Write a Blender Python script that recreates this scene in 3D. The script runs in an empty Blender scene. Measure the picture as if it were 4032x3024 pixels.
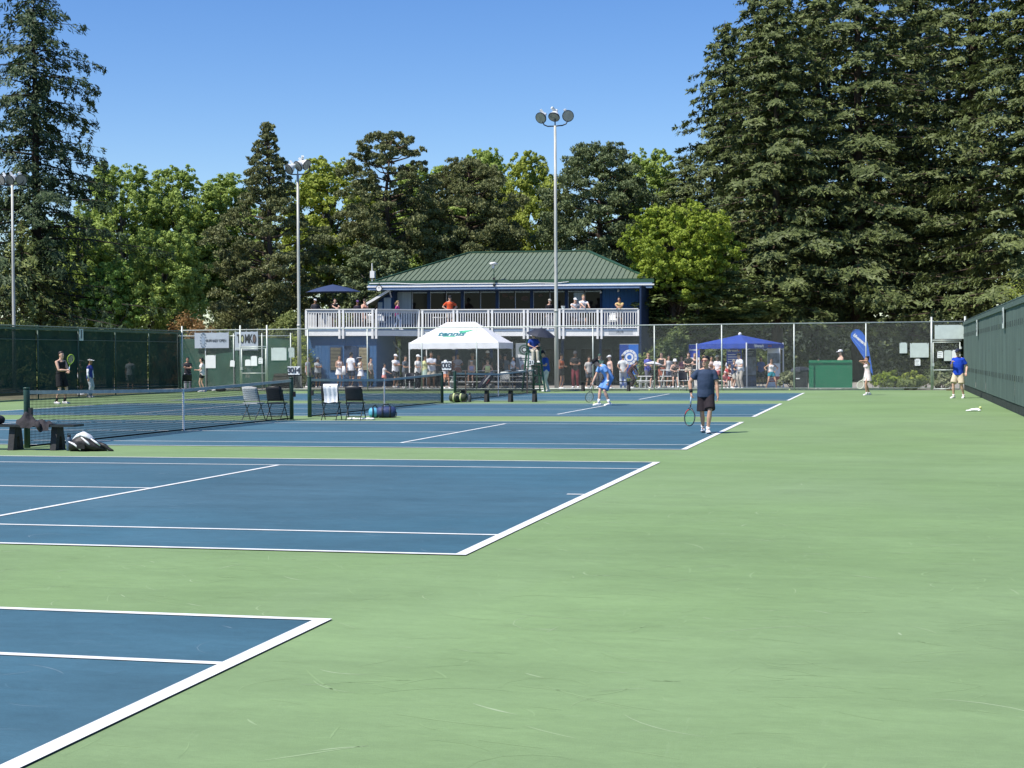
import bpy, math, random
import numpy as np
from mathutils import Vector, Matrix

scene = bpy.context.scene
COL = scene.collection
R = math.radians

# ---------------------------------------------------------------- camera
PW, PH, FPX = 4032.0, 3024.0, 6046.45
YAW, PITCH, ROLL = -0.2385, -0.0175, -0.0067
CAM = Vector((3.272, -11.8495, 1.5915))
_f = Vector((math.sin(YAW)*math.cos(PITCH), math.cos(YAW)*math.cos(PITCH), math.sin(PITCH)))
_r = Vector((math.cos(YAW), -math.sin(YAW), 0))
_u = _r.cross(_f)
CR = math.cos(ROLL)*_r + math.sin(ROLL)*_u
CU = -math.sin(ROLL)*_r + math.cos(ROLL)*_u
CF = _f
cam_d = bpy.data.cameras.new('camera')
cam_d.sensor_width = 36.0
cam_d.lens = FPX/PW*36.0
cam_d.clip_start, cam_d.clip_end = 0.1, 3000
cam_o = bpy.data.objects.new('camera', cam_d)
COL.objects.link(cam_o)
cam_o.matrix_world = Matrix(((CR.x, CU.x, -CF.x, CAM.x), (CR.y, CU.y, -CF.y, CAM.y), (CR.z, CU.z, -CF.z, CAM.z), (0, 0, 0, 1)))
scene.camera = cam_o

# ---------------------------------------------------------------- sky, sun, exposure
SUN_EL = R(56)
SUN_AZ = Vector((-0.69, -0.72, 0)).normalized()          # horizontal direction towards the sun
world = bpy.data.worlds.new('World')
scene.world = world
world.use_nodes = True
nt = world.node_tree
bg = nt.nodes['Background']
sky = nt.nodes.new('ShaderNodeTexSky')
sky.sky_type = 'NISHITA'
sky.sun_disc = False
sky.sun_elevation = SUN_EL
sky.sun_rotation = math.atan2(SUN_AZ.x, SUN_AZ.y)
sky.altitude = 0
sky.air_density = 1.0
sky.dust_density = 0.1
sky.ozone_density = 3.0
hsv = nt.nodes.new('ShaderNodeHueSaturation')
hsv.inputs['Saturation'].default_value = 1.30
hsv.inputs['Hue'].default_value = 0.513
nt.links.new(sky.outputs[0], hsv.inputs['Color'])
nt.links.new(hsv.outputs[0], bg.inputs['Color'])
bg.inputs['Strength'].default_value = 0.100
sun_d = bpy.data.lights.new('sun', 'SUN')
sun_d.energy = 4.2
sun_d.angle = R(0.53)
sun_d.color = (1.0, 0.95, 0.87)
sun_o = bpy.data.objects.new('sun', sun_d)
COL.objects.link(sun_o)
_s = SUN_AZ*math.cos(SUN_EL) + Vector((0, 0, math.sin(SUN_EL)))
sun_o.rotation_euler = _s.to_track_quat('Z', 'Y').to_euler()
sun_o.location = (-40, -40, 60)
scene.view_settings.view_transform = 'Standard'
scene.view_settings.look = 'None'
scene.view_settings.exposure = 0.62
scene.view_settings.gamma = 1.0
scene.view_settings.use_curve_mapping = False
try:
    scene.cycles.max_bounces = 8
    scene.cycles.transparent_max_bounces = 12
    scene.cycles.caustics_reflective = False
    scene.cycles.caustics_refractive = False
except Exception:
    pass

# ---------------------------------------------------------------- pixel helpers (photo pixels 4032 x 3024)
def ray(u, v):
    return CF + CR*((u-PW/2)/FPX) - CU*((v-PH/2)/FPX)
def atY(u, v, Y):
    d = ray(u, v); return CAM + d*((Y-CAM.y)/d.y)
def atZ(u, v, z=0.0):
    d = ray(u, v); return CAM + d*((z-CAM.z)/d.z)
def XY(u, Y):
    return atY(u, 1420, Y).x
def ZY(u, v, Y):
    return atY(u, v, Y).z
def heading(a):
    """degrees: 0 faces the camera, 90 faces image right, -90 image left, 180 away"""
    d = -Vector((CF.x, CF.y, 0)).normalized()*math.cos(R(a)) + Vector((CR.x, CR.y, 0)).normalized()*math.sin(R(a))
    return math.atan2(-d.x, d.y)

# ---------------------------------------------------------------- materials
MATS = {}
def principled(name):
    m = bpy.data.materials.new(name); m.use_nodes = True
    return m, m.node_tree, m.node_tree.nodes['Principled BSDF']
def mat(name, col, rough=0.6, var=0.12, scale=6.0, metal=0.0, bump=0.0, bscale=None, spec=0.4, stretch=(1, 1, 1), detail=4.0):
    if name in MATS: return MATS[name]
    m, t, b = principled(name)
    tc = t.nodes.new('ShaderNodeTexCoord')
    mp = t.nodes.new('ShaderNodeMapping'); mp.inputs['Scale'].default_value = stretch
    nz = t.nodes.new('ShaderNodeTexNoise'); nz.inputs['Scale'].default_value = scale; nz.inputs['Detail'].default_value = detail
    mx = t.nodes.new('ShaderNodeMix'); mx.data_type = 'RGBA'
    c = Vector(col)
    mx.inputs[6].default_value = (*[max(0, x*(1-var)) for x in c], 1)
    mx.inputs[7].default_value = (*[min(1, x*(1+var)) for x in c], 1)
    mr = t.nodes.new('ShaderNodeMapRange'); mr.inputs[1].default_value = 0.3; mr.inputs[2].default_value = 0.7
    t.links.new(tc.outputs['Object'], mp.inputs[0]); t.links.new(mp.outputs[0], nz.inputs['Vector'])
    t.links.new(nz.outputs['Fac'], mr.inputs[0]); t.links.new(mr.outputs[0], mx.inputs[0])
    t.links.new(mx.outputs[2], b.inputs['Base Color'])
    b.inputs['Roughness'].default_value = rough
    b.inputs['Metallic'].default_value = metal
    b.inputs['Specular IOR Level'].default_value = spec
    if bump:
        bz = t.nodes.new('ShaderNodeTexNoise'); bz.inputs['Scale'].default_value = bscale or scale*3; bz.inputs['Detail'].default_value = 4
        bp = t.nodes.new('ShaderNodeBump'); bp.inputs['Strength'].default_value = 1.0; bp.inputs['Distance'].default_value = bump
        t.links.new(mp.outputs[0], bz.inputs['Vector']); t.links.new(bz.outputs['Fac'], bp.inputs['Height']); t.links.new(bp.outputs[0], b.inputs['Normal'])
    MATS[name] = m
    return m
def srgb(r, g, b, k=1.0):
    f = lambda x: ((x/255+0.055)/1.055)**2.4 if x > 10 else x/255/12.92
    return (f(r)*k, f(g)*k, f(b)*k)
def cloth(col, name=None):
    key = 'cloth_' + '_'.join('%d' % int(c*255) for c in col)
    return mat(name or key, col, rough=0.85, var=0.10, scale=9, bump=0.012, bscale=14, spec=0.15)
def leafmat(name, c1, c2, trans=0.3, patch=0.6):
    if name in MATS: return MATS[name]
    m = bpy.data.materials.new(name); m.use_nodes = True
    t = m.node_tree; t.nodes.clear()
    out = t.nodes.new('ShaderNodeOutputMaterial')
    geo = t.nodes.new('ShaderNodeNewGeometry')
    tc = t.nodes.new('ShaderNodeTexCoord')
    nz = t.nodes.new('ShaderNodeTexNoise'); nz.inputs['Scale'].default_value = patch; nz.inputs['Detail'].default_value = 2
    add = t.nodes.new('ShaderNodeMath'); add.operation = 'MULTIPLY_ADD'; add.inputs[1].default_value = 0.55
    sub = t.nodes.new('ShaderNodeMapRange'); sub.inputs[1].default_value = 0.3; sub.inputs[2].default_value = 0.7; sub.inputs[3].default_value = 0.0; sub.inputs[4].default_value = 0.45
    mx = t.nodes.new('ShaderNodeMix'); mx.data_type = 'RGBA'
    mx.inputs[6].default_value = (*c1, 1); mx.inputs[7].default_value = (*c2, 1)
    t.links.new(tc.outputs['Object'], nz.inputs['Vector']); t.links.new(nz.outputs['Fac'], sub.inputs[0])
    t.links.new(geo.outputs['Random Per Island'], add.inputs[0]); t.links.new(sub.outputs[0], add.inputs[2])
    t.links.new(add.outputs[0], mx.inputs[0])
    d = t.nodes.new('ShaderNodeBsdfPrincipled'); d.inputs['Roughness'].default_value = 0.55; d.inputs['Specular IOR Level'].default_value = 0.25
    tr = t.nodes.new('ShaderNodeBsdfTranslucent')
    sh = t.nodes.new('ShaderNodeMixShader'); sh.inputs[0].default_value = trans
    t.links.new(mx.outputs[2], d.inputs['Base Color']); t.links.new(mx.outputs[2], tr.inputs['Color'])
    t.links.new(d.outputs[0], sh.inputs[1]); t.links.new(tr.outputs[0], sh.inputs[2]); t.links.new(sh.outputs[0], out.inputs[0])
    MATS[name] = m
    return m

# ---------------------------------------------------------------- object helpers
def tag(o, label=None, cat=None, group=None, kind=None):
    if label: o['label'] = label
    if cat: o['category'] = cat
    if group: o['group'] = group
    if kind: o['kind'] = kind
    return o
def empty(name, loc=(0, 0, 0), rz=0.0, label=None, cat=None, group=None, kind=None):
    o = bpy.data.objects.new(name, None); COL.objects.link(o)
    o.empty_display_size = 0.1
    o.location = loc; o.rotation_euler = (0, 0, rz)
    return tag(o, label, cat, group, kind)
def link(name, me, m, parent=None, smooth=False, loc=None):
    o = bpy.data.objects.new(name, me); COL.objects.link(o)
    if m is not None and not me.materials: me.materials.append(m)
    if parent is not None: o.parent = parent
    if loc is not None: o.location = loc
    if smooth: me.polygons.foreach_set('use_smooth', [True]*len(me.polygons))
    return o
def copy_tree(o, parent=None):
    c = o.copy(); COL.objects.link(c); c.parent = parent
    for ch in list(o.children): copy_tree(ch, c)
    return c

class MB:
    def __init__(self): self.v = []; self.f = []
    def add(self, vs, fs):
        n = len(self.v); self.v += [tuple(x) for x in vs]; self.f += [tuple(i+n for i in f) for f in fs]; return self
    def box(self, x0, x1, y0, y1, z0, z1):
        vs = [(x0, y0, z0), (x1, y0, z0), (x1, y1, z0), (x0, y1, z0), (x0, y0, z1), (x1, y0, z1), (x1, y1, z1), (x0, y1, z1)]
        return self.add(vs, [(0, 3, 2, 1), (4, 5, 6, 7), (0, 1, 5, 4), (1, 2, 6, 5), (2, 3, 7, 6), (3, 0, 4, 7)])
    def bar(self, a, b, w, h, up=(0, 0, 1)):
        a, b = Vector(a), Vector(b); d = (b-a).normalized(); up = Vector(up)
        s = d.cross(up)
        if s.length < 1e-4: s = d.cross(Vector((1, 0, 0)))
        s.normalize(); t = s.cross(d).normalized()
        vs = [p + s*sx*w/2 + t*sz*h/2 for p in (a, b) for sx, sz in ((-1, -1), (1, -1), (1, 1), (-1, 1))]
        return self.add(vs, [(0, 1, 2, 3), (7, 6, 5, 4), (0, 4, 5, 1), (1, 5, 6, 2), (2, 6, 7, 3), (3, 7, 4, 0)])
    def loft(self, rings, n=10):
        """rings: (centre, half-axis U, half-axis V)"""
        base = len(self.v)
        for c, U, V in rings:
            for k in range(n):
                a = 2*math.pi*k/n
                self.v.append(tuple(Vector(c) + Vector(U)*math.cos(a) + Vector(V)*math.sin(a)))
        m = len(rings)
        for i in range(m-1):
            for k in range(n):
                a, b = base+i*n+k, base+i*n+(k+1) % n
                self.f.append((a, b, b+n, a+n))
        self.f.append(tuple(base+k for k in range(n))[::-1])
        self.f.append(tuple(base+(m-1)*n+k for k in range(n)))
        return self
    def tube(self, pts, rs, n=8):
        pts = [Vector(p) for p in pts]
        if not hasattr(rs, '__len__'): rs = [rs]*len(pts)
        rings = []; prev = None
        for i, p in enumerate(pts):
            d = (pts[min(i+1, len(pts)-1)] - pts[max(i-1, 0)])
            if d.length < 1e-7: d = Vector((0, 0, 1))
            d.normalize()
            if prev is None:
                s = d.cross(Vector((0, 1, 0)))
                if s.length < 0.1: s = d.cross(Vector((1, 0, 0)))
            else:
                s = prev - d*prev.dot(d)
                if s.length < 1e-4: s = d.cross(Vector((1, 0, 0)))
            s.normalize(); prev = s
            rings.append((p, s*rs[i], d.cross(s)*rs[i]))
        return self.loft(rings, n)
    def disc(self, c, r, nrm, t=0.01, n=20, ry=None):
        nrm = Vector(nrm).normalized(); s = nrm.cross(Vector((0, 0, 1)))
        if s.length < 1e-3: s = Vector((1, 0, 0))
        s.normalize(); w = s.cross(nrm)
        c = Vector(c)
        return self.loft([(c, s*r, w*(ry or r)), (c+nrm*t, s*r, w*(ry or r))], n)
    def prism(self, poly, d):
        d = Vector(d); n = len(poly); vs = [Vector(p) for p in poly]
        return self.add(vs + [p+d for p in vs], [tuple(range(n))[::-1], tuple(range(n, 2*n))] + [(i, (i+1) % n, n+(i+1) % n, n+i) for i in range(n)])
    def sphere(self, c, r, n=10, m=6, sc=(1, 1, 1)):
        c = Vector(c); rings = []
        for i in range(m+1):
            a = -math.pi/2 + math.pi*i/m
            rr = max(math.cos(a), 0.02)*r
            rings.append((c+Vector((0, 0, math.sin(a)*r*sc[2])), Vector((rr*sc[0], 0, 0)), Vector((0, rr*sc[1], 0))))
        return self.loft(rings, n)
    def mesh(self, name, origin=None):
        me = bpy.data.meshes.new(name)
        vs = self.v if origin is None else [tuple(Vector(p)-Vector(origin)) for p in self.v]
        me.from_pydata(vs, [], self.f); me.update()
        return me
    def build(self, name, m, parent=None, origin=None, smooth=False):
        return link(name, self.mesh(name, origin), m, parent, smooth)
def nudge(me):
    import bmesh
    bm = bmesh.new(); bm.from_mesh(me); bmesh.ops.recalc_face_normals(bm, faces=bm.faces); bm.to_mesh(me); bm.free()

def text_mesh(body, size, extrude=0.002, shear=0.0, align='CENTER', xs=1.0, bold=0.0):
    c = bpy.data.curves.new('lettering', 'FONT')
    c.body = body; c.size = size; c.extrude = extrude; c.shear = shear; c.align_x = align; c.align_y = 'CENTER'; c.resolution_u = 3; c.offset = bold
    o = bpy.data.objects.new('lettering', c); COL.objects.link(o)
    dg = bpy.context.evaluated_depsgraph_get()
    me = bpy.data.meshes.new_from_object(o.evaluated_get(dg))
    bpy.data.objects.remove(o); bpy.data.curves.remove(c)
    if xs != 1.0:
        for v in me.vertices: v.co.x *= xs
    return me
TEXTQ = []
def text(body, size, loc, m, parent, rot=(math.pi/2, 0, 0), name='lettering', **kw):
    me = text_mesh(body, size, **kw)
    o = link(name, me, m, parent)
    o.location = loc; o.rotation_euler = rot
    return o
def quads(name, C, U, V, m, parent=None, bend=None, kind=None):
    """many small diamond leaves in one mesh (numpy arrays N x 3)"""
    n = len(C)
    P = np.empty((n, 4, 3), np.float32)
    P[:, 0] = C-U; P[:, 1] = C+V; P[:, 2] = C+U; P[:, 3] = C-V
    if bend is not None: P[:, 1] += bend; P[:, 3] += bend
    me = bpy.data.meshes.new(name)
    me.vertices.add(4*n); me.vertices.foreach_set('co', P.reshape(-1))
    me.loops.add(4*n); me.loops.foreach_set('vertex_index', np.arange(4*n, dtype=np.int32))
    me.polygons.add(n); me.polygons.foreach_set('loop_start', np.arange(0, 4*n, 4, dtype=np.int32))
    me.update(calc_edges=True)
    o = link(name, me, m, parent)
    if kind: o['kind'] = kind
    return o
# ================================================================ the courts and the ground
def court_mat(name, c, dust, cloud=0.07):
    if name in MATS: return MATS[name]
    m, t, b = principled(name)
    tc = t.nodes.new('ShaderNodeTexCoord')
    def noise(scale, stretch, det=4, rough=0.55, dist=0.0, off=0.0):
        mp = t.nodes.new('ShaderNodeMapping'); mp.inputs['Scale'].default_value = stretch; mp.inputs['Rotation'].default_value = (0, 0, off); mp.inputs['Location'].default_value = (off*7, off*3, 0)
        n = t.nodes.new('ShaderNodeTexNoise'); n.inputs['Scale'].default_value = scale; n.inputs['Detail'].default_value = det; n.inputs['Roughness'].default_value = rough; n.inputs['Distortion'].default_value = dist
        t.links.new(tc.outputs['Object'], mp.inputs[0]); t.links.new(mp.outputs[0], n.inputs['Vector']); return n.outputs['Fac']
    def rng(x, a, bb, lo, hi):
        r = t.nodes.new('ShaderNodeMapRange'); r.inputs[1].default_value = a; r.inputs[2].default_value = bb; r.inputs[3].default_value = lo; r.inputs[4].default_value = hi
        t.links.new(x, r.inputs[0]); return r.outputs[0]
    def mul(x, y, op='MULTIPLY'):
        n = t.nodes.new('ShaderNodeMath'); n.operation = op; t.links.new(x, n.inputs[0])
        if hasattr(y, 'links'): t.links.new(y, n.inputs[1])
        else: n.inputs[1].default_value = y
        return n.outputs[0]
    v = rng(noise(0.22, (1, 1, 1), 5, 0.6, 0.6), 0.3, 0.7, 1-cloud, 1+cloud)
    v = mul(v, rng(noise(1.1, (0.5, 1.6, 1), 5, 0.65, 0.4, 0.7), 0.3, 0.7, 1-cloud*0.7, 1+cloud*0.7))
    v = mul(v, rng(noise(7, (0.6, 1.5, 1), 5, 0.7, 0.5, 0.2), 0.3, 0.7, 1-cloud*0.6, 1+cloud*0.6))
    v = mul(v, rng(noise(38, (0.5, 1.6, 1), 4, 0.7, 0.3, 0.1), 0.3, 0.7, 0.94, 1.06))
    v = mul(v, rng(noise(160, (1, 1, 1), 2, 0.5), 0.3, 0.7, 0.91, 1.09))
    hs = t.nodes.new('ShaderNodeHueSaturation')
    fade = t.nodes.new('ShaderNodeMix'); fade.data_type = 'RGBA'; fade.inputs[6].default_value = (*c, 1)
    g_ = sum(c)/3; fade.inputs[7].default_value = (*[x*0.90+g_*0.16 for x in c], 1)
    t.links.new(rng(noise(0.13, (1, 0.8, 1), 5, 0.6, 0.8, 2.1), 0.36, 0.66, 0.0, 1.0), fade.inputs[0]); t.links.new(fade.outputs[2], hs.inputs['Color'])
    t.links.new(v, hs.inputs['Value'])
    # shoe scuffs and dust: thin, stretched, broken up
    s1 = rng(noise(3.2, (0.35, 2.6, 1), 6, 0.7, 1.6, 0.35), 0.60, 0.72, 0.0, 1.0)
    s2 = rng(noise(2.4, (2.4, 0.4, 1), 6, 0.7, 1.8, 0.9), 0.62, 0.74, 0.0, 1.0)
    gate = rng(noise(0.35, (1, 1, 1), 3, 0.5, 0, 1.3), 0.42, 0.66, 0.0, 1.0)
    s = mul(mul(mul(s1, s2, 'MAXIMUM'), gate), 0.45)
    mx = t.nodes.new('ShaderNodeMix'); mx.data_type = 'RGBA'; mx.inputs[7].default_value = (*dust, 1)
    t.links.new(hs.outputs[0], mx.inputs[6]); t.links.new(s, mx.inputs[0])
    t.links.new(mx.outputs[2], b.inputs['Base Color'])
    b.inputs['Roughness'].default_value = 0.75; b.inputs['Specular IOR Level'].default_value = 0.25
    bz = t.nodes.new('ShaderNodeTexNoise'); bz.inputs['Scale'].default_value = 220
    bp = t.nodes.new('ShaderNodeBump'); bp.inputs['Strength'].default_value = 0.5; bp.inputs['Distance'].default_value = 0.003
    t.links.new(tc.outputs['Object'], bz.inputs['Vector']); t.links.new(bz.outputs['Fac'], bp.inputs['Height']); t.links.new(bp.outputs[0], b.inputs['Normal'])
    MATS[name] = m
    return m
M_GREEN = court_mat('court_green', (0.178, 0.273, 0.112), (0.30, 0.39, 0.23), 0.11)
M_BLUE = court_mat('court_blue', (0.0430, 0.116, 0.160), (0.13, 0.21, 0.26), 0.16)
M_LINE = mat('line_paint', (0.70, 0.71, 0.69), 0.7, 0.13, 5.0, bump=0.001, bscale=150, stretch=(1, 1, 1), detail=9)
M_EARTH = mat('earth', (0.10, 0.095, 0.05), 0.95, 0.4, 0.8, bump=0.03, bscale=9)
M_PAVE = mat('paving', (0.27, 0.25, 0.215), 0.9, 0.18, 1.4, bump=0.004, bscale=30)
M_KERB = mat('kerb_stone', (0.42, 0.40, 0.34), 0.9, 0.2, 5)

def sheet(name, x0, x1, y0, y1, z, m, parent=None, kind='structure', nx=1, ny=1):
    mb = MB(); vs = []; fs = []
    for j in range(ny+1):
        for i in range(nx+1):
            vs.append((x0+(x1-x0)*i/nx, y0+(y1-y0)*j/ny, z))
    for j in range(ny):
        for i in range(nx):
            a = j*(nx+1)+i; fs.append((a, a+1, a+nx+2, a+nx+1))
    mb.add(vs, fs)
    o = mb.build(name, m, parent)
    if kind: o['kind'] = kind
    return o
FX0, FX1, FY1 = -30.9, 6.6, 58.75
sheet('ground', -1500, 1500, -600, 2000, -0.02, M_EARTH)
sheet('court_surface', FX0-0.15, FX1+0.3, -40, FY1+0.02, 0.0, M_GREEN)
sheet('paved_terrace', -45, 12, FY1+0.30, 80, -0.012, M_PAVE)
# added bank, blocks the bright horizon sky showing between the trees
hb = MB(); vs = []; fs = []; NXH = 60
for j, (yy, zz) in enumerate(((126, -0.3), (134, 3.5), (146, 6.0), (175, 7.5), (260, 8.0), (261, -0.3))):
    for i in range(NXH+1):
        x = -260+520*i/NXH; vs.append((x, yy+3*math.sin(x*0.11+j), zz*(0.82+0.18*math.sin(x*0.07+j*1.3)) if zz > 0 else zz))
for j in range(5):
    for i in range(NXH):
        a = j*(NXH+1)+i; fs.append((a, a+1, a+NXH+2, a+NXH+1))
tag(hb.add(vs, fs).build('added_bank', mat('added_bank_green', (0.030, 0.042, 0.018), 0.95, 0.5, 0.6, bump=0.3, bscale=1.5), smooth=True), kind='structure')
# concrete kerb under the back fence
kb = MB()
for i in range(15):
    x = FX0 + i*2.5
    if x+2.5 > FX1-1.5: break
    kb.box(x+0.01, x+2.49, FY1+0.03, FY1+0.24, -0.02, 0.06+0.006*(i % 3))
tag(kb.build('kerb', M_KERB), kind='structure')

COURTS = [-14.03, 0.0, 14.08, 28.18, 42.65]     # near doubles line of every court
NETX = -11.885
def line(parent, name, x0, x1, y0, y1, z=0.009):
    mb = MB(); mb.add([(x0, y0, z), (x1, y0, z), (x1, y1, z), (x0, y1, z)], [(0, 1, 2, 3)])
    return mb.build(name, M_LINE, parent)
for ci, y in enumerate(COURTS):
    ct = empty('tennis_court', (0, y, 0), kind='structure')
    L = 23.77
    sheet('playing_area', -L, 0, 0, 10.97, 0.004, M_BLUE, ct, kind=None)
    for (a, b) in ((0, 0.07), (10.90, 10.97)): line(ct, 'doubles_sideline', -L+0.10, -0.10, a, b)
    for (a, b) in ((1.37, 1.435), (9.535, 9.60)): line(ct, 'singles_sideline', -L+0.10, -0.10, a, b)
    line(ct, 'baseline', -0.10, 0, 0, 10.97); line(ct, 'baseline', -L, -L+0.10, 0, 10.97)
    line(ct, 'service_line', NETX+6.33, NETX+6.40, 1.435, 9.535); line(ct, 'service_line', NETX-6.40, NETX-6.33, 1.435, 9.535)
    line(ct, 'centre_service_line', NETX-6.33, NETX+6.33, 5.45, 5.52)
    line(ct, 'centre_mark', -0.30, -0.10, 5.45, 5.52); line(ct, 'centre_mark', -L+0.10, -L+0.30, 5.45, 5.52)
# loose shoe scuffs on the courts, each with its own curve, worn to different degrees
rs = random.Random(5)
def scuff_mat(name, c1, c2):
    m, t, b = principled(name)
    g = t.nodes.new('ShaderNodeNewGeometry'); mx = t.nodes.new('ShaderNodeMix'); mx.data_type = 'RGBA'
    mx.inputs[6].default_value = (*c1, 1); mx.inputs[7].default_value = (*c2, 1)
    pw = t.nodes.new('ShaderNodeMath'); pw.operation = 'POWER'; pw.inputs[1].default_value = 4.0
    t.links.new(g.outputs['Random Per Island'], pw.inputs[0]); t.links.new(pw.outputs[0], mx.inputs[0]); t.links.new(mx.outputs[2], b.inputs['Base Color'])
    b.inputs['Roughness'].default_value = 0.8; b.inputs['Specular IOR Level'].default_value = 0.2
    return m
def scuffs(n, blue):
    sm = MB()
    for k in range(n):
        x = rs.uniform(-9, 6.2); y = rs.uniform(-9, 30) if k % 2 else rs.uniform(-9, 4)
        inb = x < -0.12 and any(c+0.08 < y < c+10.88 for c in COURTS)
        outb = x > 0.02 or not any(c-0.02 < y < c+10.99 for c in COURTS)
        if (blue and not inb) or (not blue and not outb): continue
        a = rs.uniform(0, math.pi) if rs.random() < 0.5 else rs.gauss(2.85, 0.4)
        ln = rs.uniform(0.08, 0.40)*(2.2 if rs.random() < 0.15 else 1); w = rs.uniform(0.002, 0.007); cv = rs.gauss(0, 1.3)
        pts = []; px, py, an = x, y, a
        for i in range(7):
            pts.append((px, py, an)); px += math.cos(an)*ln/6; py += math.sin(an)*ln/6; an += cv*ln/6*2
        if not blue and any(px_ < 0.03 and any(c-0.03 < py_ < c+11 for c in COURTS) for px_, py_, _ in pts): continue
        if blue and any(not(px_ < -0.12 and any(c+0.08 < py_ < c+10.88 for c in COURTS)) for px_, py_, _ in pts): continue
        z = 0.0047 if blue else 0.0008
        vs = []; fs = []
        for i, (px, py, an) in enumerate(pts):
            ww = w*math.sin(math.pi*(i+0.35)/6.7)*rs.uniform(0.6, 1.3)
            vs += [(px-math.sin(an)*ww, py+math.cos(an)*ww, z), (px+math.sin(an)*ww, py-math.cos(an)*ww, z)]
        for i in range(6): fs.append((2*i+1, 2*i+3, 2*i+2, 2*i)[::-1])
        sm.add(vs, fs)
    return sm
o = scuffs(3000, False).build('scuff_marks', scuff_mat('scuff', (0.220, 0.322, 0.150), (0.34, 0.43, 0.26)))
tag(o, 'pale shoe scuffs scattered over the green court surround', 'marks', kind='stuff')
o = scuffs(1800, True).build('scuff_marks', scuff_mat('scuff_blue', (0.068, 0.146, 0.194), (0.16, 0.24, 0.29)))
tag(o, 'pale ball and shoe scuffs scattered over the blue courts', 'marks', kind='stuff')
# ================================================================ fences, wind screens, gates
M_GALV = mat('galvanised_steel', (0.50, 0.54, 0.50), 0.5, 0.15, 12, metal=0.35)
M_WIRE = mat('chain_link_wire', (0.26, 0.30, 0.27), 0.5, 0.1, 12, metal=0.25)
M_FPOST = mat('dark_green_post', (0.035, 0.075, 0.055), 0.5, 0.2, 10)
def screen_mat(name, col, opacity, stretch=(1, 1, 1), var=0.2, bump=0.02):
    m = mat(name, col, 0.85, var, 1.3, stretch=stretch, bump=bump, bscale=2.5, spec=0.15)
    t = m.node_tree; b = t.nodes['Principled BSDF']; out = t.nodes['Material Output']
    if opacity < 1:
        tr = t.nodes.new('ShaderNodeBsdfTransparent'); mx = t.nodes.new('ShaderNodeMixShader'); mx.inputs[0].default_value = opacity
        t.links.new(tr.outputs[0], mx.inputs[1]); t.links.new(b.outputs[0], mx.inputs[2]); t.links.new(mx.outputs[0], out.inputs[0])
    return m
M_SCREEN_L = screen_mat('windscreen_dark', (0.022, 0.052, 0.040), 0.94)
M_SCREEN_R = screen_mat('windscreen_grey_green', (0.098, 0.138, 0.122), 1.0, (1, 1.2, 0.35), 0.16, 0.03)
M_SCREEN_B = screen_mat('windscreen_green', (0.030, 0.085, 0.060), 0.90)
M_PAPER = mat('paper_white', (0.80, 0.81, 0.80), 0.8, 0.05, 4)
M_PAPER2 = mat('notice_grey_white', (0.52, 0.58, 0.55), 0.7, 0.08, 4)
M_BLACK = mat('black_paint', (0.018, 0.018, 0.02), 0.5, 0.2, 8)
M_INK = mat('print_ink', (0.05, 0.06, 0.08), 0.8, 0.3, 20)

def chain_link(x0, x1, z0, z1, pitch=0.075, r=0.0017):
    """diamond wire in the plane y=0: every straight diagonal is a thin three-sided wire"""
    mb = MB(); H = z1-z0
    for sgn in (1, -1):
        s = x0-H
        while s < x1+H:
            if sgn == 1: a, b = (s, z0), (s+H, z1)
            else: a, b = (s+H, z0), (s, z1)
            (ax, az), (bx, bz) = a, b
            def clip(px, qx, pz, qz, lim):
                t = (lim-px)/(qx-px); return lim, pz+(qz-pz)*t
            pts = sorted([(ax, az), (bx, bz)])
            (ax, az), (bx, bz) = pts
            if bx > x0 and ax < x1:
                if ax < x0: ax, az = clip(ax, bx, az, bz, x0)
                if bx > x1: bx, bz = clip(ax, bx, az, bz, x1)
                yy = 0.002*sgn
                d = Vector((bx-ax, 0, bz-az)).normalized(); n = Vector((-d.z, 0, d.x))
                vs = []
                for (px, pz) in ((ax, az), (bx, bz)):
                    c = Vector((px, yy, pz))
                    vs += [c+n*r, c-n*r*0.5+Vector((0, r*0.87, 0)), c-n*r*0.5-Vector((0, r*0.87, 0))]
                mb.add(vs, [(0, 1, 4, 3), (1, 2, 5, 4), (2, 0, 3, 5)])
            s += pitch
    return mb
# ---- back fence (chain link), one object with its posts, rails and wire bays
bf = empty('chain_link_fence', (0, FY1, 0), label='long galvanised chain link fence across the far end of the courts', cat='fence')
post_u = [710, 925, 1212, 1447, 1661, 1877, 2335, 2577, 2842, 3127, 3410, 3668]
px = [XY(u, FY1) for u in post_u]
px[0] = FX0+0.08
FH = 3.03
gate_l, gate_r = XY(947, FY1), XY(1052, FY1)
xs = sorted(px[:1] + [gate_l, gate_r] + px[2:])
for i, x in enumerate(xs):
    tall = (i in (1, 2, 0)) or i == len(xs)-1
    MB().tube([(x, 0, 0), (x, 0, FH+(0.22 if tall else -0.02))], 0.042 if tall else 0.030, 8).build('post', M_GALV, bf, smooth=True)
MB().tube([(FX0, 0, FH), (FX1, 0, FH)], 0.026, 8).build('top_rail', M_GALV, bf, smooth=True)
for (a, b) in ((FX0, gate_l), (gate_r, xs[-1])):
    MB().tube([(a, 0, 0.10), (b, 0, 0.10)], 0.020, 6).build('bottom_rail', M_GALV, bf, smooth=True)
bays = [x for x in xs]
for a, b in zip(bays[:-1], bays[1:]):
    if abs(a-gate_l) < 1e-6:
        chain_link(a, b, 2.20, FH).build('wire_mesh', M_WIRE, bf); continue
    chain_link(a, b, 0.07, FH).build('wire_mesh', M_WIRE, bf)
xr = xs[-1]
chain_link(xr, FX1, 2.22, FH).build('wire_mesh', M_WIRE, bf)
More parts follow.
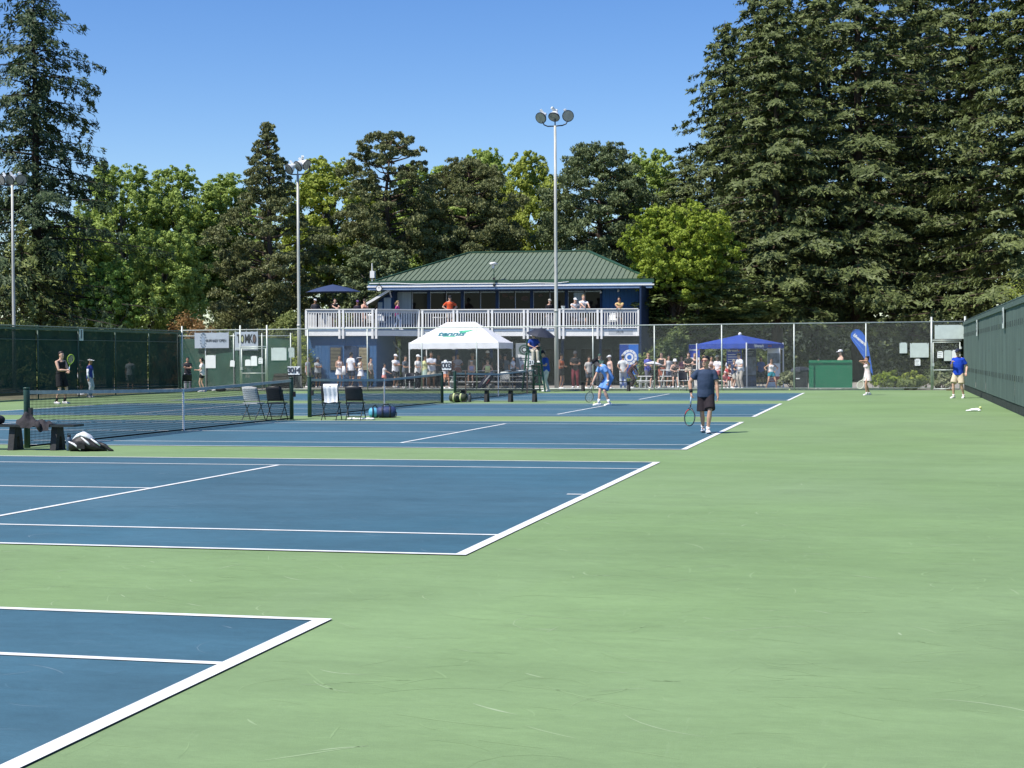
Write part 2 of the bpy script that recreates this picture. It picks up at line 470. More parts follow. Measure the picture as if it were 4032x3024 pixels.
def gate(x0, x1, top, label):
    g = empty('chain_link_gate', (x0, FY1-0.01, 0), label=label, cat='gate')
    w = x1-x0
    for (a, b) in (((0.07, 0, 0.06), (0.07, 0, top)), ((w-0.07, 0, 0.06), (w-0.07, 0, top))): MB().tube([a, b], 0.024, 8).build('stile', M_GALV, g, smooth=True)
    for z in (0.06, top*0.42, top): MB().tube([(0.07, 0, z), (w-0.07, 0, z)], 0.022, 8).build('rail', M_GALV, g, smooth=True)
    MB().tube([(0, 0, top+0.09), (w, 0, top+0.09)], 0.026, 8).build('lintel_rail', M_GALV, g, smooth=True)
    chain_link(0.07, w-0.07, 0.06, top).build('wire_mesh', M_WIRE, g)
    MB().box(0.02, 0.12, -0.05, 0.05, top*0.5, top*0.5+0.14).build('latch', M_GALV, g)
    for z in (0.35, top-0.3): MB().tube([(w-0.02, 0, z), (w-0.02, 0, z+0.10)], 0.038, 8).build('hinge', M_GALV, g)
    return g
gate(gate_l, gate_r, 2.10, 'chain link gate with white notices beside the TOMKO banner')
gate(xr, FX1-0.05, 2.12, 'chain link gate in the far right corner behind the man in blue polo')
def notice(name, u, v, w, h, Y, label, m=None, tilt=0.0, lines=0, cat='notice'):
    """w, h in photo pixels"""
    c = atY(u, v, Y); k = (atY(u+w, v, Y)-c).length; kh = abs((atY(u, v+h, Y)-c).z)
    root = empty(name, c, label=label, cat=cat)
    MB().box(-k/2, k/2, -0.004, 0.004, -kh/2, kh/2).build('panel', m or M_PAPER, root)
    for s in (-1, 1): MB().box(s*k*0.42-0.012, s*k*0.42+0.012, -0.012, 0.016, kh/2-0.03, kh/2+0.008).build('cable_tie', M_BLACK, root)
    if lines:
        for i in range(lines):
            z = kh*(0.30-0.6*i/max(1, lines-1)); ww = k*(0.38 - 0.10*((i*7) % 3)/2)
            MB().box(-k*0.40, -k*0.40+2*ww*0.95, -0.0075, -0.0045, z-kh*0.02, z+kh*0.02).build('text_line', M_INK, root)
    root.rotation_euler = (0, tilt, 0)
    return root
NY = FY1-0.04
notice('paper_notice', 829, 1424, 40, 51, NY, 'large white paper on the fence beside the girl in black shorts')
notice('paper_notice', 915, 1431, 18, 25, NY, 'small cream paper on the fence just left of the TOMKO gate', tilt=0.05)
notice('paper_notice', 976, 1428, 22, 25, NY-0.02, 'low white sheet on the left of the TOMKO gate')
notice('paper_notice', 1000, 1421, 24, 39, NY-0.03, 'tall white sheet in the middle of the TOMKO gate', lines=0)
notice('paper_notice', 1026, 1420, 17, 24, NY-0.02, 'narrow white sheet on the right of the TOMKO gate', lines=3)
notice('fence_sign', 1098, 1394, 60, 50, NY, 'grey white metal sign wired to the fence right of the TOMKO gate', M_PAPER2, cat='sign')
notice('fence_sign', 1147, 1388, 24, 39, FY1+0.06, 'small grey white box sign hung beside the lamp post', M_PAPER2, cat='sign')
notice('fence_sign', 3557, 1370, 30, 42, NY, 'narrow grey white sign on the right part of the far fence', M_PAPER2, cat='sign')
notice('fence_sign', 3620, 1379, 74, 57, NY, 'large pale metal sign near the right corner gate', M_PAPER2, cat='sign')
notice('paper_notice', 3613, 1426, 22, 27, NY, 'small white sheet under the large pale sign', lines=4)
notice('fence_sign', 3739, 1307, 118, 55, NY, 'wide pale sign above the right corner gate', M_PAPER2, cat='sign')
notice('paper_notice', 3702, 1396, 23, 27, NY-0.03, 'small white sheet on the left of the right corner gate', lines=3)
notice('fence_sign', 3732, 1400, 30, 42, NY-0.03, 'grey white sign in the middle of the right corner gate', M_PAPER2, cat='sign')
notice('paper_notice', 3758, 1400, 20, 44, NY-0.03, 'white sheet behind the cap of the man in blue polo')

# ---- inner fence with green screen and the banners behind the left gate
IY = FY1+2.6
inf = empty('inner_fence', (0, IY, 0), label='green screened fence behind the left gate carrying two banners', cat='fence')
ix0, ix1 = XY(700, IY), XY(1145, IY)
ih = 2.80
for k in range(5):
    x = ix0+(ix1-ix0)*k/4
    MB().tube([(x, 0, 0), (x, 0, ih+0.1)], 0.03, 8).build('post', M_GALV, inf, smooth=True)
MB().tube([(ix0, 0, ih), (ix1, 0, ih-0.05)], 0.024, 8).build('top_rail', M_GALV, inf, smooth=True)
def fabric(x0, x1, z0, z1, nx=24, nz=6, amp=0.015, seed=1, sag=0.03):
    r = random.Random(seed); vs = []; fs = []
    ph = [r.uniform(0, 6) for _ in range(6)]
    for j in range(nz+1):
        for i in range(nx+1):
            a, b = i/nx, j/nz
            y = amp*(math.sin(a*17+ph[0]+b*2)+math.sin(a*7+ph[1]-b*3)+0.6*math.sin(a*41+ph[2]+b*5))
            zz = z0+(z1-z0)*b
            if j == nz: zz -= sag*abs(math.sin(a*math.pi*nx/6))
            vs.append((x0+(x1-x0)*a, y, zz))
    for j in range(nz):
        for i in range(nx):
            k = j*(nx+1)+i; fs.append((k, k+1, k+nx+2, k+nx+1))
    return MB().add(vs, fs)
o = fabric(ix0, ix1, 0.12, ih-0.12, 30, 6, 0.012, 3).build('screen_fabric', M_SCREEN_B, inf, smooth=True); o.location.y = 0.05
M_BANNER = mat('banner_white', (0.42, 0.47, 0.52), 0.8, 0.06, 3, bump=0.01, bscale=3)
def banner(u0, u1, v0, v1, Y, label):
    a, b = atY(u0, v0, Y), atY(u1, v1, Y)
    root = empty('banner', (a.x, Y, b.z), label=label, cat='banner')
    o = fabric(0, b.x-a.x, 0, a.z-b.z, 24, 5, 0.004, 9, 0.02).build('banner_fabric', M_BANNER, root, smooth=True)
    for x in (0.03, (b.x-a.x)/2, b.x-a.x-0.03): MB().tube([(x, 0.0, a.z-b.z-0.02), (x, 0.03, a.z-b.z+0.16)], 0.006, 5).build('tie', M_PAPER, root)
    return root, b.x-a.x, a.z-b.z
BY = IY-0.09
bn, bw, bh = banner(766, 901, 1310, 1370, BY, 'pale banner reading BURNABY OPEN behind the left fence')
text('BURNABY OPEN', bh*0.24, (bw*0.63, -0.016, bh*0.47), M_INK, bn, shear=0.12, xs=0.78, bold=0.004)
for k in range(14):
    a = 2*math.pi*k/14
    MB().bar((bw*0.255+math.cos(a)*bw*0.065, -0.015, bh*0.50+math.sin(a)*bh*0.40), (bw*0.255+math.cos(a)*bw*0.095, -0.015, bh*0.50+math.sin(a)*bh*0.50), 0.004, 0.05).build('emblem_ray', mat('emblem_blue', (0.10, 0.16, 0.24), 0.8), bn)
MB().disc((bw*0.255, -0.013, bh*0.50), bw*0.05, (0, -1, 0), 0.004, 16, ry=bh*0.3).build('emblem_disc', mat('emblem_pale', (0.26, 0.33, 0.42), 0.8), bn)
bn2, bw, bh = banner(924, 1016, 1306, 1379, BY, 'pale banner with large black TOMKO lettering behind the gate')
for ch_, fx_ in (('T', 0.17), ('M', 0.53), ('K', 0.695)): text(ch_, bh*0.64, (bw*fx_, -0.016, bh*0.60), M_BLACK, bn2, xs=0.52, bold=0.012)
mb = MB().loft([((bw*0.335, -0.014, bh*0.60), (bw*0.078, 0, 0), (0, 0, bh*0.24)), ((bw*0.335, -0.016, bh*0.60), (bw*0.078, 0, 0), (0, 0, bh*0.24))], 18); mb.build('letter_o', M_BLACK, bn2)
MB().loft([((bw*0.335, -0.018, bh*0.60), (bw*0.045, 0, 0), (0, 0, bh*0.16)), ((bw*0.335, -0.020, bh*0.60), (bw*0.045, 0, 0), (0, 0, bh*0.16))], 18).build('letter_counter', mat('ball_yellow', (0.42, 0.45, 0.22), 0.8), bn2)
MB().loft([((bw*0.85, -0.014, bh*0.60), (bw*0.078, 0, 0), (0, 0, bh*0.25)), ((bw*0.85, -0.016, bh*0.60), (bw*0.078, 0, 0), (0, 0, bh*0.25))], 18).build('letter_o', M_BLACK, bn2)
MB().loft([((bw*0.85, -0.018, bh*0.60), (bw*0.055, 0, 0), (0, 0, bh*0.19)), ((bw*0.85, -0.020, bh*0.60), (bw*0.055, 0, 0), (0, 0, bh*0.19))], 18).build('letter_counter', mat('ball_brown', (0.13, 0.085, 0.07), 0.8), bn2)
MB().box(bw*0.03, bw*0.97, -0.016, -0.013, bh*0.04, bh*0.16).build('sponsor_strip', M_PAPER2, bn2)

# ---- left fence with dark translucent screen
lf = empty('screened_fence', (FX0, 0, 0), label='chain link fence with dark green windscreen along the left side', cat='fence')
LFH = 3.0
ly = [FY1-0.1, 55.6, 52.4, 48.9, 45.4, 42.2, 38.9, 35.4]
ly = [FY1-0.1-3.3*k for k in range(9)]
for y in ly: MB().tube([(0, y, 0), (0, y, LFH+0.05)], 0.034, 8).build('post', M_FPOST, lf, smooth=True)
MB().tube([(0, ly[-1], LFH), (0, FY1, LFH)], 0.028, 8).build('top_rail', mat('rail_weathered', (0.16, 0.20, 0.15), 0.6, 0.4, 30), lf, smooth=True)
for z in (0.30, 2.45): MB().tube([(0.03, ly[-1], z), (0.03, FY1, z)], 0.014, 6).build('mid_rail', mat('rail_grey_green', (0.10, 0.14, 0.12), 0.6), lf)
for a, b in zip(ly[:-1], ly[1:]):
    o = fabric(b+0.03, a-0.03, 0.16, LFH-0.14, 14, 6, 0.012, int(a*10), 0.02).build('screen_panel', M_SCREEN_L, lf, smooth=True)
    o.rotation_euler = (0, 0, math.pi/2); o.location = (-0.06, 0, 0)
    MB().bar((0.02, a, LFH-0.10), (0.02, b, LFH-0.10), 0.05, 0.10).build('screen_hem', mat('hem_weathered', (0.10, 0.14, 0.10), 0.85, 0.5, 25), lf)
sg = empty('court_number_sign', (0, 0, 0), label='small pale sign with number 1 on the left windscreen', cat='sign')
d_ = ray(320, 1318); t_ = (FX0+0.06-CAM.x)/d_.x; q = CAM+d_*t_
sg.location = q
MB().box(-0.006, 0.006, -0.17, 0.17, -0.26, 0.26).build('plate', mat('sign_pale', (0.55, 0.60, 0.58), 0.6), sg)
text('1', 0.52, (0.009, 0.0, 0), M_INK, sg, rot=(math.pi/2, 0, math.pi/2), bold=0.012)

# ---- right wall of grey-green wind screen
rw = empty('windscreen_wall', (FX1, 0, 0), label='tall fence covered in grey green windscreen along the right side', cat='fence')
def rwpt(u, v):
    d = ray(u, v); return CAM+d*((FX1-CAM.x)/d.x)
seam_y = [rwpt(u, 1400).y for u in (3882,)][0]
ry = [FY1]; 
while ry[-1] > 14: ry.append(ry[-1]-3.05)
for i, y in enumerate(ry): MB().tube([(0.10, y, 0), (0.10, y, 3.06+(0.2 if i == 0 else 0))], 0.045 if i == 0 else 0.034, 8).build('post', M_GALV if i == 0 else M_FPOST, rw, smooth=True)
MB().tube([(0.10, FY1, 3.06), (0.10, ry[-1], 3.06)], 0.03, 8).build('top_rail', mat('rail_green', (0.07, 0.11, 0.095), 0.6, 0.3, 20), rw, smooth=True)
for i, (a, b) in enumerate(zip(ry[:-1], ry[1:])):
    o = fabric(b-0.012, a+0.012, 0.26, 2.93, 18, 8, 0.0025, 40+i, 0.0).build('screen_panel', M_SCREEN_R, rw, smooth=True)
    o.rotation_euler = (0, 0, math.pi/2); o.location = (0.04+0.004*(i % 2), 0, 0)
    MB().box(0.0, 0.06, b+0.01, a-0.01, 2.86, 3.0).build('screen_hem', mat('hem_green', (0.075, 0.115, 0.100), 0.85, 0.35, 14, bump=0.01), rw)
    MB().box(0.045, 0.055, b+0.01, a-0.01, 1.70, 1.715).build('seam', M_BLACK, rw)
    MB().box(0.06, 0.075, b+0.01, a-0.01, 0.015, 0.30).build('ground_flap', mat('flap_dark', (0.025, 0.035, 0.032), 0.9, 0.4, 8, bump=0.01), rw)
    r_ = random.Random(i)
    for zz in (2.42, 0.95):
        for k in range(5):
            yy = b+0.35+k*0.58+r_.uniform(-0.08, 0.08)
            MB().box(0.003, 0.012, yy-0.018, yy+0.018, zz-0.09, zz+0.07).build('wind_slit', M_BLACK, rw)
for (u, v, hh, num) in ((3848, 1291, 0.60, '5'), (3952, 1252, 0.62, '6')):
    q = rwpt(u, v)
    s_ = empty('court_number_sign', (FX1-0.02, q.y, q.z), label='narrow pale number sign on the right wall, %s' % ('farther one' if u < 3900 else 'nearer one'), cat='sign')
    MB().box(-0.008, 0.008, -0.22, 0.22, -0.30, 0.30).build('plate', mat('sign_pale', (0.55, 0.60, 0.58), 0.6), s_)
    text(num, 0.5, (-0.012, 0, 0), M_INK, s_, rot=(math.pi/2, 0, -math.pi/2), bold=0.01)
# ================================================================ nets
M_NET = mat('net_cord', (0.022, 0.024, 0.026), 0.9, 0.2, 20, spec=0.05)
M_NETBAND = mat('net_band', (0.46, 0.45, 0.41), 0.85, 0.15, 6)
M_NPOST = mat('net_post_green', (0.022, 0.06, 0.045), 0.45, 0.25, 8)
M_STRAP = mat('strap_white', (0.72, 0.74, 0.74), 0.8)
def tennis_net(y0, label, hp=1.07, hc=0.93):
    ya, yb = y0-0.914, y0+10.97+0.914
    n = empty('tennis_net', (NETX, ya, 0), label=label, cat='net', group='tennis nets')
    W_ = yb-ya; c = W_/2
    H = lambda t: hc+(hp-0.03-hc)*abs(t-c)/c*(0.85+0.15*abs(t-c)/c)
    for y in (0, W_):
        p = MB().tube([(0, y, 0), (0, y, hp-0.02), (0, y, hp)], [0.055, 0.055, 0.05], 12).build('post', M_NPOST, n, smooth=True)
        MB().tube([(0.0, y, hp), (0, y, hp+0.03)], 0.06, 12).build('post_cap', M_NPOST, p, smooth=True)
        MB().box(0.05, 0.11, y-0.03, y+0.03, hp*0.55, hp*0.55+0.14).build('winch', M_BLACK, p)
    k = 0.045; cord = 0.0027
    m = MB(); N = int((W_-0.12)/k)
    for i in range(N+1):
        t = 0.06+i*k; m.bar((0, t, 0.03), (0, t, H(t)), cord*2, cord*2)
    z = 0.03
    while z < hp-0.05:
        prev = None
        for i in range(25):
            t = 0.06+(W_-0.12)*i/24
            zz = z*H(t)/hc
            if prev and zz < H(t)+0.001: m.bar(prev, (0.001, t, zz), cord*2, cord*2)
            prev = (0.001, t, zz)
        z += k
    m.build('netting', M_NET, n)
    for i in range(24):
        pass
    vs = []; fs = []
    for i in range(33):
        t = 0.05+(W_-0.10)*i/32; h = H(t)
        vs += [(-0.012, t, h+0.006), (0.012, t, h+0.006), (0.012, t, h-0.062), (-0.012, t, h-0.062)]
    for i in range(32):
        for j in range(4):
            a = 4*i+j; b = 4*i+(j+1) % 4; fs.append((a, b, b+4, a+4))
    MB().add(vs, fs).build('headband', M_NETBAND, n)
    MB().bar((0, 0.06, 0.03), (0, W_-0.06, 0.03), 0.02, 0.03).build('bottom_tape', M_NET, n)
    MB().box(-0.016, 0.016, c-0.025, c+0.025, 0.0, hc+0.010).build('centre_strap', M_STRAP, n)
    return n
tennis_net(COURTS[2], 'nearest tennis net in view, with white centre strap, behind the left bench')
tennis_net(COURTS[3], 'middle tennis net, beside the two black folding chairs and blue bags')
ne = tennis_net(COURTS[4], 'farthest tennis net, sagging in front of the white tent')
# singles sticks and score cards
M_STICK = mat('stick_brown', (0.20, 0.14, 0.11), 0.7)
for y, lab in ((COURTS[4]+1.37-0.914, 'brown singles stick at the near end of the farthest net'), (COURTS[4]+9.6+0.914, 'brown singles stick at the far end of the farthest net')):
    s_ = empty('singles_stick', (NETX+0.03, y, 0), label=lab, cat='net stick', group='singles sticks')
    MB().box(-0.02, 0.02, -0.02, 0.02, 0, 1.07).build('shaft', M_STICK, s_)
    MB().box(-0.04, 0.04, -0.035, 0.035, 1.07, 1.10).build('cap', M_STICK, s_)
def score(u, Y, v, cards, label, w=0.19, h=0.29):
    c = atY(u, v, Y)
    s_ = empty('score_board', (c.x, Y, 0), label=label, cat='scoreboard', group='net score boards')
    MB().tube([(0, 0, 0.9), (0, 0, c.z-h/2+0.02)], 0.015, 6).build('stand', M_BLACK, s_)
    MB().box(-w*len(cards)/2-0.02, w*len(cards)/2+0.02, 0.0, 0.015, c.z-h/2-0.03, c.z-h/2+0.01).build('ledge', M_BLACK, s_)
    for i, ch in enumerate(cards):
        x = (i-(len(cards)-1)/2)*w
        o = MB().box(-w*0.46, w*0.46, -0.006, 0.006, -h/2, h/2).build('number_card', M_PAPER, s_)
        o.location = (x, -0.02-0.01*(i % 2), c.z); o.rotation_euler = (0.05, 0.06*(i-1), 0)
        text(ch, h*0.9, (0, -0.010, 0), M_INK, o, bold=0.01)
score(1159, COURTS[2]+12.05, 1459, '3014', 'white number cards 3 0 1 4 on the near net post', 0.088, 0.22)
score(1759, COURTS[3]+12.05, 1440, '003', 'white number cards 0 0 3 by the far post of the middle net', 0.118, 0.30)
score(2093, COURTS[4]+12.1, 1427, '21', 'white number cards 2 1 at the foot of the umpire chair', 0.10, 0.20)
# ================================================================ club house
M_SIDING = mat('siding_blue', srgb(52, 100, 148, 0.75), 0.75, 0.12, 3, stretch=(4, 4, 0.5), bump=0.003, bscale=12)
M_SIDING_D = mat('siding_navy_and_shaded', srgb(34, 64, 104, 0.55), 0.75, 0.12, 3, stretch=(4, 4, 0.5))  # navy parts, and the right side wall with its shade put into the colour
M_BEAM = mat('beam_light_blue', srgb(124, 150, 184, 0.8), 0.7, 0.08, 3)
M_ROOF = mat('roof_green', srgb(142, 158, 130, 0.50), 0.45, 0.07, 1.5, spec=0.5, stretch=(1, 1, 1), bump=0.004, bscale=1.2)
M_ROOF_D = mat('roof_seam_green', srgb(50, 82, 58, 0.5), 0.5, 0.1, 3)
M_FASCIA = mat('fascia_green', srgb(66, 108, 84, 0.55), 0.5, 0.12, 2)
M_TRIM = mat('trim_white', (0.76, 0.76, 0.74), 0.6, 0.06, 4)
M_RAILB = mat('rail_board_grey', (0.44, 0.46, 0.48), 0.7, 0.08, 4)
M_GLASS = mat('dark_glass', (0.010, 0.009, 0.008), 0.05, 0.3, 0.7, spec=0.13)
M_CURTAIN = mat('curtain_grey', (0.28, 0.34, 0.36), 0.8, 0.15, 2, stretch=(12, 1, 0.3))
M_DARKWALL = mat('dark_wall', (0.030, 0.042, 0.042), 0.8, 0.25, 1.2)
M_LOUVER = mat('louver_tan', (0.42, 0.36, 0.22), 0.7, 0.15, 8)
BK = 0.009
BX0 = XY(1205, 69)
house = empty('club_house', (BX0, 69.0, 0), label='two storey blue club house with green hipped metal roof and white balcony', cat='building')
house.rotation_euler = (0, math.atan(BK), 0)
def bl(u, v, Y):
    p = atY(u, v, Y); return Vector((p.x-BX0, Y-69, p.z+BK*(p.x-BX0)))
def bx(u, Y): return XY(u, Y)-BX0
ZR, ZF, ZB, ZP = 4.33, 3.22, 2.86, 2.70
def deck_z(x): return ZF - BK*(x-BX0)
Y1, Y2, YW = 0.0, 1.6, 4.3         # wing rail, main rail, window wall (local)
xa = 0.0; xb = bx(1482, 69); xc = bx(1556, 69+Y2); xd = bx(2512, 69+Y2)
def rail_bay(p, q, nb):
    """railing between two local points"""
    p, q = Vector(p), Vector(q); d = (q-p).normalized()
    sec = MB().bar(p+Vector((0, 0, ZR)), q+Vector((0, 0, ZR)), 0.17, 0.045).build('railing', M_TRIM, house)
    MB().bar(p+Vector((0, 0, ZR-0.115)), q+Vector((0, 0, ZR-0.115)), 0.05, 0.17).build('rail_board', M_RAILB, sec)
    MB().bar(p+Vector((0, 0, ZF+0.10)), q+Vector((0, 0, ZF+0.10)), 0.05, 0.06).build('bottom_rail', M_TRIM, sec)
    me = MB().box(-0.022, 0.022, -0.022, 0.022, ZF+0.06, ZR-0.12).mesh('baluster')
    L = (q-p).length; n = max(2, int(round(L/0.145)))
    for i in range(1, n):
        o = link('baluster', me, M_TRIM, sec); o.location = p+d*(L*i/n)
def post_pair(p, d):
    for s in (-1, 1):
        c = Vector(p)+Vector(d).normalized()*s*0.11
        MB().box(c.x-0.055, c.x+0.055, c.y-0.075, c.y+0.055, ZP, ZR-0.025).build('rail_post', M_TRIM, house)
def fascia(p, q, dz=0.0):
    MB().bar(Vector(p)+Vector((0, 0.04, (ZF+ZB)/2-0.03)), Vector(q)+Vector((0, 0.04, (ZF+ZB)/2-0.03)), 0.05, 0.30).build('deck_fascia', M_TRIM, house)
    MB().bar(Vector(p)+Vector((0, 0.06, ZF-0.03)), Vector(q)+Vector((0, 0.06, ZF-0.03)), 0.16, 0.07).build('deck_edge', M_BEAM, house)
# wing
wing_posts = [bx(1344, 69), bx(1474, 69)]
edge = [xa] + wing_posts
for a, b in zip(edge[:-1], edge[1:]): rail_bay((a, Y1, 0), (b, Y1, 0), 0)
MB().box(xa-0.05, xa+0.07, Y1-0.06, Y1+0.06, ZB, ZR-0.025).build('rail_post', M_TRIM, house)
for x in wing_posts: post_pair((x, Y1, 0), (1, 0, 0))
rail_bay((xa, Y1+0.1, 0), (xa, YW-0.3, 0), 0)
fascia((xa, Y1, 0), (xb, Y1, 0))
# angled link
rail_bay((xb, Y1, 0), (bx(1648, 69+Y2), Y2, 0), 0); fascia((xb, Y1, 0), (bx(1648, 69+Y2), Y2, 0))
main_posts = [bx(u, 69+Y2) for u in (1656, 1793, 1930, 2070, 2210, 2360)]
for x in main_posts: post_pair((x, Y2, 0), (1, 0, 0))
edge = main_posts+[xd]
for a, b in zip(edge[:-1], edge[1:]): rail_bay((a, Y2, 0), (b, Y2, 0), 0)
sw = MB().box(xd+0.06, xd+0.16, Y2-0.02, YW+0.0, 0, bl(2000, 1136, 73.3).z).build('side_wall', M_SIDING_D, house)  # darker than the front siding: the shade of this side is in its colour
MB().box(xd-0.05, xd+0.05, Y2-0.06, Y2+0.05, ZB, ZR-0.025).build('rail_post', M_TRIM, house)
fascia((bx(1648, 69+Y2), Y2, 0), (xd, Y2, 0))
# deck boards
dk = MB(); dk.add([(xa, Y1+0.10, ZF-0.01), (xb, Y1+0.10, ZF-0.01), (xc+1.4, Y2+0.12, ZF-0.01), (xd, Y2+0.12, ZF-0.01), (xd, YW, ZF-0.01), (xa, YW, ZF-0.01)], [(0, 1, 2, 3, 4, 5)])
dk.add([(xa, Y1+0.10, ZB+0.02), (xb, Y1+0.10, ZB+0.02), (xc+1.4, Y2+0.12, ZB+0.02), (xd, Y2+0.12, ZB+0.02), (xd, YW, ZB+0.02), (xa, YW, ZB+0.02)], [(5, 4, 3, 2, 1, 0)])
dk.build('deck_floor', mat('deck_grey', (0.20, 0.20, 0.21), 0.85, 0.15, 4), house)
# lower storey: blue store room under the wing
sx0, sx1 = bx(1212, 69.25), bx(1481, 69.25); sy = 0.28; syb = 3.6
st = MB().box(sx0, sx1, sy+0.02, syb, 0.0, ZB+0.015).build('store_wall', M_SIDING, house)
def boards(parent, x0, x1, y, z0, z1, m, w=0.20, axis='x', t=0.018):
    n = max(1, int(round((x1-x0)/w))); ww = (x1-x0)/n
    me = (MB().box(0.006, ww-0.006, -t, 0, z0, z1) if axis == 'x' else MB().box(0, t, 0.006, ww-0.006, z0, z1)).mesh('siding_board')
    for i in range(n):
        o = link('siding_board', me, m, parent)
        o.location = (x0+i*ww, y, 0) if axis == 'x' else (y, x0+i*ww, 0)
boards(st, sx0, sx1, sy+0.018, 0.02, ZB-0.01, M_SIDING)
boards(st, sy+0.05, syb, sx1+0.002, 0.02, ZB-0.01, M_SIDING, axis='y')
for (u0, u1, v0, v1, m, nm) in ((1300, 1340, 1368, 1456, mat('louver_dark', (0.20, 0.18, 0.12), 0.7), 0), (1412, 1446, 1368, 1456, M_LOUVER, 1)):
    a, b = bl(u0, v0, 69.2), bl(u1, v1, 69.2)
    f = MB().box(a.x-0.06, b.x+0.06, sy-0.045, sy-0.005, b.z-0.06, a.z+0.06).build('window', M_SIDING_D, house)
    n = 16
    for i in range(n):
        z = b.z+(a.z-b.z)*i/n
        MB().bar((a.x, sy-0.06, z+0.02), (b.x, sy-0.06, z+0.02), 0.045, 0.04, up=(0, -0.5, 1)).build('louver_slat', m, f)
# store room doors
for (u0, u1) in ((1352, 1405),):
    a, b = bl(u0, 1362, 69.2), bl(u1, 1520, 69.2)
    d_ = MB().box(a.x, b.x, sy-0.04, sy-0.005, 0.02, a.z).build('door', M_SIDING_D, house)
    MB().sphere((b.x-0.08, sy-0.07, 1.0), 0.03).build('door_handle', M_GALV, d_)
# dark recess under the main balcony
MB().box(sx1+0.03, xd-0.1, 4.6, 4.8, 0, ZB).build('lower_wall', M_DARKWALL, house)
MB().box(xd+0.06, xd+0.158, YW+0.002, 12.4, 0, ZF-0.4).build('lower_wall', M_SIDING_D, house)
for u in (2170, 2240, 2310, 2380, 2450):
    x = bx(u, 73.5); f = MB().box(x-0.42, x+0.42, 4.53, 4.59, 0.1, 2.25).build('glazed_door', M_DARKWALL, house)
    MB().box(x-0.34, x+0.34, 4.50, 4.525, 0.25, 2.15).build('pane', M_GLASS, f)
for u in (1793, 1930, 2070, 2210, 2360):
    x = bx(u, 71.0); MB().box(x-0.07, x+0.07, 2.2, 2.34, 0, ZB+0.01).build('deck_column', M_SIDING_D, house)
MB().tube([bl(1548, 1345, 71.5), bl(1556, 1362, 71.5), bl(1572, 1376, 71.5), bl(1572, 1440, 71.5), bl(1572, 1515, 71.5)], 0.05, 8).build('drain_pipe', mat('pipe_grey', (0.30, 0.32, 0.30), 0.6), house, smooth=True)
# ---- upper storey
ux0, ux1 = bx(1545, 73.3), bx(2513, 73.3); ZT = bl(2000, 1136, 73.3).z
ub = 12.5
up = MB()
up.box(ux0, ux1, YW+0.02, ub, ZF-0.3, ZT+0.1)
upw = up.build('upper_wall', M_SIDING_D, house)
wx1 = bx(2368, 73.3)
boards(upw, wx1+0.02, ux1, YW+0.018, ZF, ZT, M_SIDING)
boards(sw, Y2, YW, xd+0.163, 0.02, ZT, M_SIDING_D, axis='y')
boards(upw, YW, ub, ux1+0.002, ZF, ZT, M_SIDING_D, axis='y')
mull = [bx(u, 73.3) for u in (1552, 1688, 1820, 1957, 2093, 2229, 2368)]
zt, zb = bl(2000, 1146, 73.3).z, ZF+0.35
for i, (a, b) in enumerate(zip(mull[:-1], mull[1:])):
    f = MB()
    f.box(a, a+0.09, YW-0.05, YW+0.01, ZF, ZT); f.box(b-0.09, b, YW-0.05, YW+0.01, ZF, ZT)
    f.box(a+0.09, b-0.09, YW-0.045, YW+0.01, zt, ZT); f.box(a+0.09, b-0.09, YW-0.045, YW+0.01, ZF, zb)
    win = f.build('window', M_SIDING_D, house)
    mid = (a+b)/2+0.02
    MB().box(mid-0.025, mid+0.025, YW-0.03, YW+0.0, zb, zt).build('mullion', M_BLACK, win)
    for (p_, q_) in ((a+0.09, mid-0.025), (mid+0.025, b-0.09)):
        isc = (i == 0 and p_ < mid-0.1)
        MB().box(p_, q_, YW-0.015, YW+0.005, zb, zt).build('pane', M_CURTAIN if isc else M_GLASS, win)
        if not isc: MB().box(p_, p_+0.028, YW-0.024, YW-0.0155, zb, zt).build('sash_edge', M_RAILB, win)
        if not isc: MB().box(p_+0.03, q_-0.02, YW-0.028, YW-0.018, zt-0.09, zt-0.02).build('blind_roll', M_CURTAIN, win)
a, b = bl(2255, 1150, 73.2), bl(2300, 1235, 73.2)
MB().box(a.x, b.x, YW-0.029, YW-0.020, ZF+0.5, zt-0.12).build('curtain', M_CURTAIN, house)
# interior lanterns seen through the panes
for (u, v, r) in ((1985, 1163, 0.17), (2010, 1172, 0.14), (2063, 1175, 0.22), (2125, 1163, 0.13)):
    c = bl(u, v, 73.25); MB().disc((c.x, YW-0.018, c.z), r, (0, -1, 0), 0.003, 16, ry=r*0.7).build('lantern', mat('lantern_brown', (0.06, 0.035, 0.022), 0.6), house)
# ---- eaves and roof
YE = 3.0                                             # eave line (local), overhangs the window wall
eL, eR = bx(1447, 69+YE), bx(2573, 69+YE)
zg = bl(2000, 1117, 69+YE).z; zg1 = bl(2000, 1102, 69+YE).z; zbm0 = bl(2000, 1138, 69+YE).z; zbm1 = bl(2000, 1128, 69+YE).z
MB().box(eL, eR, YE, YE+10.6, zg, zg1).build('roof_fascia', M_FASCIA, house)
MB().box(eL+0.02, eR-0.1, YE-0.03, YE+10.5, zbm0, zg-0.003).build('eave_beam', M_BEAM, house)
MB().box(eL-0.02, eR+0.02, YE-0.075, YE-0.034, zbm1+0.005, zbm1+0.085).build('gutter', M_TRIM, house)
pipe = [bl(u, v, 69+YE-0.1) for u, v in ((1450, 1116.5), (1540, 1115), (1640, 1118.5), (1740, 1116), (1850, 1116.5), (1940, 1115.5), (2020, 1117), (2100, 1114), (2180, 1115.5), (2235, 1109))]
MB().tube([Vector((p.x, YE-0.06, p.z)) for p in pipe], 0.024, 6).build('conduit', M_TRIM, house, smooth=True)
YRi = 8.3
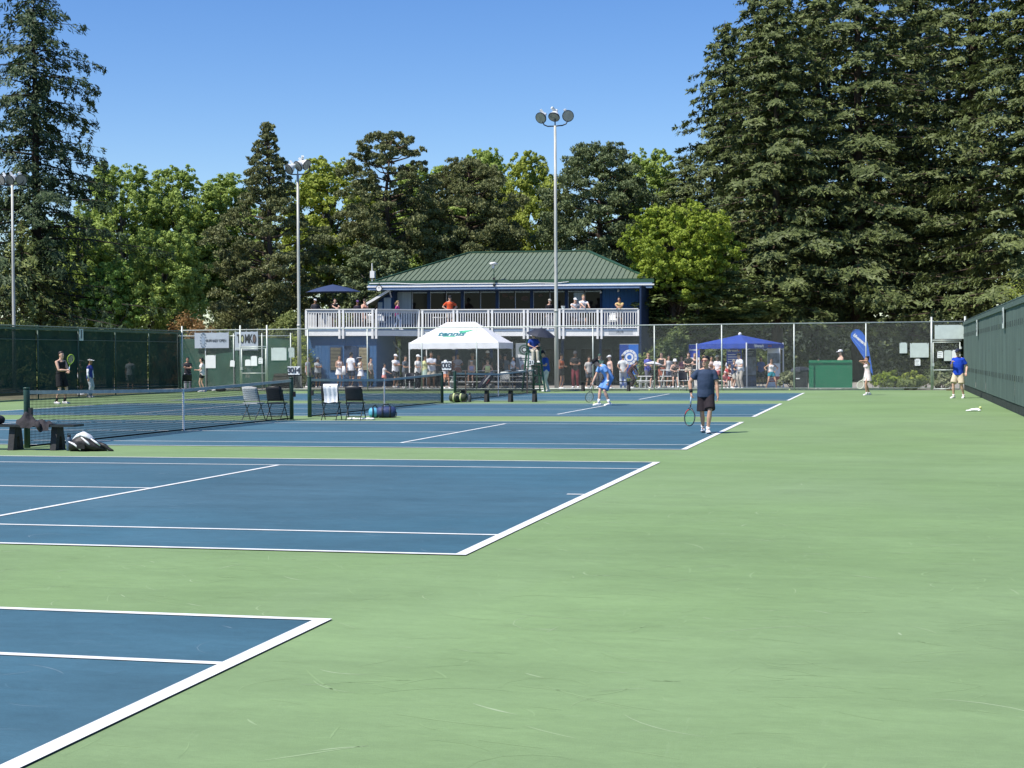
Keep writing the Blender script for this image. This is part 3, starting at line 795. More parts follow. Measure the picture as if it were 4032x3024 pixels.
rz0 = zg1+0.01
rl, rr = bl(1845, 997, 69+YRi), bl(2310, 990, 69+YRi); rz1 = (rl.z+rr.z)/2
ra, rb = bx(1478, 69+YE+0.25), bx(2552, 69+YE+0.25); ye = YE+0.25; yb = 2*YRi-ye
rlx, rrx = rl.x, rr.x
roof = MB().add([(ra, ye, rz0), (rb, ye, rz0), (rb, yb, rz0), (ra, yb, rz0), (rlx, YRi, rz1-0.03), (rrx, YRi, rz1-0.03)], [(0, 1, 5, 4), (1, 2, 5), (2, 3, 4, 5), (3, 0, 4), (3, 2, 1, 0)]).build('roof', M_ROOF_D, house)
def rp(x, t): return Vector((x, ye+(YRi-ye)*t, rz0+(rz1-rz0)*t))
n_ = Vector((0, -(rz1-rz0), YRi-ye)).normalized()
step = 0.292; x = ra+0.04; k = 0
def tmax(x):
    if x < rlx: return max(0, (x-ra)/(rlx-ra))
    if x > rrx: return max(0, (rb-x)/(rb-rrx))
    return 1.0
while x < rb-0.1:
    x2 = min(x+step-0.045, rb-0.02); t1, t2 = tmax(x), tmax(x2)
    poly = [rp(x, 0), rp(x2, 0), rp(x2, t2*0.995), rp(x, t1*0.995)]
    if x < rlx < x2: poly.insert(3, rp(rlx, 0.995))
    if x < rrx < x2: poly.insert(3, rp(rrx, 0.995))
    MB().prism([p+n_*0.004 for p in poly], n_*0.018).build('roof_panel', M_ROOF, roof)
    x += step
for xx in np.arange(ra+0.04-0.022+step, rb-0.15, step):
    t = tmax(xx)*0.99
    MB().bar(rp(xx, 0)+n_*0.02, rp(xx, t)+n_*0.02, 0.03, 0.06, up=n_).build('roof_seam', M_ROOF_D, roof)
MB().bar(rp(rlx, 1)+Vector((0, 0, 0.05)), rp(rrx, 1)+Vector((0, 0, 0.05)), 0.26, 0.07).build('ridge_cap', M_FASCIA, roof)
for (a, b) in ((rp(ra, 0), rp(rlx, 1)), (rp(rb, 0), rp(rrx, 1))): MB().bar(a+Vector((0, 0, 0.05)), b+Vector((0, 0, 0.05)), 0.22, 0.06).build('hip_cap', M_FASCIA, roof)
# right end block, chimney pot
ch = bl(2562, 1088, 75)
MB().box(ch.x-0.3, ch.x+0.3, 5.4, 6.0, rz0-0.1, rz0+0.45).build('chimney_base', M_FASCIA, house)
c = MB().tube([(ch.x, 5.7, rz0+0.45), (ch.x, 5.7, rz0+0.52), (ch.x, 5.7, rz0+0.56), (ch.x, 5.7, rz0+1.15)], [0.30, 0.30, 0.16, 0.16], 12).build('chimney_pot', mat('pot_rusty', (0.38, 0.27, 0.20), 0.7, 0.5, 9), house, smooth=False)
# lower sloping roof on the left end
q0, q1 = bl(1445, 1200, 72.2), bl(1532, 1146, 72.2)
yw0, yw1 = 3.2, 9.0
MB().prism([(q0.x, yw0, q0.z), (q1.x, yw0, q1.z), (q1.x, yw0, q1.z+0.14), (q0.x, yw0, q0.z+0.14)], (0, yw1-yw0, 0)).build('wing_roof', M_ROOF, house)
MB().bar((q0.x-0.05, yw0-0.03, q0.z+0.06), (q1.x, yw0-0.03, q1.z+0.06), 0.05, 0.13).build('rake_board', M_TRIM, house)
MB().prism([(q0.x+0.5, yw0+0.5, ZF), (ux0+0.3, yw0+0.5, ZF), (ux0+0.3, yw0+0.5, q1.z+0.15), (q0.x+0.5, yw0+0.5, q0.z+0.25)], (0, 5, 0)).build('wing_wall', M_SIDING_D, house)
for (u0, u1, v0) in ((1485, 1502, 1190), (1508, 1536, 1172)):
    a, b = bl(u0, v0, 72.6), bl(u1, 1225, 72.6)
    f = MB().box(a.x-0.03, b.x+0.03, yw0+0.46, yw0+0.495, b.z-0.3, a.z+0.03).build('window', M_SIDING, house)
    MB().box(a.x, b.x, yw0+0.44, yw0+0.455, b.z-0.3, a.z).build('pane', M_CURTAIN, f)
MB().tube([bl(1531, 1139, 72.2), bl(1533, 1155, 72.4), bl(1543, 1185, 73.0), bl(1544, 1260, 73.0)], 0.05, 8).build('downspout', M_RAILB, house, smooth=True)
text('3636', 0.24, (bx(2439, 69+Y2), Y2+0.008, ZB+0.22), M_INK, house, name='house_number', xs=0.9)
MB().box(bx(2395, 69+Y2), bx(2490, 69+Y2), Y2+0.010, Y2+0.0135, ZB+0.06, ZB+0.30).build('number_board', M_RAILB, house)
# clock under the eave
cq = bl(1490, 1136, 69+YE-0.2)
ck = empty('wall_clock', house.matrix_basis @ Vector((cq.x, YE-0.2, cq.z)), label='round white wall clock with black rim under the left eave', cat='clock')
MB().disc((0, 0, 0), 0.19, (0, -1, 0), 0.06, 24).build('rim', M_BLACK, ck)
MB().disc((0, -0.062, 0), 0.15, (0, -1, 0), 0.005, 24).build('dial', M_TRIM, ck)
for ang, ln in ((0.5, 0.085), (-0.45, 0.10)): MB().bar((0, -0.072, 0), (math.sin(ang)*ln, -0.072, math.cos(ang)*ln), 0.004, 0.018, up=(1, 0, 0)).build('clock_hand', M_BLACK, ck)
MB().bar((0, -0.02, 0.19), (0, -0.02, 0.32), 0.04, 0.04).build('bracket', M_BLACK, ck)
# antenna mast on the left, camera pole on the eave
am = house.matrix_basis @ Vector((bl(1462, 1095, 75).x, 6.0, zg1))
an = empty('antenna_mast', am, label='white radio antenna mast on the left end of the roof', cat='antenna')
hh = bl(1460, 1037, 75).z-zg1
MB().tube([(0, 0, 0), (0, 0, hh)], 0.035, 8).build('mast', M_TRIM, an)
MB().box(-0.11, 0.16, -0.08, 0.08, hh*0.28, hh*0.62).build('radio_box', M_TRIM, an)
MB().tube([(0.20, 0, 0.05), (0.20, 0, hh*0.62), (0.1, 0, hh*0.62)], 0.012, 6).build('cable', M_GALV, an)
cb = bl(1942, 1130, 69+YE-0.15)
cp = empty('camera_pole', house.matrix_basis @ Vector((cb.x, YE-0.16, cb.z)), label='thin pole with white camera clamped to the middle of the eave', cat='camera')
tz = bl(1940, 1020, 69+YE-0.15).z-cb.z
MB().tube([(0, 0, 0), (0, 0, tz)], 0.025, 8).build('pole', M_FASCIA, cp)
MB().box(-0.05, 0.05, -0.05, 0.08, 0.05, 0.16).build('clamp', M_BLACK, cp); MB().box(-0.06, 0.06, -0.06, 0.08, 0.42, 0.52).build('clamp', M_BLACK, cp)
MB().tube([(-0.18, -0.16, tz-0.28), (0.02, 0, tz-0.24), (0.18, 0.10, tz-0.30)], [0.07, 0.085, 0.05], 10).build('camera_body', M_TRIM, cp, smooth=True)
MB().box(-0.10, 0.02, -0.05, 0.05, tz-0.52, tz-0.30).build('junction_box', M_TRIM, cp)
for (u, v) in ((2360, 1146), (2429, 1140)):
    c = bl(u, v, 73.1)
    fl = empty('flood_light', house.matrix_basis @ Vector((c.x, YW-0.05, c.z)), label='small white spot light on the blue upper wall, %s one' % ('left' if u < 2400 else 'right'), cat='light', group='wall spot lights')
    MB().tube([(0, 0, 0), (0, -0.12, 0.02), (0.05, -0.18, -0.10)], [0.03, 0.03, 0.07], 8).build('lamp_head', M_TRIM, fl, smooth=True)
    MB().box(-0.05, 0.05, 0.0, 0.04, -0.05, 0.05).build('mount', M_TRIM, fl)
# ================================================================ lamp posts
M_POLE = mat('pole_galvanised', (0.46, 0.46, 0.42), 0.55, 0.25, 3, metal=0.2, stretch=(6, 6, 0.4))
M_LAMPW = mat('lamp_white', (0.70, 0.72, 0.72), 0.5)
M_LENS = mat('lamp_lens', (0.30, 0.31, 0.30), 0.15, 0.2, 6, spec=0.7)
M_DKM = mat('dark_metal', (0.05, 0.055, 0.065), 0.5, 0.2, 10, metal=0.3)
def flood(root, c, aim, r=0.27):
    """bell shaped flood lamp, lens facing aim"""
    a = Vector(aim).normalized(); c = Vector(c)
    s = a.cross(Vector((0, 0, 1))).normalized(); t = s.cross(a)
    ring = lambda d, rr: (c-a*d, s*rr, t*rr)
    h = MB().loft([ring(0, r), ring(0.06, r*0.97), ring(0.20, r*0.72), ring(0.32, r*0.40), ring(0.40, r*0.30), ring(0.50, r*0.28), ring(0.52, r*0.15)], 16).build('lamp_head', M_LAMPW, root, smooth=True)
    MB().loft([ring(-0.012, r*1.05), ring(0.03, r*1.05)], 16).build('lamp_rim', M_DKM, h)
    MB().loft([ring(-0.022, r*0.92), ring(-0.014, r*0.92)], 16).build('lens', M_LENS, h)
    b = MB().bar(c-a*0.36+t*0.05, c-a*0.36+t*0.30+s*0.12, 0.12, 0.10)
    b.build('ballast', M_LAMPW, root)
def lamp_post(base, H, label, arms, yaw=0.0, r0=0.105, r1=0.06):
    o = empty('flood_light_post', base, yaw, label=label, cat='lamp post', group='court lamp posts')
    MB().tube([(0, 0, 0), (0, 0, H*0.30), (0, 0, H*0.30+0.05), (0, 0, H*0.62), (0, 0, H)], [r0, r0*0.92, r0*0.82, r0*0.72, r1], 12).build('pole', M_POLE, o, smooth=True)
    MB().tube([(0, 0, H*0.30-0.06), (0, 0, H*0.30+0.06)], r0*1.03, 12).build('pole_joint', M_POLE, o, smooth=True)
    MB().box(-0.16, 0.16, -0.16, 0.16, 0, 0.03).build('base_plate', M_POLE, o)
    w = 0.60
    MB().tube([(-w, 0, H+0.42), (-w, 0, H+0.2), (-w+0.08, 0, H+0.04), (-w+0.25, 0, H-0.03), (0, 0, H-0.02), (w-0.25, 0, H+0.01), (w-0.08, 0, H+0.08), (w, 0, H+0.22), (w, 0, H+0.42)], 0.03, 8).build('cross_arm', M_DKM, o, smooth=True)
    MB().tube([(0, 0, H-0.05), (0, 0, H+0.35)], 0.03, 8).build('stem', M_DKM, o)
    for (x, z, aim) in arms: flood(o, (x, -0.05, H+z), aim)
    return o
arms1 = [(-0.68, 0.36, (-0.45, -0.75, -0.48)), (-0.05, 0.40, (-0.25, -0.6, -0.75)), (0.62, 0.45, (0.10, -0.92, -0.20))]
b1 = atY(2192, 1530, FY1+1.3)
lamp_post((b1.x, b1.y, 0), ZY(2183, 495, b1.y), 'tall galvanised lamp post with three flood lamps in front of the club house', arms1, YAW*-1)
b2 = atY(1180, 1530, FY1+1.4)
lamp_post((b2.x, b2.y, 0), ZY(1180, 685, b2.y), 'lamp post with three flood lamps left of the club house', [(-0.45, 0.22, (-0.80, -0.30, -0.55)), (0.0, 0.38, (-0.75, -0.35, -0.5)), (0.45, 0.46, (0.55, -0.55, -0.45))], R(30))
b3 = atY(58, 1540, 58.5)
lamp_post((b3.x, b3.y, 0), ZY(58, 728, b3.y), 'lamp post with flood lamps behind the left windscreen', [(-0.55, 0.25, (-0.5, -0.8, -0.35)), (-0.12, 0.25, (-0.3, -0.8, -0.45)), (0.5, 0.25, (0.3, -0.85, -0.35))], R(12))
b4 = atY(-50, 1560, 43)
lamp_post((b4.x, b4.y, 0), ZY(-20, 395, b4.y), 'lamp post cut by the left picture edge showing two white lamp heads', [(0.42, 0.52, (0.62, -0.35, -0.62)), (0.18, -0.02, (0.6, -0.3, -0.45)), (-0.5, 0.3, (-0.4, -0.8, -0.4))], R(14))

# ================================================================ seats
M_CBLK = mat('chair_black', (0.020, 0.021, 0.024), 0.45, 0.2, 8)
M_CWHT = mat('chair_white', (0.70, 0.71, 0.68), 0.5, 0.06, 5)
M_CTUBE = mat('chair_tube_grey', (0.10, 0.11, 0.12), 0.4, 0.1, 8, metal=0.4)
def folding_chair(loc, rz, label, white=False, tube=None, group='folding chairs'):
    c = empty('folding_chair', loc, rz, label=label, cat='chair', group=group)
    m = M_CWHT if white else M_CBLK; tm = tube or (M_CTUBE if white else M_CBLK)
    # faces local -Y
    w = 0.22
    for s in (-1, 1):
        MB().tube([(s*w, -0.24, 0), (s*w, 0.02, 0.42), (s*w*0.98, 0.16, 0.80)], 0.013, 6).build('leg', tm, c, smooth=True)
        MB().tube([(s*(w-0.03), 0.26, 0), (s*(w-0.03), -0.16, 0.44)], 0.012, 6).build('leg', tm, c, smooth=True)
    if white:
        MB().tube([(s*w*0.98, 0.16, 0.80) for s in (-1,)] + [(-w*0.8, 0.175, 0.87), (0, 0.18, 0.895), (w*0.8, 0.175, 0.87), (w*0.98, 0.16, 0.80)], 0.012, 6).build('back_hoop', tm, c, smooth=True)
    bz = [(0.50 + 0.36*i/6) for i in range(7)]
    vs = []; fs = []
    for i, z in enumerate(bz):
        for j in range(9):
            x = (j/8-0.5)*2*(w-0.005)*(0.99 if i in (0, 6) else 1.0)
            y = 0.055+(z-0.42)*0.36 + 0.035*(1-(2*j/8-1)**2) - 0.02
            zz = z + (0.02*(1-(2*j/8-1)**2) if i == 6 else 0) 
            vs.append((x, y, zz))
    n = len(vs); vs += [(x, y+0.018, z) for x, y, z in vs]
    for i in range(6):
        for j in range(8):
            a = i*9+j; fs += [(a, a+1, a+10, a+9), (n+a+9, n+a+10, n+a+1, n+a)]
    for j in range(8): fs += [(j+1, j, n+j, n+j+1), (54+j, 54+j+1, n+55+j, n+54+j)]
    for i in range(6): fs += [(i*9, i*9+9, n+i*9+9, n+i*9), (i*9+17, i*9+8, n+i*9+8, n+i*9+17)]
    MB().add(vs, fs).build('backrest', m, c, smooth=True)
    sm = MB().loft([((0, -0.02, 0.425), (0.215, 0, 0), (0, 0.215, 0)), ((0, -0.02, 0.45), (0.225, 0, 0), (0, 0.225, 0)), ((0, -0.02, 0.46), (0.21, 0, 0), (0, 0.21, 0))], 4)
    MB().prism([(-0.21, -0.24, 0.43), (0.21, -0.24, 0.43), (0.22, -0.20, 0.43), (0.21, 0.17, 0.43), (-0.21, 0.17, 0.43), (-0.22, -0.20, 0.43)], (0, 0, 0.028)).build('seat', m, c)
    MB().tube([(-w, -0.14, 0.16), (w, -0.14, 0.16)], 0.009, 6).build('stretcher', tm, c)
    MB().tube([(-w+0.03, 0.20, 0.10), (w-0.03, 0.20, 0.10)], 0.009, 6).build('stretcher', tm, c)
    return c
def gp(u, v): 
    p = atZ(u, v); return Vector((p.x, p.y, 0))
yc = gp(990, 1648).y
FACE = lambda a: heading(a)+math.pi     # chair: local -Y looks along heading
folding_chair((XY(995, 25.3)+0.0, 25.3, 0), FACE(160), 'white folding chair behind the nearest net', white=True)
folding_chair((XY(1087, 25.3), 25.3, 0), FACE(168), 'black folding chair beside the white one behind the nearest net')
ch_t = folding_chair((XY(1302, 25.5), 25.5, 0), FACE(172), 'black folding chair with a white towel over its back')
folding_chair((XY(1397, 25.5), 25.5, 0), FACE(172), 'black folding chair between the towel chair and the blue bags')
folding_chair((XY(735, 57.9), 57.9, 0), FACE(200), 'black folding chair against the left end of the far fence', tube=M_CBLK)
folding_chair((XY(1614, 57.6), 57.6, 0), FACE(5), 'black folding chair at the far fence left of the tent', tube=M_GALV)
folding_chair((XY(2690, 58.0), 58.0, 0), FACE(5), 'black folding chair with pale legs at the far fence by the striding man', tube=M_GALV)
folding_chair((XY(1990, 60.2), 60.2, 0), FACE(10), 'cream folding chair behind the farthest net', white=True, tube=M_GALV)
# towel over the chair back
tw = empty('towel', ch_t.location, ch_t.rotation_euler.z, label='white towel draped over the back of a black folding chair', cat='towel')
vs = []; fs = []
prof = [(0.06, 0.48), (0.060, 0.60), (0.085, 0.72), (0.125, 0.86), (0.165, 0.925), (0.205, 0.935), (0.245, 0.90), (0.24, 0.80), (0.19, 0.66), (0.185, 0.52), (0.20, 0.46)]
for i, (y, z) in enumerate(prof):
    for j in range(15):
        a = j/14; x = -0.235+0.38*a*(1-0.10*abs(i-5)/5)+0.015*abs(i-5)/5
        fold = 0.012*math.sin(a*19+i*0.25)*(abs(i-5)/5+0.2)
        vs.append((x, y+(fold if i > 5 else -fold), z+0.012*math.sin(a*7)*(1 if i in (0, 10) else 0)))
for i in range(len(prof)-1):
    for j in range(14):
        a = i*15+j; fs.append((a, a+1, a+16, a+15))
MB().add(vs, fs).build('cloth', mat('towel_white', (0.80, 0.80, 0.80), 0.95, 0.04, 20, bump=0.004, bscale=120), tw, smooth=True)
lump = MB()
for (x, y, z, r, sc) in ((-0.10, -0.02, 0.485, 0.05, (1.3, 1.0, 0.7)), (0.06, -0.03, 0.478, 0.05, (2.2, 1.2, 0.55)), (0.14, 0.0, 0.474, 0.04, (1.2, 1.4, 0.6))): lump.sphere((x, y, z), r, 10, 6, sc)
lump.build('crumpled_end', MATS['towel_white'], tw, smooth=True)
tw2 = empty('towel', (XY(1425, 25.6), 25.55, 0.0), label='white towel lying on the ground under the folding chair', cat='towel')
lump = MB()
for k in range(7): lump.sphere((-0.32+k*0.1, 0.03*math.sin(k*2), 0.032), 0.06, 10, 6, (1.3, 1.0, 0.5+0.1*(k % 2)))
lump.build('cloth', MATS['towel_white'], tw2, smooth=True)

M_BWOOD = mat('bench_black', (0.022, 0.022, 0.024), 0.65, 0.35, 6, bump=0.004)
M_BEDGE = mat('bench_worn_grey', (0.14, 0.15, 0.16), 0.7, 0.4, 9, stretch=(1, 1, 0.3), bump=0.003)
M_BSEAT = mat('bench_top', (0.022, 0.028, 0.028), 0.5, 0.3, 6)
def bench(loc, rz, L, legs, label):
    b = empty('player_bench', loc, rz, label=label, cat='bench', group='black player benches')
    for y in (-0.105, 0.105): MB().box(-L/2, L/2, y-0.095, y+0.095, 0.415, 0.455).build('seat_plank', M_BSEAT, b)
    for x in legs:
        # splayed leg pair seen from the side: two planks forming an A
        lg = MB(); 
        lg.prism([(x-0.055, -0.20, 0), (x-0.055, -0.08, 0), (x-0.055, -0.035, 0.24), (x-0.055, 0.035, 0.24), (x-0.055, 0.08, 0), (x-0.055, 0.20, 0), (x-0.055, 0.115, 0.412), (x-0.055, -0.115, 0.412)], (0.11, 0, 0))
        lg.build('leg', M_BWOOD, b)
    return b
# the left bench stands across the view: its long side runs along the sideline
lb = atZ(120, 1774); lb2 = atZ(250, 1776)
bl_c = (XY(40, 12.6), 12.6, 0)
bench_l = bench((XY(0, 12.6)-0.02, 12.6, 0), R(4), 3.0, (-1.25, 0.30, 1.10), 'black bench with a dark jacket on it at the left picture edge')
def leg_bench(loc, rz, L, n, label):
    return bench(loc, rz, L, [(-L/2+0.18)+(L-0.36)*i/(n-1) for i in range(n)], label)
x0, x1 = XY(1820, 41.1), XY(2096, 41.1)
lbn = leg_bench(((x0+x1)/2+0.05, 41.1, 0), R(0), (x1-x0)*1.16, 4, 'long black bench beside the green and black kit bag')
x0, x1 = XY(2280, 57.7), XY(2490, 57.7)
leg_bench(((x0+x1)/2, 57.7, 0), R(0), (x1-x0), 3, 'black bench at the far fence behind the bent over player')

# ================================================================ bags and bottles
def bottle(loc, h, r, col, label):
    b = empty('water_bottle', loc, label=label, cat='bottle')
    MB().tube([(0, 0, 0), (0, 0, 0.01), (0, 0, h*0.68), (0, 0, h*0.76), (0, 0, h*0.80)], [r*0.9, r, r, r*0.75, r*0.6], 14).build('flask', mat('bottle_%s' % label[:12], col, 0.4), b, smooth=True)
    MB().tube([(0, 0, h*0.80), (0, 0, h*0.93)], r*0.62, 12).build('lid', M_BLACK, b)
    MB().tube([(-r*0.5, 0, h*0.90), (-r*0.5, 0, h), (r*0.5, 0, h), (r*0.5, 0, h*0.90)], r*0.13, 6).build('handle', M_BLACK, b)
bp_ = atZ(272, 1775)
bottle((bp_.x, bp_.y, 0), 0.30, 0.047, (0.06, 0.10, 0.15), 'navy flask standing beside the black and white backpack')
q = atZ(1834, 1583); bottle((q.x, q.y, 0), 0.27, 0.05, (0.75, 0.76, 0.74), 'white flask beside the green and black kit bag')
q = atZ(1850, 1583); bottle((q.x, q.y, 0), 0.32, 0.055, (0.08, 0.09, 0.10), 'dark flask beside the first leg of the long bench')
def blob(mb, c, rx, ry, rz, n=14, m=8, flat=0.0, seed=0, jit=0.06):
    r = random.Random(seed); c = Vector(c); rings = []
    for i in range(m+1):
        a = -math.pi/2+math.pi*i/m
        k = max(abs(math.cos(a))**0.6, 0.05)
        z = math.sin(a)*rz
        z = max(z, -rz*(1-flat))
        rings.append((c+Vector((r.uniform(-jit, jit)*rx, r.uniform(-jit, jit)*ry, z)), Vector((rx*k*(1+r.uniform(-jit, jit)), 0, 0)), Vector((0, ry*k*(1+r.uniform(-jit, jit)), 0))))
    mb.loft(rings, n); return mb
M_NYL_B = mat('nylon_black', (0.018, 0.017, 0.018), 0.55, 0.3, 9, bump=0.02, bscale=9)
M_NYL_W = mat('nylon_white', (0.72, 0.73, 0.74), 0.6, 0.08, 9, bump=0.01, bscale=12)
bk = empty('backpack', tuple(gp(345, 1776)), R(8), label='black and white backpack lying in front of the nearest net', cat='backpack')
bkr = [(-0.31, .08, .10), (-0.29, .12, .17), (-0.20, .165, .26), (-0.08, .18, .30), (0.05, .175, .25), (0.18, .15, .17), (0.28, .11, .11), (0.34, .06, .06)]
MB().loft([(Vector((x, 0.015*math.sin(x*30), h/2)), Vector((0, w, 0)), Vector((0, 0, h/2))) for x, w, h in bkr], 14).build('main_pocket', M_NYL_B, bk, smooth=True)
MB().loft([(Vector((x, 0.01, h*z_)), Vector((0, w, 0)), Vector((0, 0, t_))) for x, w, h, z_, t_ in ((-0.24, .09, .24, .86, .03), (-0.17, .13, .29, .88, .05), (-0.08, .14, .32, .90, .055), (0.03, .12, .28, .88, .04), (0.11, .08, .22, .86, .02))], 12).build('white_top', M_NYL_W, bk, smooth=True)
for k, (xa_, za_, xm_, zm_, xb_, zb_) in enumerate(((-0.30, .17, -0.18, .13, -0.06, .03), (-0.06, .25, 0.05, .16, 0.12, .09), (0.10, .22, 0.20, .16, 0.27, .10))):
    MB().tube([(xa_, -0.10 if k != 1 else -0.14, za_), (xm_, -0.168+0.02*k, zm_), (xb_, -0.172+0.03*k, zb_)], [0.010, 0.019, 0.012], 8).build('white_piping', M_NYL_W, bk, smooth=True)
MB().box(-0.12, 0.02, -0.195, -0.17, 0.05, 0.13).build('front_pocket', M_NYL_B, bk)
MB().tube([(0.22, -0.05, 0.14), (0.34, -0.08, 0.10), (0.42, -0.06, 0.03), (0.50, -0.1, 0.015)], [0.03, 0.035, 0.03, 0.012], 8).build('strap', M_NYL_B, bk, smooth=True)
# jacket draped on the left bench
jk = empty('jacket', tuple(Vector((XY(120, 12.55), 12.55, 0.455))), R(4), label='dark grey jacket crumpled over the left bench', cat='jacket')
jm = mat('jacket_charcoal', (0.028, 0.025, 0.028), 0.85, 0.25, 8, bump=0.03, bscale=9)
r_ = random.Random(2); vs = []; fs = []
NX, NYY = 22, 14
for j in range(NYY+1):
    for i in range(NX+1):
        a, b_ = i/NX, j/NYY
        x = -0.22+0.62*a; y = -0.17+0.34*b_
        hgt = 0.20*math.exp(-((a-0.22)/0.20)**2) + 0.05*math.exp(-((a-0.65)/0.2)**2)
        z = 0.012+hgt*(1-0.6*abs(2*b_-1)) + 0.020*math.sin(a*23+b_*9)+0.014*math.sin(a*11-b_*17)+0.012
        if b_ < 0.18: z -= (0.18-b_)*0.9*(0.4+0.6*math.sin(a*6)**2); y -= 0.02
        z -= max(0, a-0.80)*0.15 
        vs.append((x+0.01*math.sin(b_*20), y, max(z, 0.012) if 0.15 < b_ < 0.95 else z))
for j in range(NYY):
    for i in range(NX):
        k = j*(NX+1)+i; fs.append((k, k+1, k+NX+2, k+NX+1))
MB().add(vs, fs).build('body', jm, jk, smooth=True)
MB().tube([(0.20, -0.17, 0.04), (0.24, -0.20, -0.02), (0.25, -0.20, -0.09)], [0.045, 0.04, 0.02], 8).build('sleeve', jm, jk, smooth=True)
lbag = empty('sports_bag', (XY(5, 12.6)-0.06, 12.6, 0.455), label='black bag on the left bench cut by the picture edge', cat='bag')
blob(MB(), (-0.08, 0, 0.08), 0.20, 0.14, 0.085, seed=8, flat=0.06).build('body', M_NYL_B, lbag, smooth=True)
MB().tube([(-0.2, 0, 0.15), (-0.1, 0, 0.22), (0.02, 0, 0.14)], 0.012, 6).build('handle', M_NYL_B, lbag)
# blue holdalls by the chairs
def holdall(loc, rz, L, r, cols, label):
    h = empty('holdall', loc, rz, label=label, cat='bag')
    ringz = [(-L/2, 0.55), (-L/2+0.03, 0.85), (-L/4, 1.0), (0, 1.03), (L/4, 1.0), (L/2-0.03, 0.85), (L/2, 0.55)]
    MB().loft([(Vector((x, 0, r)), Vector((0, r*k, 0)), Vector((0, 0, r*k*0.98))) for x, k in ringz], 14).build('body', mat('bag_'+label[:14], cols[0], 0.6, 0.2, 8, bump=0.015, bscale=10), h, smooth=True)
    for x in (-L*0.2, L*0.2):
        MB().loft([(Vector((x-0.025, 0, r)), Vector((0, r*1.06, 0)), Vector((0, 0, r*1.05))), (Vector((x+0.025, 0, r)), Vector((0, r*1.06, 0)), Vector((0, 0, r*1.05)))], 14).build('band', mat('band_'+label[:14], cols[1], 0.6), h, smooth=True)
    MB().tube([(-L*0.2, -0.05, r*1.95), (-L*0.1, -0.06, r*2.35), (L*0.1, -0.06, r*2.35), (L*0.2, -0.05, r*1.95)], 0.014, 6).build('handle', M_BLACK, h)
    MB().tube([(L*0.5, 0, r), (L*0.56, -0.1, r*0.8), (L*0.52, -0.16, r*0.2), (L*0.3, -0.2, 0.02)], 0.012, 6).build('strap', M_BLACK, h)
    return h
q = gp(1475, 1645); holdall(q, R(28), 0.30, 0.140, ((0.10, 0.38, 0.55), (0.02, 0.05, 0.10)), 'turquoise holdall standing next to the navy one')
q = gp(1522, 1645); holdall(q, R(15), 0.50, 0.155, ((0.025, 0.045, 0.13), (0.02, 0.025, 0.05)), 'navy holdall at the right of the folding chairs')
q = gp(1805, 1584); holdall(q, R(-6), 0.66, 0.165, ((0.035, 0.045, 0.025), (0.50, 0.56, 0.26)), 'green and black kit bag at the foot of the middle net post')
rb_ = empty('racket_bag', (XY(1915, 59.8), 59.8, 0), heading(0), label='navy and white racket bag leaning against the white bleacher', cat='bag')
rbag = MB().loft([(Vector((0.40, 0.05, 0.06)), Vector((0.05, 0, 0.12)), Vector((0, 0.08, 0))), (Vector((0.25, 0.0, 0.20)), Vector((0.10, 0, 0.14)), Vector((0, 0.13, 0))), (Vector((0.0, -0.05, 0.45)), Vector((0.14, 0, 0.13)), Vector((0, 0.14, 0))), (Vector((-0.22, -0.10, 0.72)), Vector((0.12, 0, 0.10)), Vector((0, 0.12, 0))), (Vector((-0.30, -0.12, 0.86)), Vector((0.05, 0, 0.04)), Vector((0, 0.06, 0)))], 12)
rbag.build('body', mat('bag_navy', (0.02, 0.025, 0.06), 0.6, 0.2, 6), rb_, smooth=True)
MB().tube([(0.18, 0.16, 0.30), (-0.03, 0.12, 0.54), (-0.22, 0.04, 0.78)], [0.02, 0.045, 0.025], 8).build('white_panel', M_NYL_W, rb_, smooth=True)
MB().tube([(0.02, 0.15, 0.30), (-0.15, 0.10, 0.52)], [0.02, 0.03], 8).build('red_panel', mat('bag_red', (0.35, 0.03, 0.05), 0.6), rb_, smooth=True)
fb = empty('duffel_bag', (XY(868, 58.2), 58.2, 0), label='low black bag on the ground at the far fence near the girl in black shorts', cat='bag')
blob(MB(), (0, 0, 0.08), 0.28, 0.14, 0.09, seed=4, flat=0.1).build('body', M_NYL_B, fb, smooth=True)
blob(MB(), (-0.36, 0, 0.05), 0.12, 0.09, 0.05, seed=5).build('white_towel', M_NYL_W, fb, smooth=True)

# ================================================================ bleachers
M_ALU = mat('bleacher_plank', (0.74, 0.75, 0.72), 0.6, 0.08, 3, stretch=(1, 6, 6))
def bleacher(x0, x1, y, label, rows=((0.0, 0.38), (0.45, 0.64), (0.9, 0.92))):
    b = empty('bleacher', ((x0+x1)/2, y, 0), label=label, cat='bleacher', group='white bleachers')
    L = x1-x0
    for (dy, z) in rows:
        for k in (0, 1): MB().box(-L/2, L/2, dy+k*0.135, dy+k*0.135+0.12, z-0.035, z).build('seat_plank', M_ALU, b)
        if z > 0.5: MB().box(-L/2, L/2, dy-0.20, dy-0.04, z-0.34, z-0.31).build('foot_plank', M_ALU, b)
    for x in (-L/2+0.15, 0, L/2-0.15):
        f = MB()
        for (dy, z) in rows:
            f.bar((x, dy+0.03, 0), (x, dy+0.03, z-0.035), 0.04, 0.04); f.bar((x, dy+0.22, 0), (x, dy+0.22, z-0.035), 0.04, 0.04)
        f.bar((x, rows[0][0], 0.05), (x, rows[-1][0]+0.25, 0.05), 0.04, 0.04); f.bar((x, rows[0][0], 0.3), (x, rows[-1][0]+0.2, rows[-1][1]-0.06), 0.035, 0.035)
        f.build('end_frame', M_GALV, b)
    return b
BLY = 63.0
bleacher(XY(1760, BLY), XY(2090, BLY), BLY, 'white bleacher under the white tent')
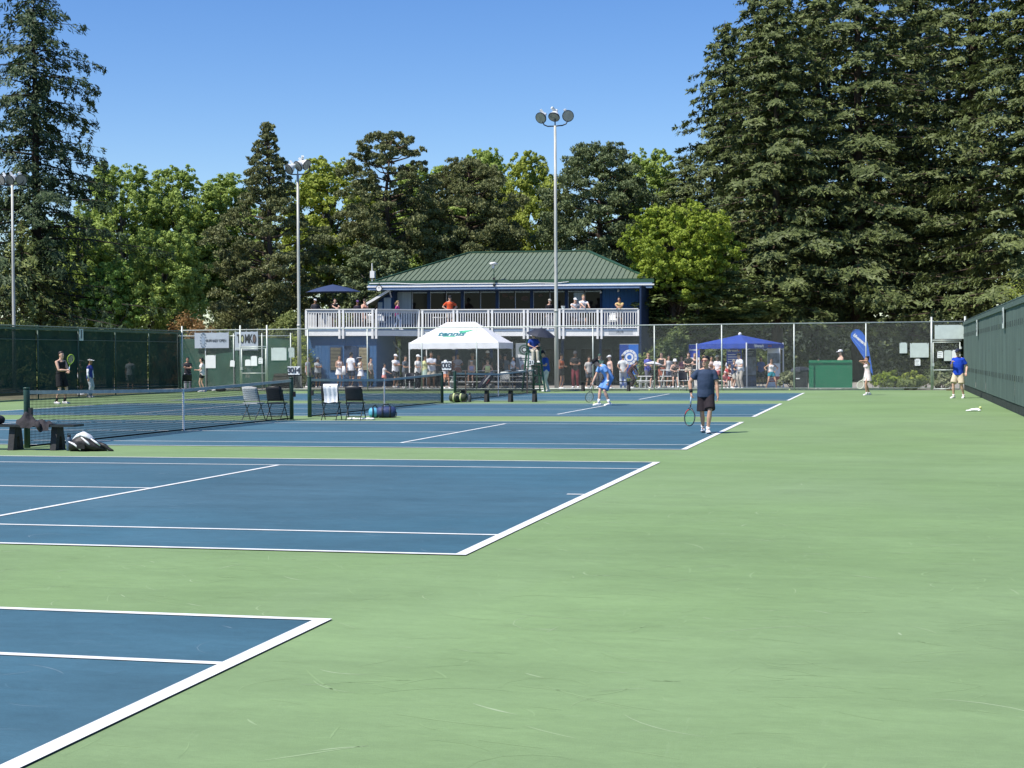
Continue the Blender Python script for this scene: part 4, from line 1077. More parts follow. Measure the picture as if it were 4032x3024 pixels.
bleacher(XY(2505, BLY), XY(2575, BLY), BLY, 'short white bleacher left of the fence post under the laurel', rows=((0.0, 0.40), (0.45, 0.62)))
bleacher(XY(2590, BLY), XY(2730, BLY), BLY, 'white bleacher behind the striding man', rows=((0.0, 0.40), (0.9, 0.92)))
bleacher(XY(2830, BLY), XY(2912, BLY), BLY, 'low white bench in front of the blue tent', rows=((0.0, 0.40),))

# ================================================================ tents
M_TENTW = mat('tent_white', (0.80, 0.80, 0.81), 0.8, 0.03, 1.2, bump=0.012, bscale=1.8)
M_TENTB = mat('tent_blue', srgb(48, 84, 186, 0.6), 0.75, 0.12, 1.5, bump=0.01, bscale=2)
def tent(loc, rz, w, d, zleg, zval, zpeak, ridge, m, label, leg_m):
    t = empty('canopy_tent', loc, rz, label=label, cat='tent')
    for sx in (-1, 1):
        for sy in (-1, 1):
            MB().box(sx*w/2-0.025, sx*w/2+0.025, sy*d/2-0.025, sy*d/2+0.025, 0, zval+0.05).build('leg', leg_m, t)
            MB().box(sx*w/2-0.08, sx*w/2+0.08, sy*d/2-0.08, sy*d/2+0.08, 0, 0.012).build('foot_plate', leg_m, t)
    # canopy: concave rise from the eave to a short ridge
    N, K = 40, 8; vs = []; fs = []
    per = []
    for i in range(N):
        a = 4*i/N; s = int(a); f = a-s
        c = [(-1, -1), (1, -1), (1, 1), (-1, 1)]; p, q = c[s % 4], c[(s+1) % 4]
        per.append(((p[0]+(q[0]-p[0])*f)*w/2, (p[1]+(q[1]-p[1])*f)*d/2))
    for k in range(K+1):
        s = k/K; zz = zval+(zpeak-zval)*s
        for (x, y) in per:
            rx = max(-ridge/2, min(ridge/2, x*ridge/w*1.0)) if ridge else 0
            vs.append((rx+(x-rx)*(1-s)*1.012, y*(1-s)*1.012, zz))
    for k in range(K):
        for i in range(N): fs.append((k*N+i, k*N+(i+1) % N, (k+1)*N+(i+1) % N, (k+1)*N+i))
    fs.append(tuple(K*N+i for i in range(N)))
    MB().add(vs, fs).build('canopy', m, t, smooth=False)
    vz = zval-zleg
    for s, (p, q) in enumerate((((-1, -1), (1, -1)), ((1, -1), (1, 1)), ((1, 1), (-1, 1)), ((-1, 1), (-1, -1)))):
        a = Vector((p[0]*w/2*1.015, p[1]*d/2*1.015, 0)); b = Vector((q[0]*w/2*1.015, q[1]*d/2*1.015, 0)); nn = (b-a).normalized().cross(Vector((0, 0, 1)))
        vs = []; fs = []
        for i in range(17):
            pt = a+(b-a)*i/16; wv = 0.012*math.sin(i*2.1+s)
            vs += [pt+Vector((0, 0, zval+0.004)), pt+nn*wv+Vector((0, 0, zleg+0.012*math.sin(i*1.7)))]
        for i in range(16): fs.append((2*i, 2*i+1, 2*i+3, 2*i+2))
        MB().add(vs, fs).build('valance', m, t)
    for sy in (-1, 1):
        for k in range(4):
            xa_, xb_ = -w/2+w*k/4, -w/2+w*(k+1)/4
            MB().bar((xa_, sy*d/2, zval-(0.05 if k % 2 else 0.32)), (xb_, sy*d/2, zval-(0.32 if k % 2 else 0.05)), 0.02, 0.03).build('scissor_bar', leg_m, t)
    return t
TY0 = 62.6; tw_ = XY(1962, TY0)-XY(1612, TY0); td = 3.0
ta = ZY(1800, 1373, TY0); tb = ZY(1800, 1350, TY0); tp = ZY(1815, 1268, TY0+1.5)
tx = (XY(1962, TY0)+XY(1612, TY0))/2
wt = tent((tx, TY0+td/2, 0), 0.0, tw_, td, ta, tb, tp, 1.5, M_TENTW, 'white canopy tent with a green and blue tennis logo', M_TRIM)
# logo on the front slope
sl = math.atan2(tp-tb, td/2)
up_ = Vector((0, math.cos(sl), math.sin(sl))); nf = Vector((0, -math.sin(sl), math.cos(sl)))
def slope_pt(u, v):
    d = ray(u, v); o_ = Vector((tx, TY0, tb)); t_ = nf.dot(o_-CAM)/nf.dot(d); p = CAM+d*t_; return p-Vector((tx, TY0+td/2, 0))
M_TEAL = mat('logo_teal', (0.01, 0.15, 0.19), 0.7); M_LGRN = mat('logo_green', (0.08, 0.46, 0.26), 0.7)
off = nf*0.022
text('tennis', 0.56, slope_pt(1777, 1316)+off, M_TEAL, wt, rot=(sl, 0, 0), shear=0.25, bold=0.016, xs=1.05)
text('B U R N A B Y', 0.12, slope_pt(1775, 1304.5)+off, M_PAPER2, wt, rot=(sl, 0, 0), xs=1.3)
MB().add([slope_pt(u, v)+off for u, v in ((1806, 1304), (1868, 1299.5), (1840, 1308), (1819, 1315), (1812, 1314))], [(0, 1, 2, 3, 4)][::1]).build('logo_swoosh', M_LGRN, wt)
MB().add([slope_pt(u, v)+off*0.8 for u, v in ((1737, 1327), (1752, 1324.5), (1800, 1322.5), (1790, 1327.2))], [(0, 3, 2, 1)]).build('logo_underline', M_LGRN, wt)
# blue tent, seen corner on
BTY = 64.2
bx_ = XY(2922, BTY); tz0 = ZY(2922, 1372, BTY-2.1); tz1 = ZY(2922, 1353, BTY-2.1)
bt = tent((bx_-0.1, BTY, 0), R(45)+heading(0)-math.pi, 3.0, 3.0, tz0, tz1, ZY(2925, 1318, BTY), 0.0, M_TENTB, 'royal blue canopy tent beside the laurel', M_TRIM)
M_RED = mat('logo_red', (0.45, 0.06, 0.08), 0.7)
for (rz, x, y, b) in ((0, 0, -1.545, 'blvemark'), (math.pi/2, 1.545, 0, 'blvemark')):
    text(b, 0.20, (x-0.55 if rz == 0 else x, y if rz == 0 else y-0.75, (tz0+tz1)/2), M_TRIM, bt, rot=(math.pi/2, 0, rz), bold=0.008)
    for k in range(2): MB().sphere((0.25+k*0.16, -1.55, (tz0+tz1)/2), 0.05, 8, 5, (1, 0.2, 1)).build('logo_heart', M_RED, bt)
MB().sphere((0, 0, ZY(2925, 1318, BTY)+0.03), 0.09, 10, 6).build('peak_knob', M_TRIM, bt)
def rollup(u0, u1, v0, Y, label, col, rz=0.0, lean=0.0, vb=None):
    x0, x1 = XY(u0, Y), XY(u1, Y); H = ZY((u0+u1)/2, v0, Y); w = x1-x0
    r = empty('roll_up_banner', ((x0+x1)/2, Y, 0), rz, label=label, cat='banner')
    MB().box(-w/2, w/2, -0.004, 0.004, 0.08, H).build('print_sheet', col, r)
    MB().box(-w/2-0.02, w/2+0.02, -0.09, 0.09, 0, 0.08).build('base', M_GALV, r)
    MB().box(-w/2, w/2, -0.012, 0.012, H, H+0.025).build('top_bar', M_GALV, r)
    MB().tube([(0, 0.03, 0.05), (0, 0.03, H)], 0.012, 6).build('support_pole', M_GALV, r)
    return r, w, H
def panel(r, x0, x1, z0, z1, m, name='print_panel', y=-0.007): return MB().box(x0, x1, y-0.002, y, z0, z1).build(name, m, r)
M_RB = mat('banner_blue', srgb(38, 110, 200, 0.85), 0.6, 0.05, 2); M_RB2 = mat('banner_royal', srgb(44, 74, 180, 0.85), 0.6, 0.05, 2)
M_PHOTO = mat('banner_photo_grey', (0.16, 0.18, 0.20), 0.6, 0.7, 3.5); M_DKB = mat('banner_dark', (0.03, 0.045, 0.07), 0.6, 0.3, 3)
r1, w, H = rollup(2440, 2514, 1356, 66.5, 'bright blue roll up banner with a round white emblem', M_RB)
panel(r1, -w/2+0.005, -w*0.02, 0.09, H-0.002, mat('banner_deep_blue', srgb(20, 66, 150, 0.8), 0.6), y=-0.0045)
for rr, mm, y in ((0.40, M_TRIM, -0.010), (0.27, M_RB, -0.014), (0.22, M_TRIM, -0.018), (0.12, M_RB, -0.022)):
    MB().disc((0.02, y, H*0.70), w*rr, (0, -1, 0), 0.003, 28).build('emblem_ring', mm, r1)
for k in range(12):
    a = k/12*2*math.pi; MB().bar((0.02+math.cos(a)*w*0.31, -0.020, H*0.70+math.sin(a)*w*0.31), (0.02+math.cos(a)*w*0.37, -0.020, H*0.70+math.sin(a)*w*0.37), 0.004, 0.03).build('emblem_letter', M_RB, r1)
text('MENT', 0.16, (w*0.28, -0.012, H*0.27), M_TRIM, r1)
r2, w, H = rollup(2031, 2093, 1353, 66.0, 'grey and white roll up banner with a round dark emblem', mat('banner_grey', (0.22, 0.25, 0.27), 0.7, 0.1, 2))
MB().add([(-w*0.38, -0.009, H*0.76), (w*0.5, -0.009, H*0.72), (w*0.5, -0.009, 0.5), (w*0.1, -0.009, H*0.25), (-w*0.1, -0.009, H*0.30)], [(0, 4, 3, 2, 1)]).build('white_wedge', M_TRIM, r2)
for rr, mm, y in ((0.36, M_FPOST, -0.012), (0.25, MATS['banner_grey'], -0.016), (0.19, M_BLACK, -0.020), (0.11, M_PAPER2, -0.024)): MB().disc((0.05, y, H*0.86), w*rr, (0, -1, 0), 0.003, 24, ry=w*rr*0.9).build('emblem_ring', mm, r2)
for k in range(2): panel(r2, -w*0.28+0.04*k, w*0.42-0.1*k, H*0.655-k*0.09, H*0.675-k*0.09, M_INK, 'text_line', -0.012)
MB().disc((0.0, -0.014, H*0.47), 0.14, (0, -1, 0), 0.003, 18).build('pink_spot', mat('spot_pink', (0.62, 0.36, 0.30), 0.8), r2)
for (u0, u1, v0, Y, lab) in ((2712, 2756, 1357, 65.6, 'blue roll up banner at the left leg of the blue tent'), (2861, 2921, 1360, 63.4, 'royal blue roll up banner with white text lines at the front tent leg')):
    r3, w, H = rollup(u0, u1, v0, Y, lab, M_RB2)
    text('blvemark', w*0.20, (-w*0.06, -0.012, H*0.88), M_TRIM, r3, bold=0.008)
    MB().sphere((w*0.30, -0.010, H*0.88), 0.04, 8, 5, (1, 0.2, 1)).build('logo_heart', M_RED, r3)
    panel(r3, -w/2+0.01, w/2-0.01, 0.09, H*(0.52 if u0 > 2800 else 0.70), M_TRIM, 'white_foot')
    if u0 > 2800:
        for k in range(5): panel(r3, -w*0.42, w*(0.10+0.05*(k*3 % 4)), H*(0.775-k*0.055), H*(0.795-k*0.055), M_TRIM, 'text_line')
r4, w, H = rollup(2925, 2978, 1375, 64.0, 'dark roll up banner with grey photograph under the blue tent', M_DKB)
panel(r4, -w*0.46, w*0.46, H*0.34, H*0.80, M_PHOTO)
for k in range(3): panel(r4, -w*0.3, w*(0.3-0.06*k), H*(0.93-0.04*k), H*(0.94-0.04*k), M_PAPER2, 'text_line')
panel(r4, -w*0.48, w*0.48, 0.09, H*0.30, mat('banner_denim', (0.03, 0.06, 0.14), 0.7, 0.5, 6))
r5, w, H = rollup(3022, 3072, 1372, 64.3, 'white roll up banner with red block behind the woman in teal shorts', M_TRIM)
panel(r5, -w*0.46, w*0.46, H*0.62, H*0.88, M_PHOTO); panel(r5, -w*0.48, w*0.48, H*0.15, H*0.29, mat('banner_red', (0.36, 0.045, 0.05), 0.7, 0.1, 2))
for k in range(3): panel(r5, -w*0.36, w*0.02, H*(0.18+0.035*k), H*(0.19+0.035*k), M_TRIM, 'text_line', -0.012)
for k in range(4): panel(r5, -w*0.3, w*0.3, H*(0.55-0.05*k), H*(0.555-0.05*k), M_PAPER2, 'text_line')
# feather flag leaning
fl0, fl1 = atY(3433, 1545, 62.0), None
ff = empty('feather_flag', (XY(3436, 62), 62.0, 0), label='blue feather flag with white lettering leaning behind the far fence', cat='flag')
def fpt(u, v): p = atY(u, v, 62.0); return Vector((p.x-ff.location.x, 0, p.z))
outl = [(3431, 1470), (3421, 1440), (3398, 1405), (3377, 1372), (3358, 1345), (3350, 1330), (3350, 1315), (3358, 1304), (3370, 1297), (3381, 1298), (3394, 1308), (3404, 1322), (3414, 1345), (3420, 1370), (3424, 1395), (3428, 1420), (3436, 1468)]
MB().prism([fpt(u, v) for u, v in outl], (0, 0.012, 0)).build('flag_cloth', mat('flag_blue', srgb(56, 112, 210, 0.8), 0.7, 0.08, 2), ff)
MB().tube([fpt(3437, 1530)]+[fpt(u, v)+Vector((0, -0.01, 0)) for u, v in ((3436, 1468), (3428, 1420), (3424, 1395), (3420, 1370), (3414, 1345), (3404, 1322), (3394, 1308), (3381, 1298), (3370, 1297), (3358, 1304))], 0.012, 6).build('flag_pole', M_RB, ff, smooth=True)
MB().tube([fpt(3356, 1328)+Vector((0, -0.006, 0)), fpt(3400, 1380)+Vector((0, -0.006, 0))], 0.010, 4).build('light_stripe', mat('stripe_pale_blue', srgb(140, 180, 240, 0.8), 0.7), ff)
p_ = fpt(3386, 1338); text('blvemark', 0.20, (p_.x, -0.010, p_.z), M_TRIM, ff, rot=(math.pi/2, R(41), 0), bold=0.010)
MB().box(-0.25, 0.25, -0.25, 0.25, 0, 0.03).build('base_plate', M_DKM, ff)

# ================================================================ umpire chair, umbrellas
uy = 56.6; ux = XY(2100, uy)
uc = empty('umpire_chair', (ux, uy, 0), heading(12)-math.pi, label='tall green umpire chair by the farthest net', cat='umpire chair')
M_UG = mat('chair_green', (0.03, 0.09, 0.06), 0.5, 0.2, 6)
SZ = 1.78
for s in (-1, 1):
    MB().bar((s*0.42, -0.52, 0), (s*0.27, -0.22, SZ), 0.06, 0.06).build('leg', M_UG, uc); MB().bar((s*0.42, 0.50, 0), (s*0.27, 0.22, SZ), 0.06, 0.06).build('leg', M_UG, uc)
    MB().bar((s*0.29, -0.25, SZ+0.24), (s*0.29, 0.24, SZ+0.24), 0.06, 0.035).build('arm_rest', M_UG, uc); MB().bar((s*0.29, -0.22, SZ), (s*0.29, -0.22, SZ+0.23), 0.04, 0.04).build('arm_post', M_UG, uc)
for z in (0.35, 0.75, 1.15): 
    k = 0.42-0.15*z/SZ; MB().bar((-k, -0.52+0.30*z/SZ, z), (k, -0.52+0.30*z/SZ, z), 0.08, 0.035).build('step', M_UG, uc); MB().bar((-k, 0.50-0.28*z/SZ, z), (k, 0.50-0.28*z/SZ, z), 0.04, 0.04).build('brace', M_UG, uc)
MB().box(-0.30, 0.30, -0.26, 0.24, SZ, SZ+0.04).build('seat', M_UG, uc)
MB().box(-0.28, 0.28, 0.20, 0.24, SZ+0.05, SZ+0.62).build('backrest', M_UG, uc)
MB().box(-0.30, 0.30, -0.62, -0.40, 1.28, 1.31).build('foot_board', M_UG, uc)
def umbrella(loc, r, rise, m, label, pole, tilt=(0, 0, 0), n=8, ry=None, drop=0.0):
    u = empty('umbrella', loc, label=label, cat='umbrella')
    u.rotation_euler = tilt
    vs = [(0, 0, 0)]; fs = []; K = 5; N = n*4
    for k in range(1, K+1):
        s = k/K
        for i in range(N):
            a = 2*math.pi*i/N+math.pi/n; sc = 1-0.055*abs(math.sin(a*n/2-math.pi/2+math.pi/2*1))**1.0*s
            vs.append((math.cos(a)*r*s*sc, math.sin(a)*(ry or r)*s*sc, -rise*(0.75*s+0.25*s*s*s)))
    for i in range(N): fs.append((0, 1+i, 1+(i+1) % N))
    for k in range(1, K):
        for i in range(N):
            a, b = 1+(k-1)*N+i, 1+(k-1)*N+(i+1) % N; fs.append((a, a+N, b+N, b))
    MB().add(vs, fs).build('canopy', m, u)
    for i in range(n):
        a = 2*math.pi*(i+0.5)/n; MB().tube([(0, 0, -0.03), (math.cos(a)*r*0.55, math.sin(a)*(ry or r)*0.55, -rise*0.48-0.01), (math.cos(a)*r*0.97, math.sin(a)*(ry or r)*0.97, -rise-0.005)], 0.006, 5).build('rib', M_DKM, u)
    MB().tube([(0, 0, 0.06), (0, 0, -pole)], 0.018, 8).build('pole', M_DKM, u)
    return u
p_ = atY(2133, 1290, uy+0.15)
umbrella(p_, 0.68, 0.34, mat('umbrella_black', (0.025, 0.03, 0.045), 0.6), 'black umbrella over the chair umpire', 1.05, tilt=(R(8), R(10), 0))
dx = XY(1313, 71.2); du = ZY(1313, 1120, 71.2)
um = umbrella((dx, 71.2, du), 1.68, 0.44, mat('umbrella_navy', srgb(66, 86, 130, 0.55), 0.7, 0.08, 2), 'large navy parasol on the left end of the balcony', du-deck_z(dx), n=8, ry=1.2)
MB().box(-0.25, 0.25, -0.25, 0.25, -(du-deck_z(dx)), -(du-deck_z(dx))+0.06).build('base', M_DKM, um)
p_ = atY(2573, 1422, 62.2)
umbrella(p_, 0.46, 0.16, mat('umbrella_white', (0.68, 0.68, 0.70), 0.8), 'small pale parasol held among the spectators left of the striding man', 0.6, tilt=(R(-6), R(4), 0))

# ================================================================ odds and ends
gbp = atY(3267, 1472, FY1+1.1)
gb = empty('green_board', (XY(3270, FY1+0.9), FY1+0.9, 0), label='bright green screen board behind the far fence', cat='board')
w = XY(3355, FY1+0.9)-XY(3184, FY1+0.9); h0, h1 = ZY(3270, 1528, FY1+0.9), ZY(3270, 1418, FY1+0.9)
MB().box(-w/2, w/2, 0, 0.03, h0, h1).build('board_face', mat('board_green', srgb(22, 120, 84, 0.85), 0.7, 0.06, 2), gb)
for x in (-w/2, w/2-0.05): MB().box(x, x+0.05, 0.031, 0.08, 0, h1).build('upright', M_GALV, gb)
tr = empty('litter_bin', (XY(3152, FY1+1.2), FY1+1.2, 0), label='square black litter bin left of the green board', cat='bin')
MB().prism([(-0.32, -0.3, 0), (0.32, -0.3, 0), (0.32, 0.3, 0), (-0.32, 0.3, 0)], (0, 0, 0.82)).build('body', mat('bin_black', (0.02, 0.022, 0.025), 0.5, 0.2, 6), tr)
MB().loft([((0, 0, 0.822), (0.46, 0, 0), (0, 0.44, 0)), ((0, 0, 0.90), (0.46, 0, 0), (0, 0.44, 0)), ((0, 0, 1.02), (0.34, 0, 0), (0, 0.32, 0)), ((0, 0, 1.06), (0.15, 0, 0), (0, 0.15, 0))], 4).build('lid', M_DKM, tr)
MB().box(-0.2, -0.02, -0.306, -0.301, 0.5, 0.54).build('label_strip', M_PAPER, tr)
wb = gp(1128, 1532)
mbx = empty('timber_ramp', (XY(1135, FY1+0.9), FY1+0.9, 0), label='dark sloping timber box behind the fence by the lamp post', cat='box')
MB().prism([(-1.0, 0, 0), (0.55, 0, 0), (0.20, 0, 0.85), (-0.75, 0, 0.85)], (0, 0.7, 0)).build('body', mat('timber_dark', (0.05, 0.045, 0.035), 0.8, 0.3, 5), mbx)
for k in range(4): MB().bar((-0.98+k*0.06, -0.012, 0.1+k*0.21), (0.48-k*0.09, -0.012, 0.1+k*0.21), 0.02, 0.03).build('batten', mat('timber_batten', (0.03, 0.028, 0.022), 0.8), mbx)
pole = empty('drag_brush', (XY(3740, FY1-0.35), FY1-0.35, 0), label='court brush with a long dark handle leaning at the right gate', cat='brush')
MB().tube([(0, -0.3, 0.03), (0.45, 0.25, 1.45)], 0.014, 6).build('handle', M_DKM, pole); MB().box(-0.16, 0.16, -0.36, -0.26, 0, 0.06).build('brush_head', mat('brush_brown', (0.10, 0.06, 0.03), 0.9), pole)
def ball(p, label, r=0.036):
    b = MB().sphere((0, 0, r), r, 14, 8).build('tennis_ball', mat('ball_felt', (0.55, 0.60, 0.26), 0.95, 0.08, 60, bump=0.002, bscale=200), smooth=True)
    b.location = p; tag(b, label, 'tennis ball', 'tennis balls'); 
    return b
q = gp(3860, 1612); ball(q, 'yellow tennis ball lying beside the white cloth near the right wall', 0.045)
q = gp(2340, 1594); ball(q, 'yellow tennis ball under the racket of the bent over player', 0.042)
q = gp(2557, 1539); ball(q, 'pale tennis ball at the foot of the far fence left of the striding man', 0.036)
q = gp(3109, 1538); ball(q, 'pale tennis ball at the foot of the far fence near the litter bin', 0.036)
wc = empty('white_cloth', tuple(gp(3832, 1620)), label='crumpled white cloth on the green court near the right wall', cat='cloth')
lump = MB()
for k, (x, y, r, s) in enumerate(((-0.12, 0, 0.06, (1.4, 1, 0.4)), (0.0, 0.02, 0.07, (1.5, 1.1, 0.6)), (0.10, 0.0, 0.06, (1.5, 1, 0.8)), (0.16, -0.03, 0.05, (1, 1, 0.6)))): lump.sphere((x, y, r*s[2]), r, 10, 6, s)
lump.build('folds', MATS['towel_white'], wc, smooth=True)
for k, (u, v) in enumerate(((3203, 1537), (3240, 1538), (3250, 1536.5))):
    pass
# balcony furniture
def deck_chair(u, Y, label, rz, m):
    x = XY(u, Y); c = folding_chair((x, Y, deck_z(x)), rz, label, white=True, tube=M_TRIM, group='white balcony chairs'); return c
deck_chair(1500, 71.0, 'white chair on the balcony left of the woman in magenta', FACE(30), None)
deck_chair(2412, 71.6, 'white chair on the balcony beside the man in the yellow shirt', FACE(-20), None)
deck_chair(1465, 71.3, 'white chair on the balcony behind the wing railing', FACE(150), None)
x = XY(1735, 72.0); tb_ = empty('balcony_table', (x, 72.0, deck_z(x)), label='pale round table on the balcony near the man in orange', cat='table')
MB().disc((0, 0, 0.70), 0.45, (0, 0, 1), 0.03, 20).build('table_top', M_TRIM, tb_); MB().tube([(0, 0, 0.03), (0, 0, 0.70)], 0.04, 8).build('pedestal', M_TRIM, tb_); MB().disc((0, 0, 0), 0.25, (0, 0, 1), 0.03, 16).build('base', M_TRIM, tb_)
x = XY(2219, 70.65); ps = empty('pitcher', (x, 70.62, ZR+0.023-BK*(x-BX0)), label='small clear plastic tub standing on the balcony rail', cat='tub')
MB().tube([(0, 0, 0), (0, 0, 0.10), (0, 0, 0.13)], [0.075, 0.10, 0.11], 12).build('tub', M_PAPER2, ps); MB().tube([(0, 0, 0.131), (0, 0, 0.15)], 0.115, 12).build('lid', M_PAPER, ps)
# ================================================================ people
PENDING = []          # (object, voxel, smooth iterations, extra mesh)
SK = dict(mid=(0.55, 0.32, 0.22), light=(0.60, 0.37, 0.27), tan=(0.46, 0.26, 0.17), brown=(0.28, 0.15, 0.09), dark=(0.13, 0.07, 0.045), pale=(0.66, 0.45, 0.36))
def skin_mat(c): return mat('skin_%d' % int(c[0]*1000), c, 0.55, 0.08, 12, spec=0.35)
HAIRC = dict(black=(0.012, 0.010, 0.010), brown=(0.045, 0.026, 0.016), dbrown=(0.022, 0.014, 0.010), blond=(0.30, 0.20, 0.09), grey=(0.20, 0.19, 0.18))
def ik(a, b, l1, l2, pole):
    a, b = Vector(a), Vector(b); d = b-a; L = d.length
    if L > (l1+l2)*0.998: b = a+d.normalized()*(l1+l2)*0.998; d = b-a; L = d.length
    L = max(L, abs(l1-l2)+0.01)
    dn = d.normalized(); x = (l1*l1-l2*l2+L*L)/(2*L); h = math.sqrt(max(l1*l1-x*x, 0))
    p = Vector(pole); p = p-dn*p.dot(dn)
    if p.length < 1e-4: p = Vector((0, 1, 0))-dn*dn.y
    p.normalize()
    return a+dn*x+p*h, b
def limb(mb, pts, prof, n=10, flat=1.0, ax=None):
    """prof: list of (segment position 0..len-1, radius)"""
    rings = []
    for t, r in prof:
        i = min(int(t), len(pts)-2); f = t-i
        c = pts[i].lerp(pts[i+1], f)
        d0 = (pts[i+1]-pts[i]).normalized()
        d = d0
        if 0 < t < len(pts)-1 and abs(t-round(t)) < 0.12:
            k = int(round(t)); 
            if 0 < k < len(pts)-1: d = ((pts[k]-pts[k-1]).normalized()+(pts[k+1]-pts[k]).normalized()).normalized()
        s = d.cross(ax or Vector((0, 1, 0)))
        if s.length < 0.15: s = d.cross(Vector((1, 0, 0)))
        s.normalize()
        rings.append((c, s*r, d.cross(s)*r*flat))
    mb.loft(rings, n)
POSES = {
 'stand':  dict(hands=((-.25, .06, .82), (.25, .06, .82))),
 'relax':  dict(hands=((-.26, .02, .82), (.23, .14, .90)), feet=((-.10, .02), (.12, -.06))),
 'crossed': dict(hands=((.10, .23, 1.20), (-.10, .25, 1.17)), pole=((-1, .1, -.6), (1, .1, -.6))),
 'hips':   dict(hands=((-.17, .06, 1.03), (.17, .06, 1.03)), pole=((-1, -.4, 0), (1, -.4, 0))),
 'hold':   dict(hands=((-.05, .27, 1.10), (.06, .28, 1.12)), pole=((-.6, -.2, -1), (.6, -.2, -1))),
 'phone':  dict(hands=((-.24, .05, .85), (.06, .26, 1.24)), pole=((-.4, -.5, -1), (.6, -.2, -1))),
 'behind': dict(hands=((-.12, -.12, .93), (.12, -.12, .93)), pole=((-1, -.5, 0), (1, -.5, 0))),
 'walk':   dict(hands=((-.25, .20, .90), (.25, -.12, .84)), feet=((-.09, -.22), (.09, .24)), pz=.90),
 'rail':   dict(hands=((.02, .46, 1.13), (-.02, .48, 1.13)), lean=24, py=-.08, pole=((-1, .2, .1), (1, .2, .1))),
 'rail_low': dict(hands=((-.14, .50, 1.12), (.14, .50, 1.12)), lean=30, py=-.10, pole=((-1, .3, .2), (1, .3, .2))),
 'stride': dict(hands=((-.24, .0, .98), (.24, .0, .98)), feet=((-.26, .05), (.26, -.05)), pz=.88, pole=((-1, -.4, 0), (1, -.4, 0))),
 'reach':  dict(hands=((-.10, .42, 1.05), (.10, .42, 1.05))),
 'wide':   dict(hands=((-.22, .05, 1.0), (.22, .05, 1.0)), feet=((-.28, 0), (.28, 0)), pz=.86, pole=((-1, -.6, 0), (1, -.6, 0))),
 'sit':    dict(sit=True, hands=((-.12, .30, .17), (.12, .30, .17)), lean=8),
 'sit_fwd': dict(sit=True, hands=((-.03, .38, .22), (.03, .38, .22)), lean=26, pole=((-1, 0, -.3), (1, 0, -.3))),
 'sit_face': dict(sit=True, hands=((-.10, .32, .17), (.10, .16, .66)), lean=14),
 'sit_arms': dict(sit=True, hands=((-.05, .27, .28), (.05, .28, .28)), lean=6, pole=((-1, 0, -.4), (1, 0, -.4))),
 'squat':  dict(sit=True, hands=((-.05, .42, .10), (.10, .40, .12)), lean=35),
}
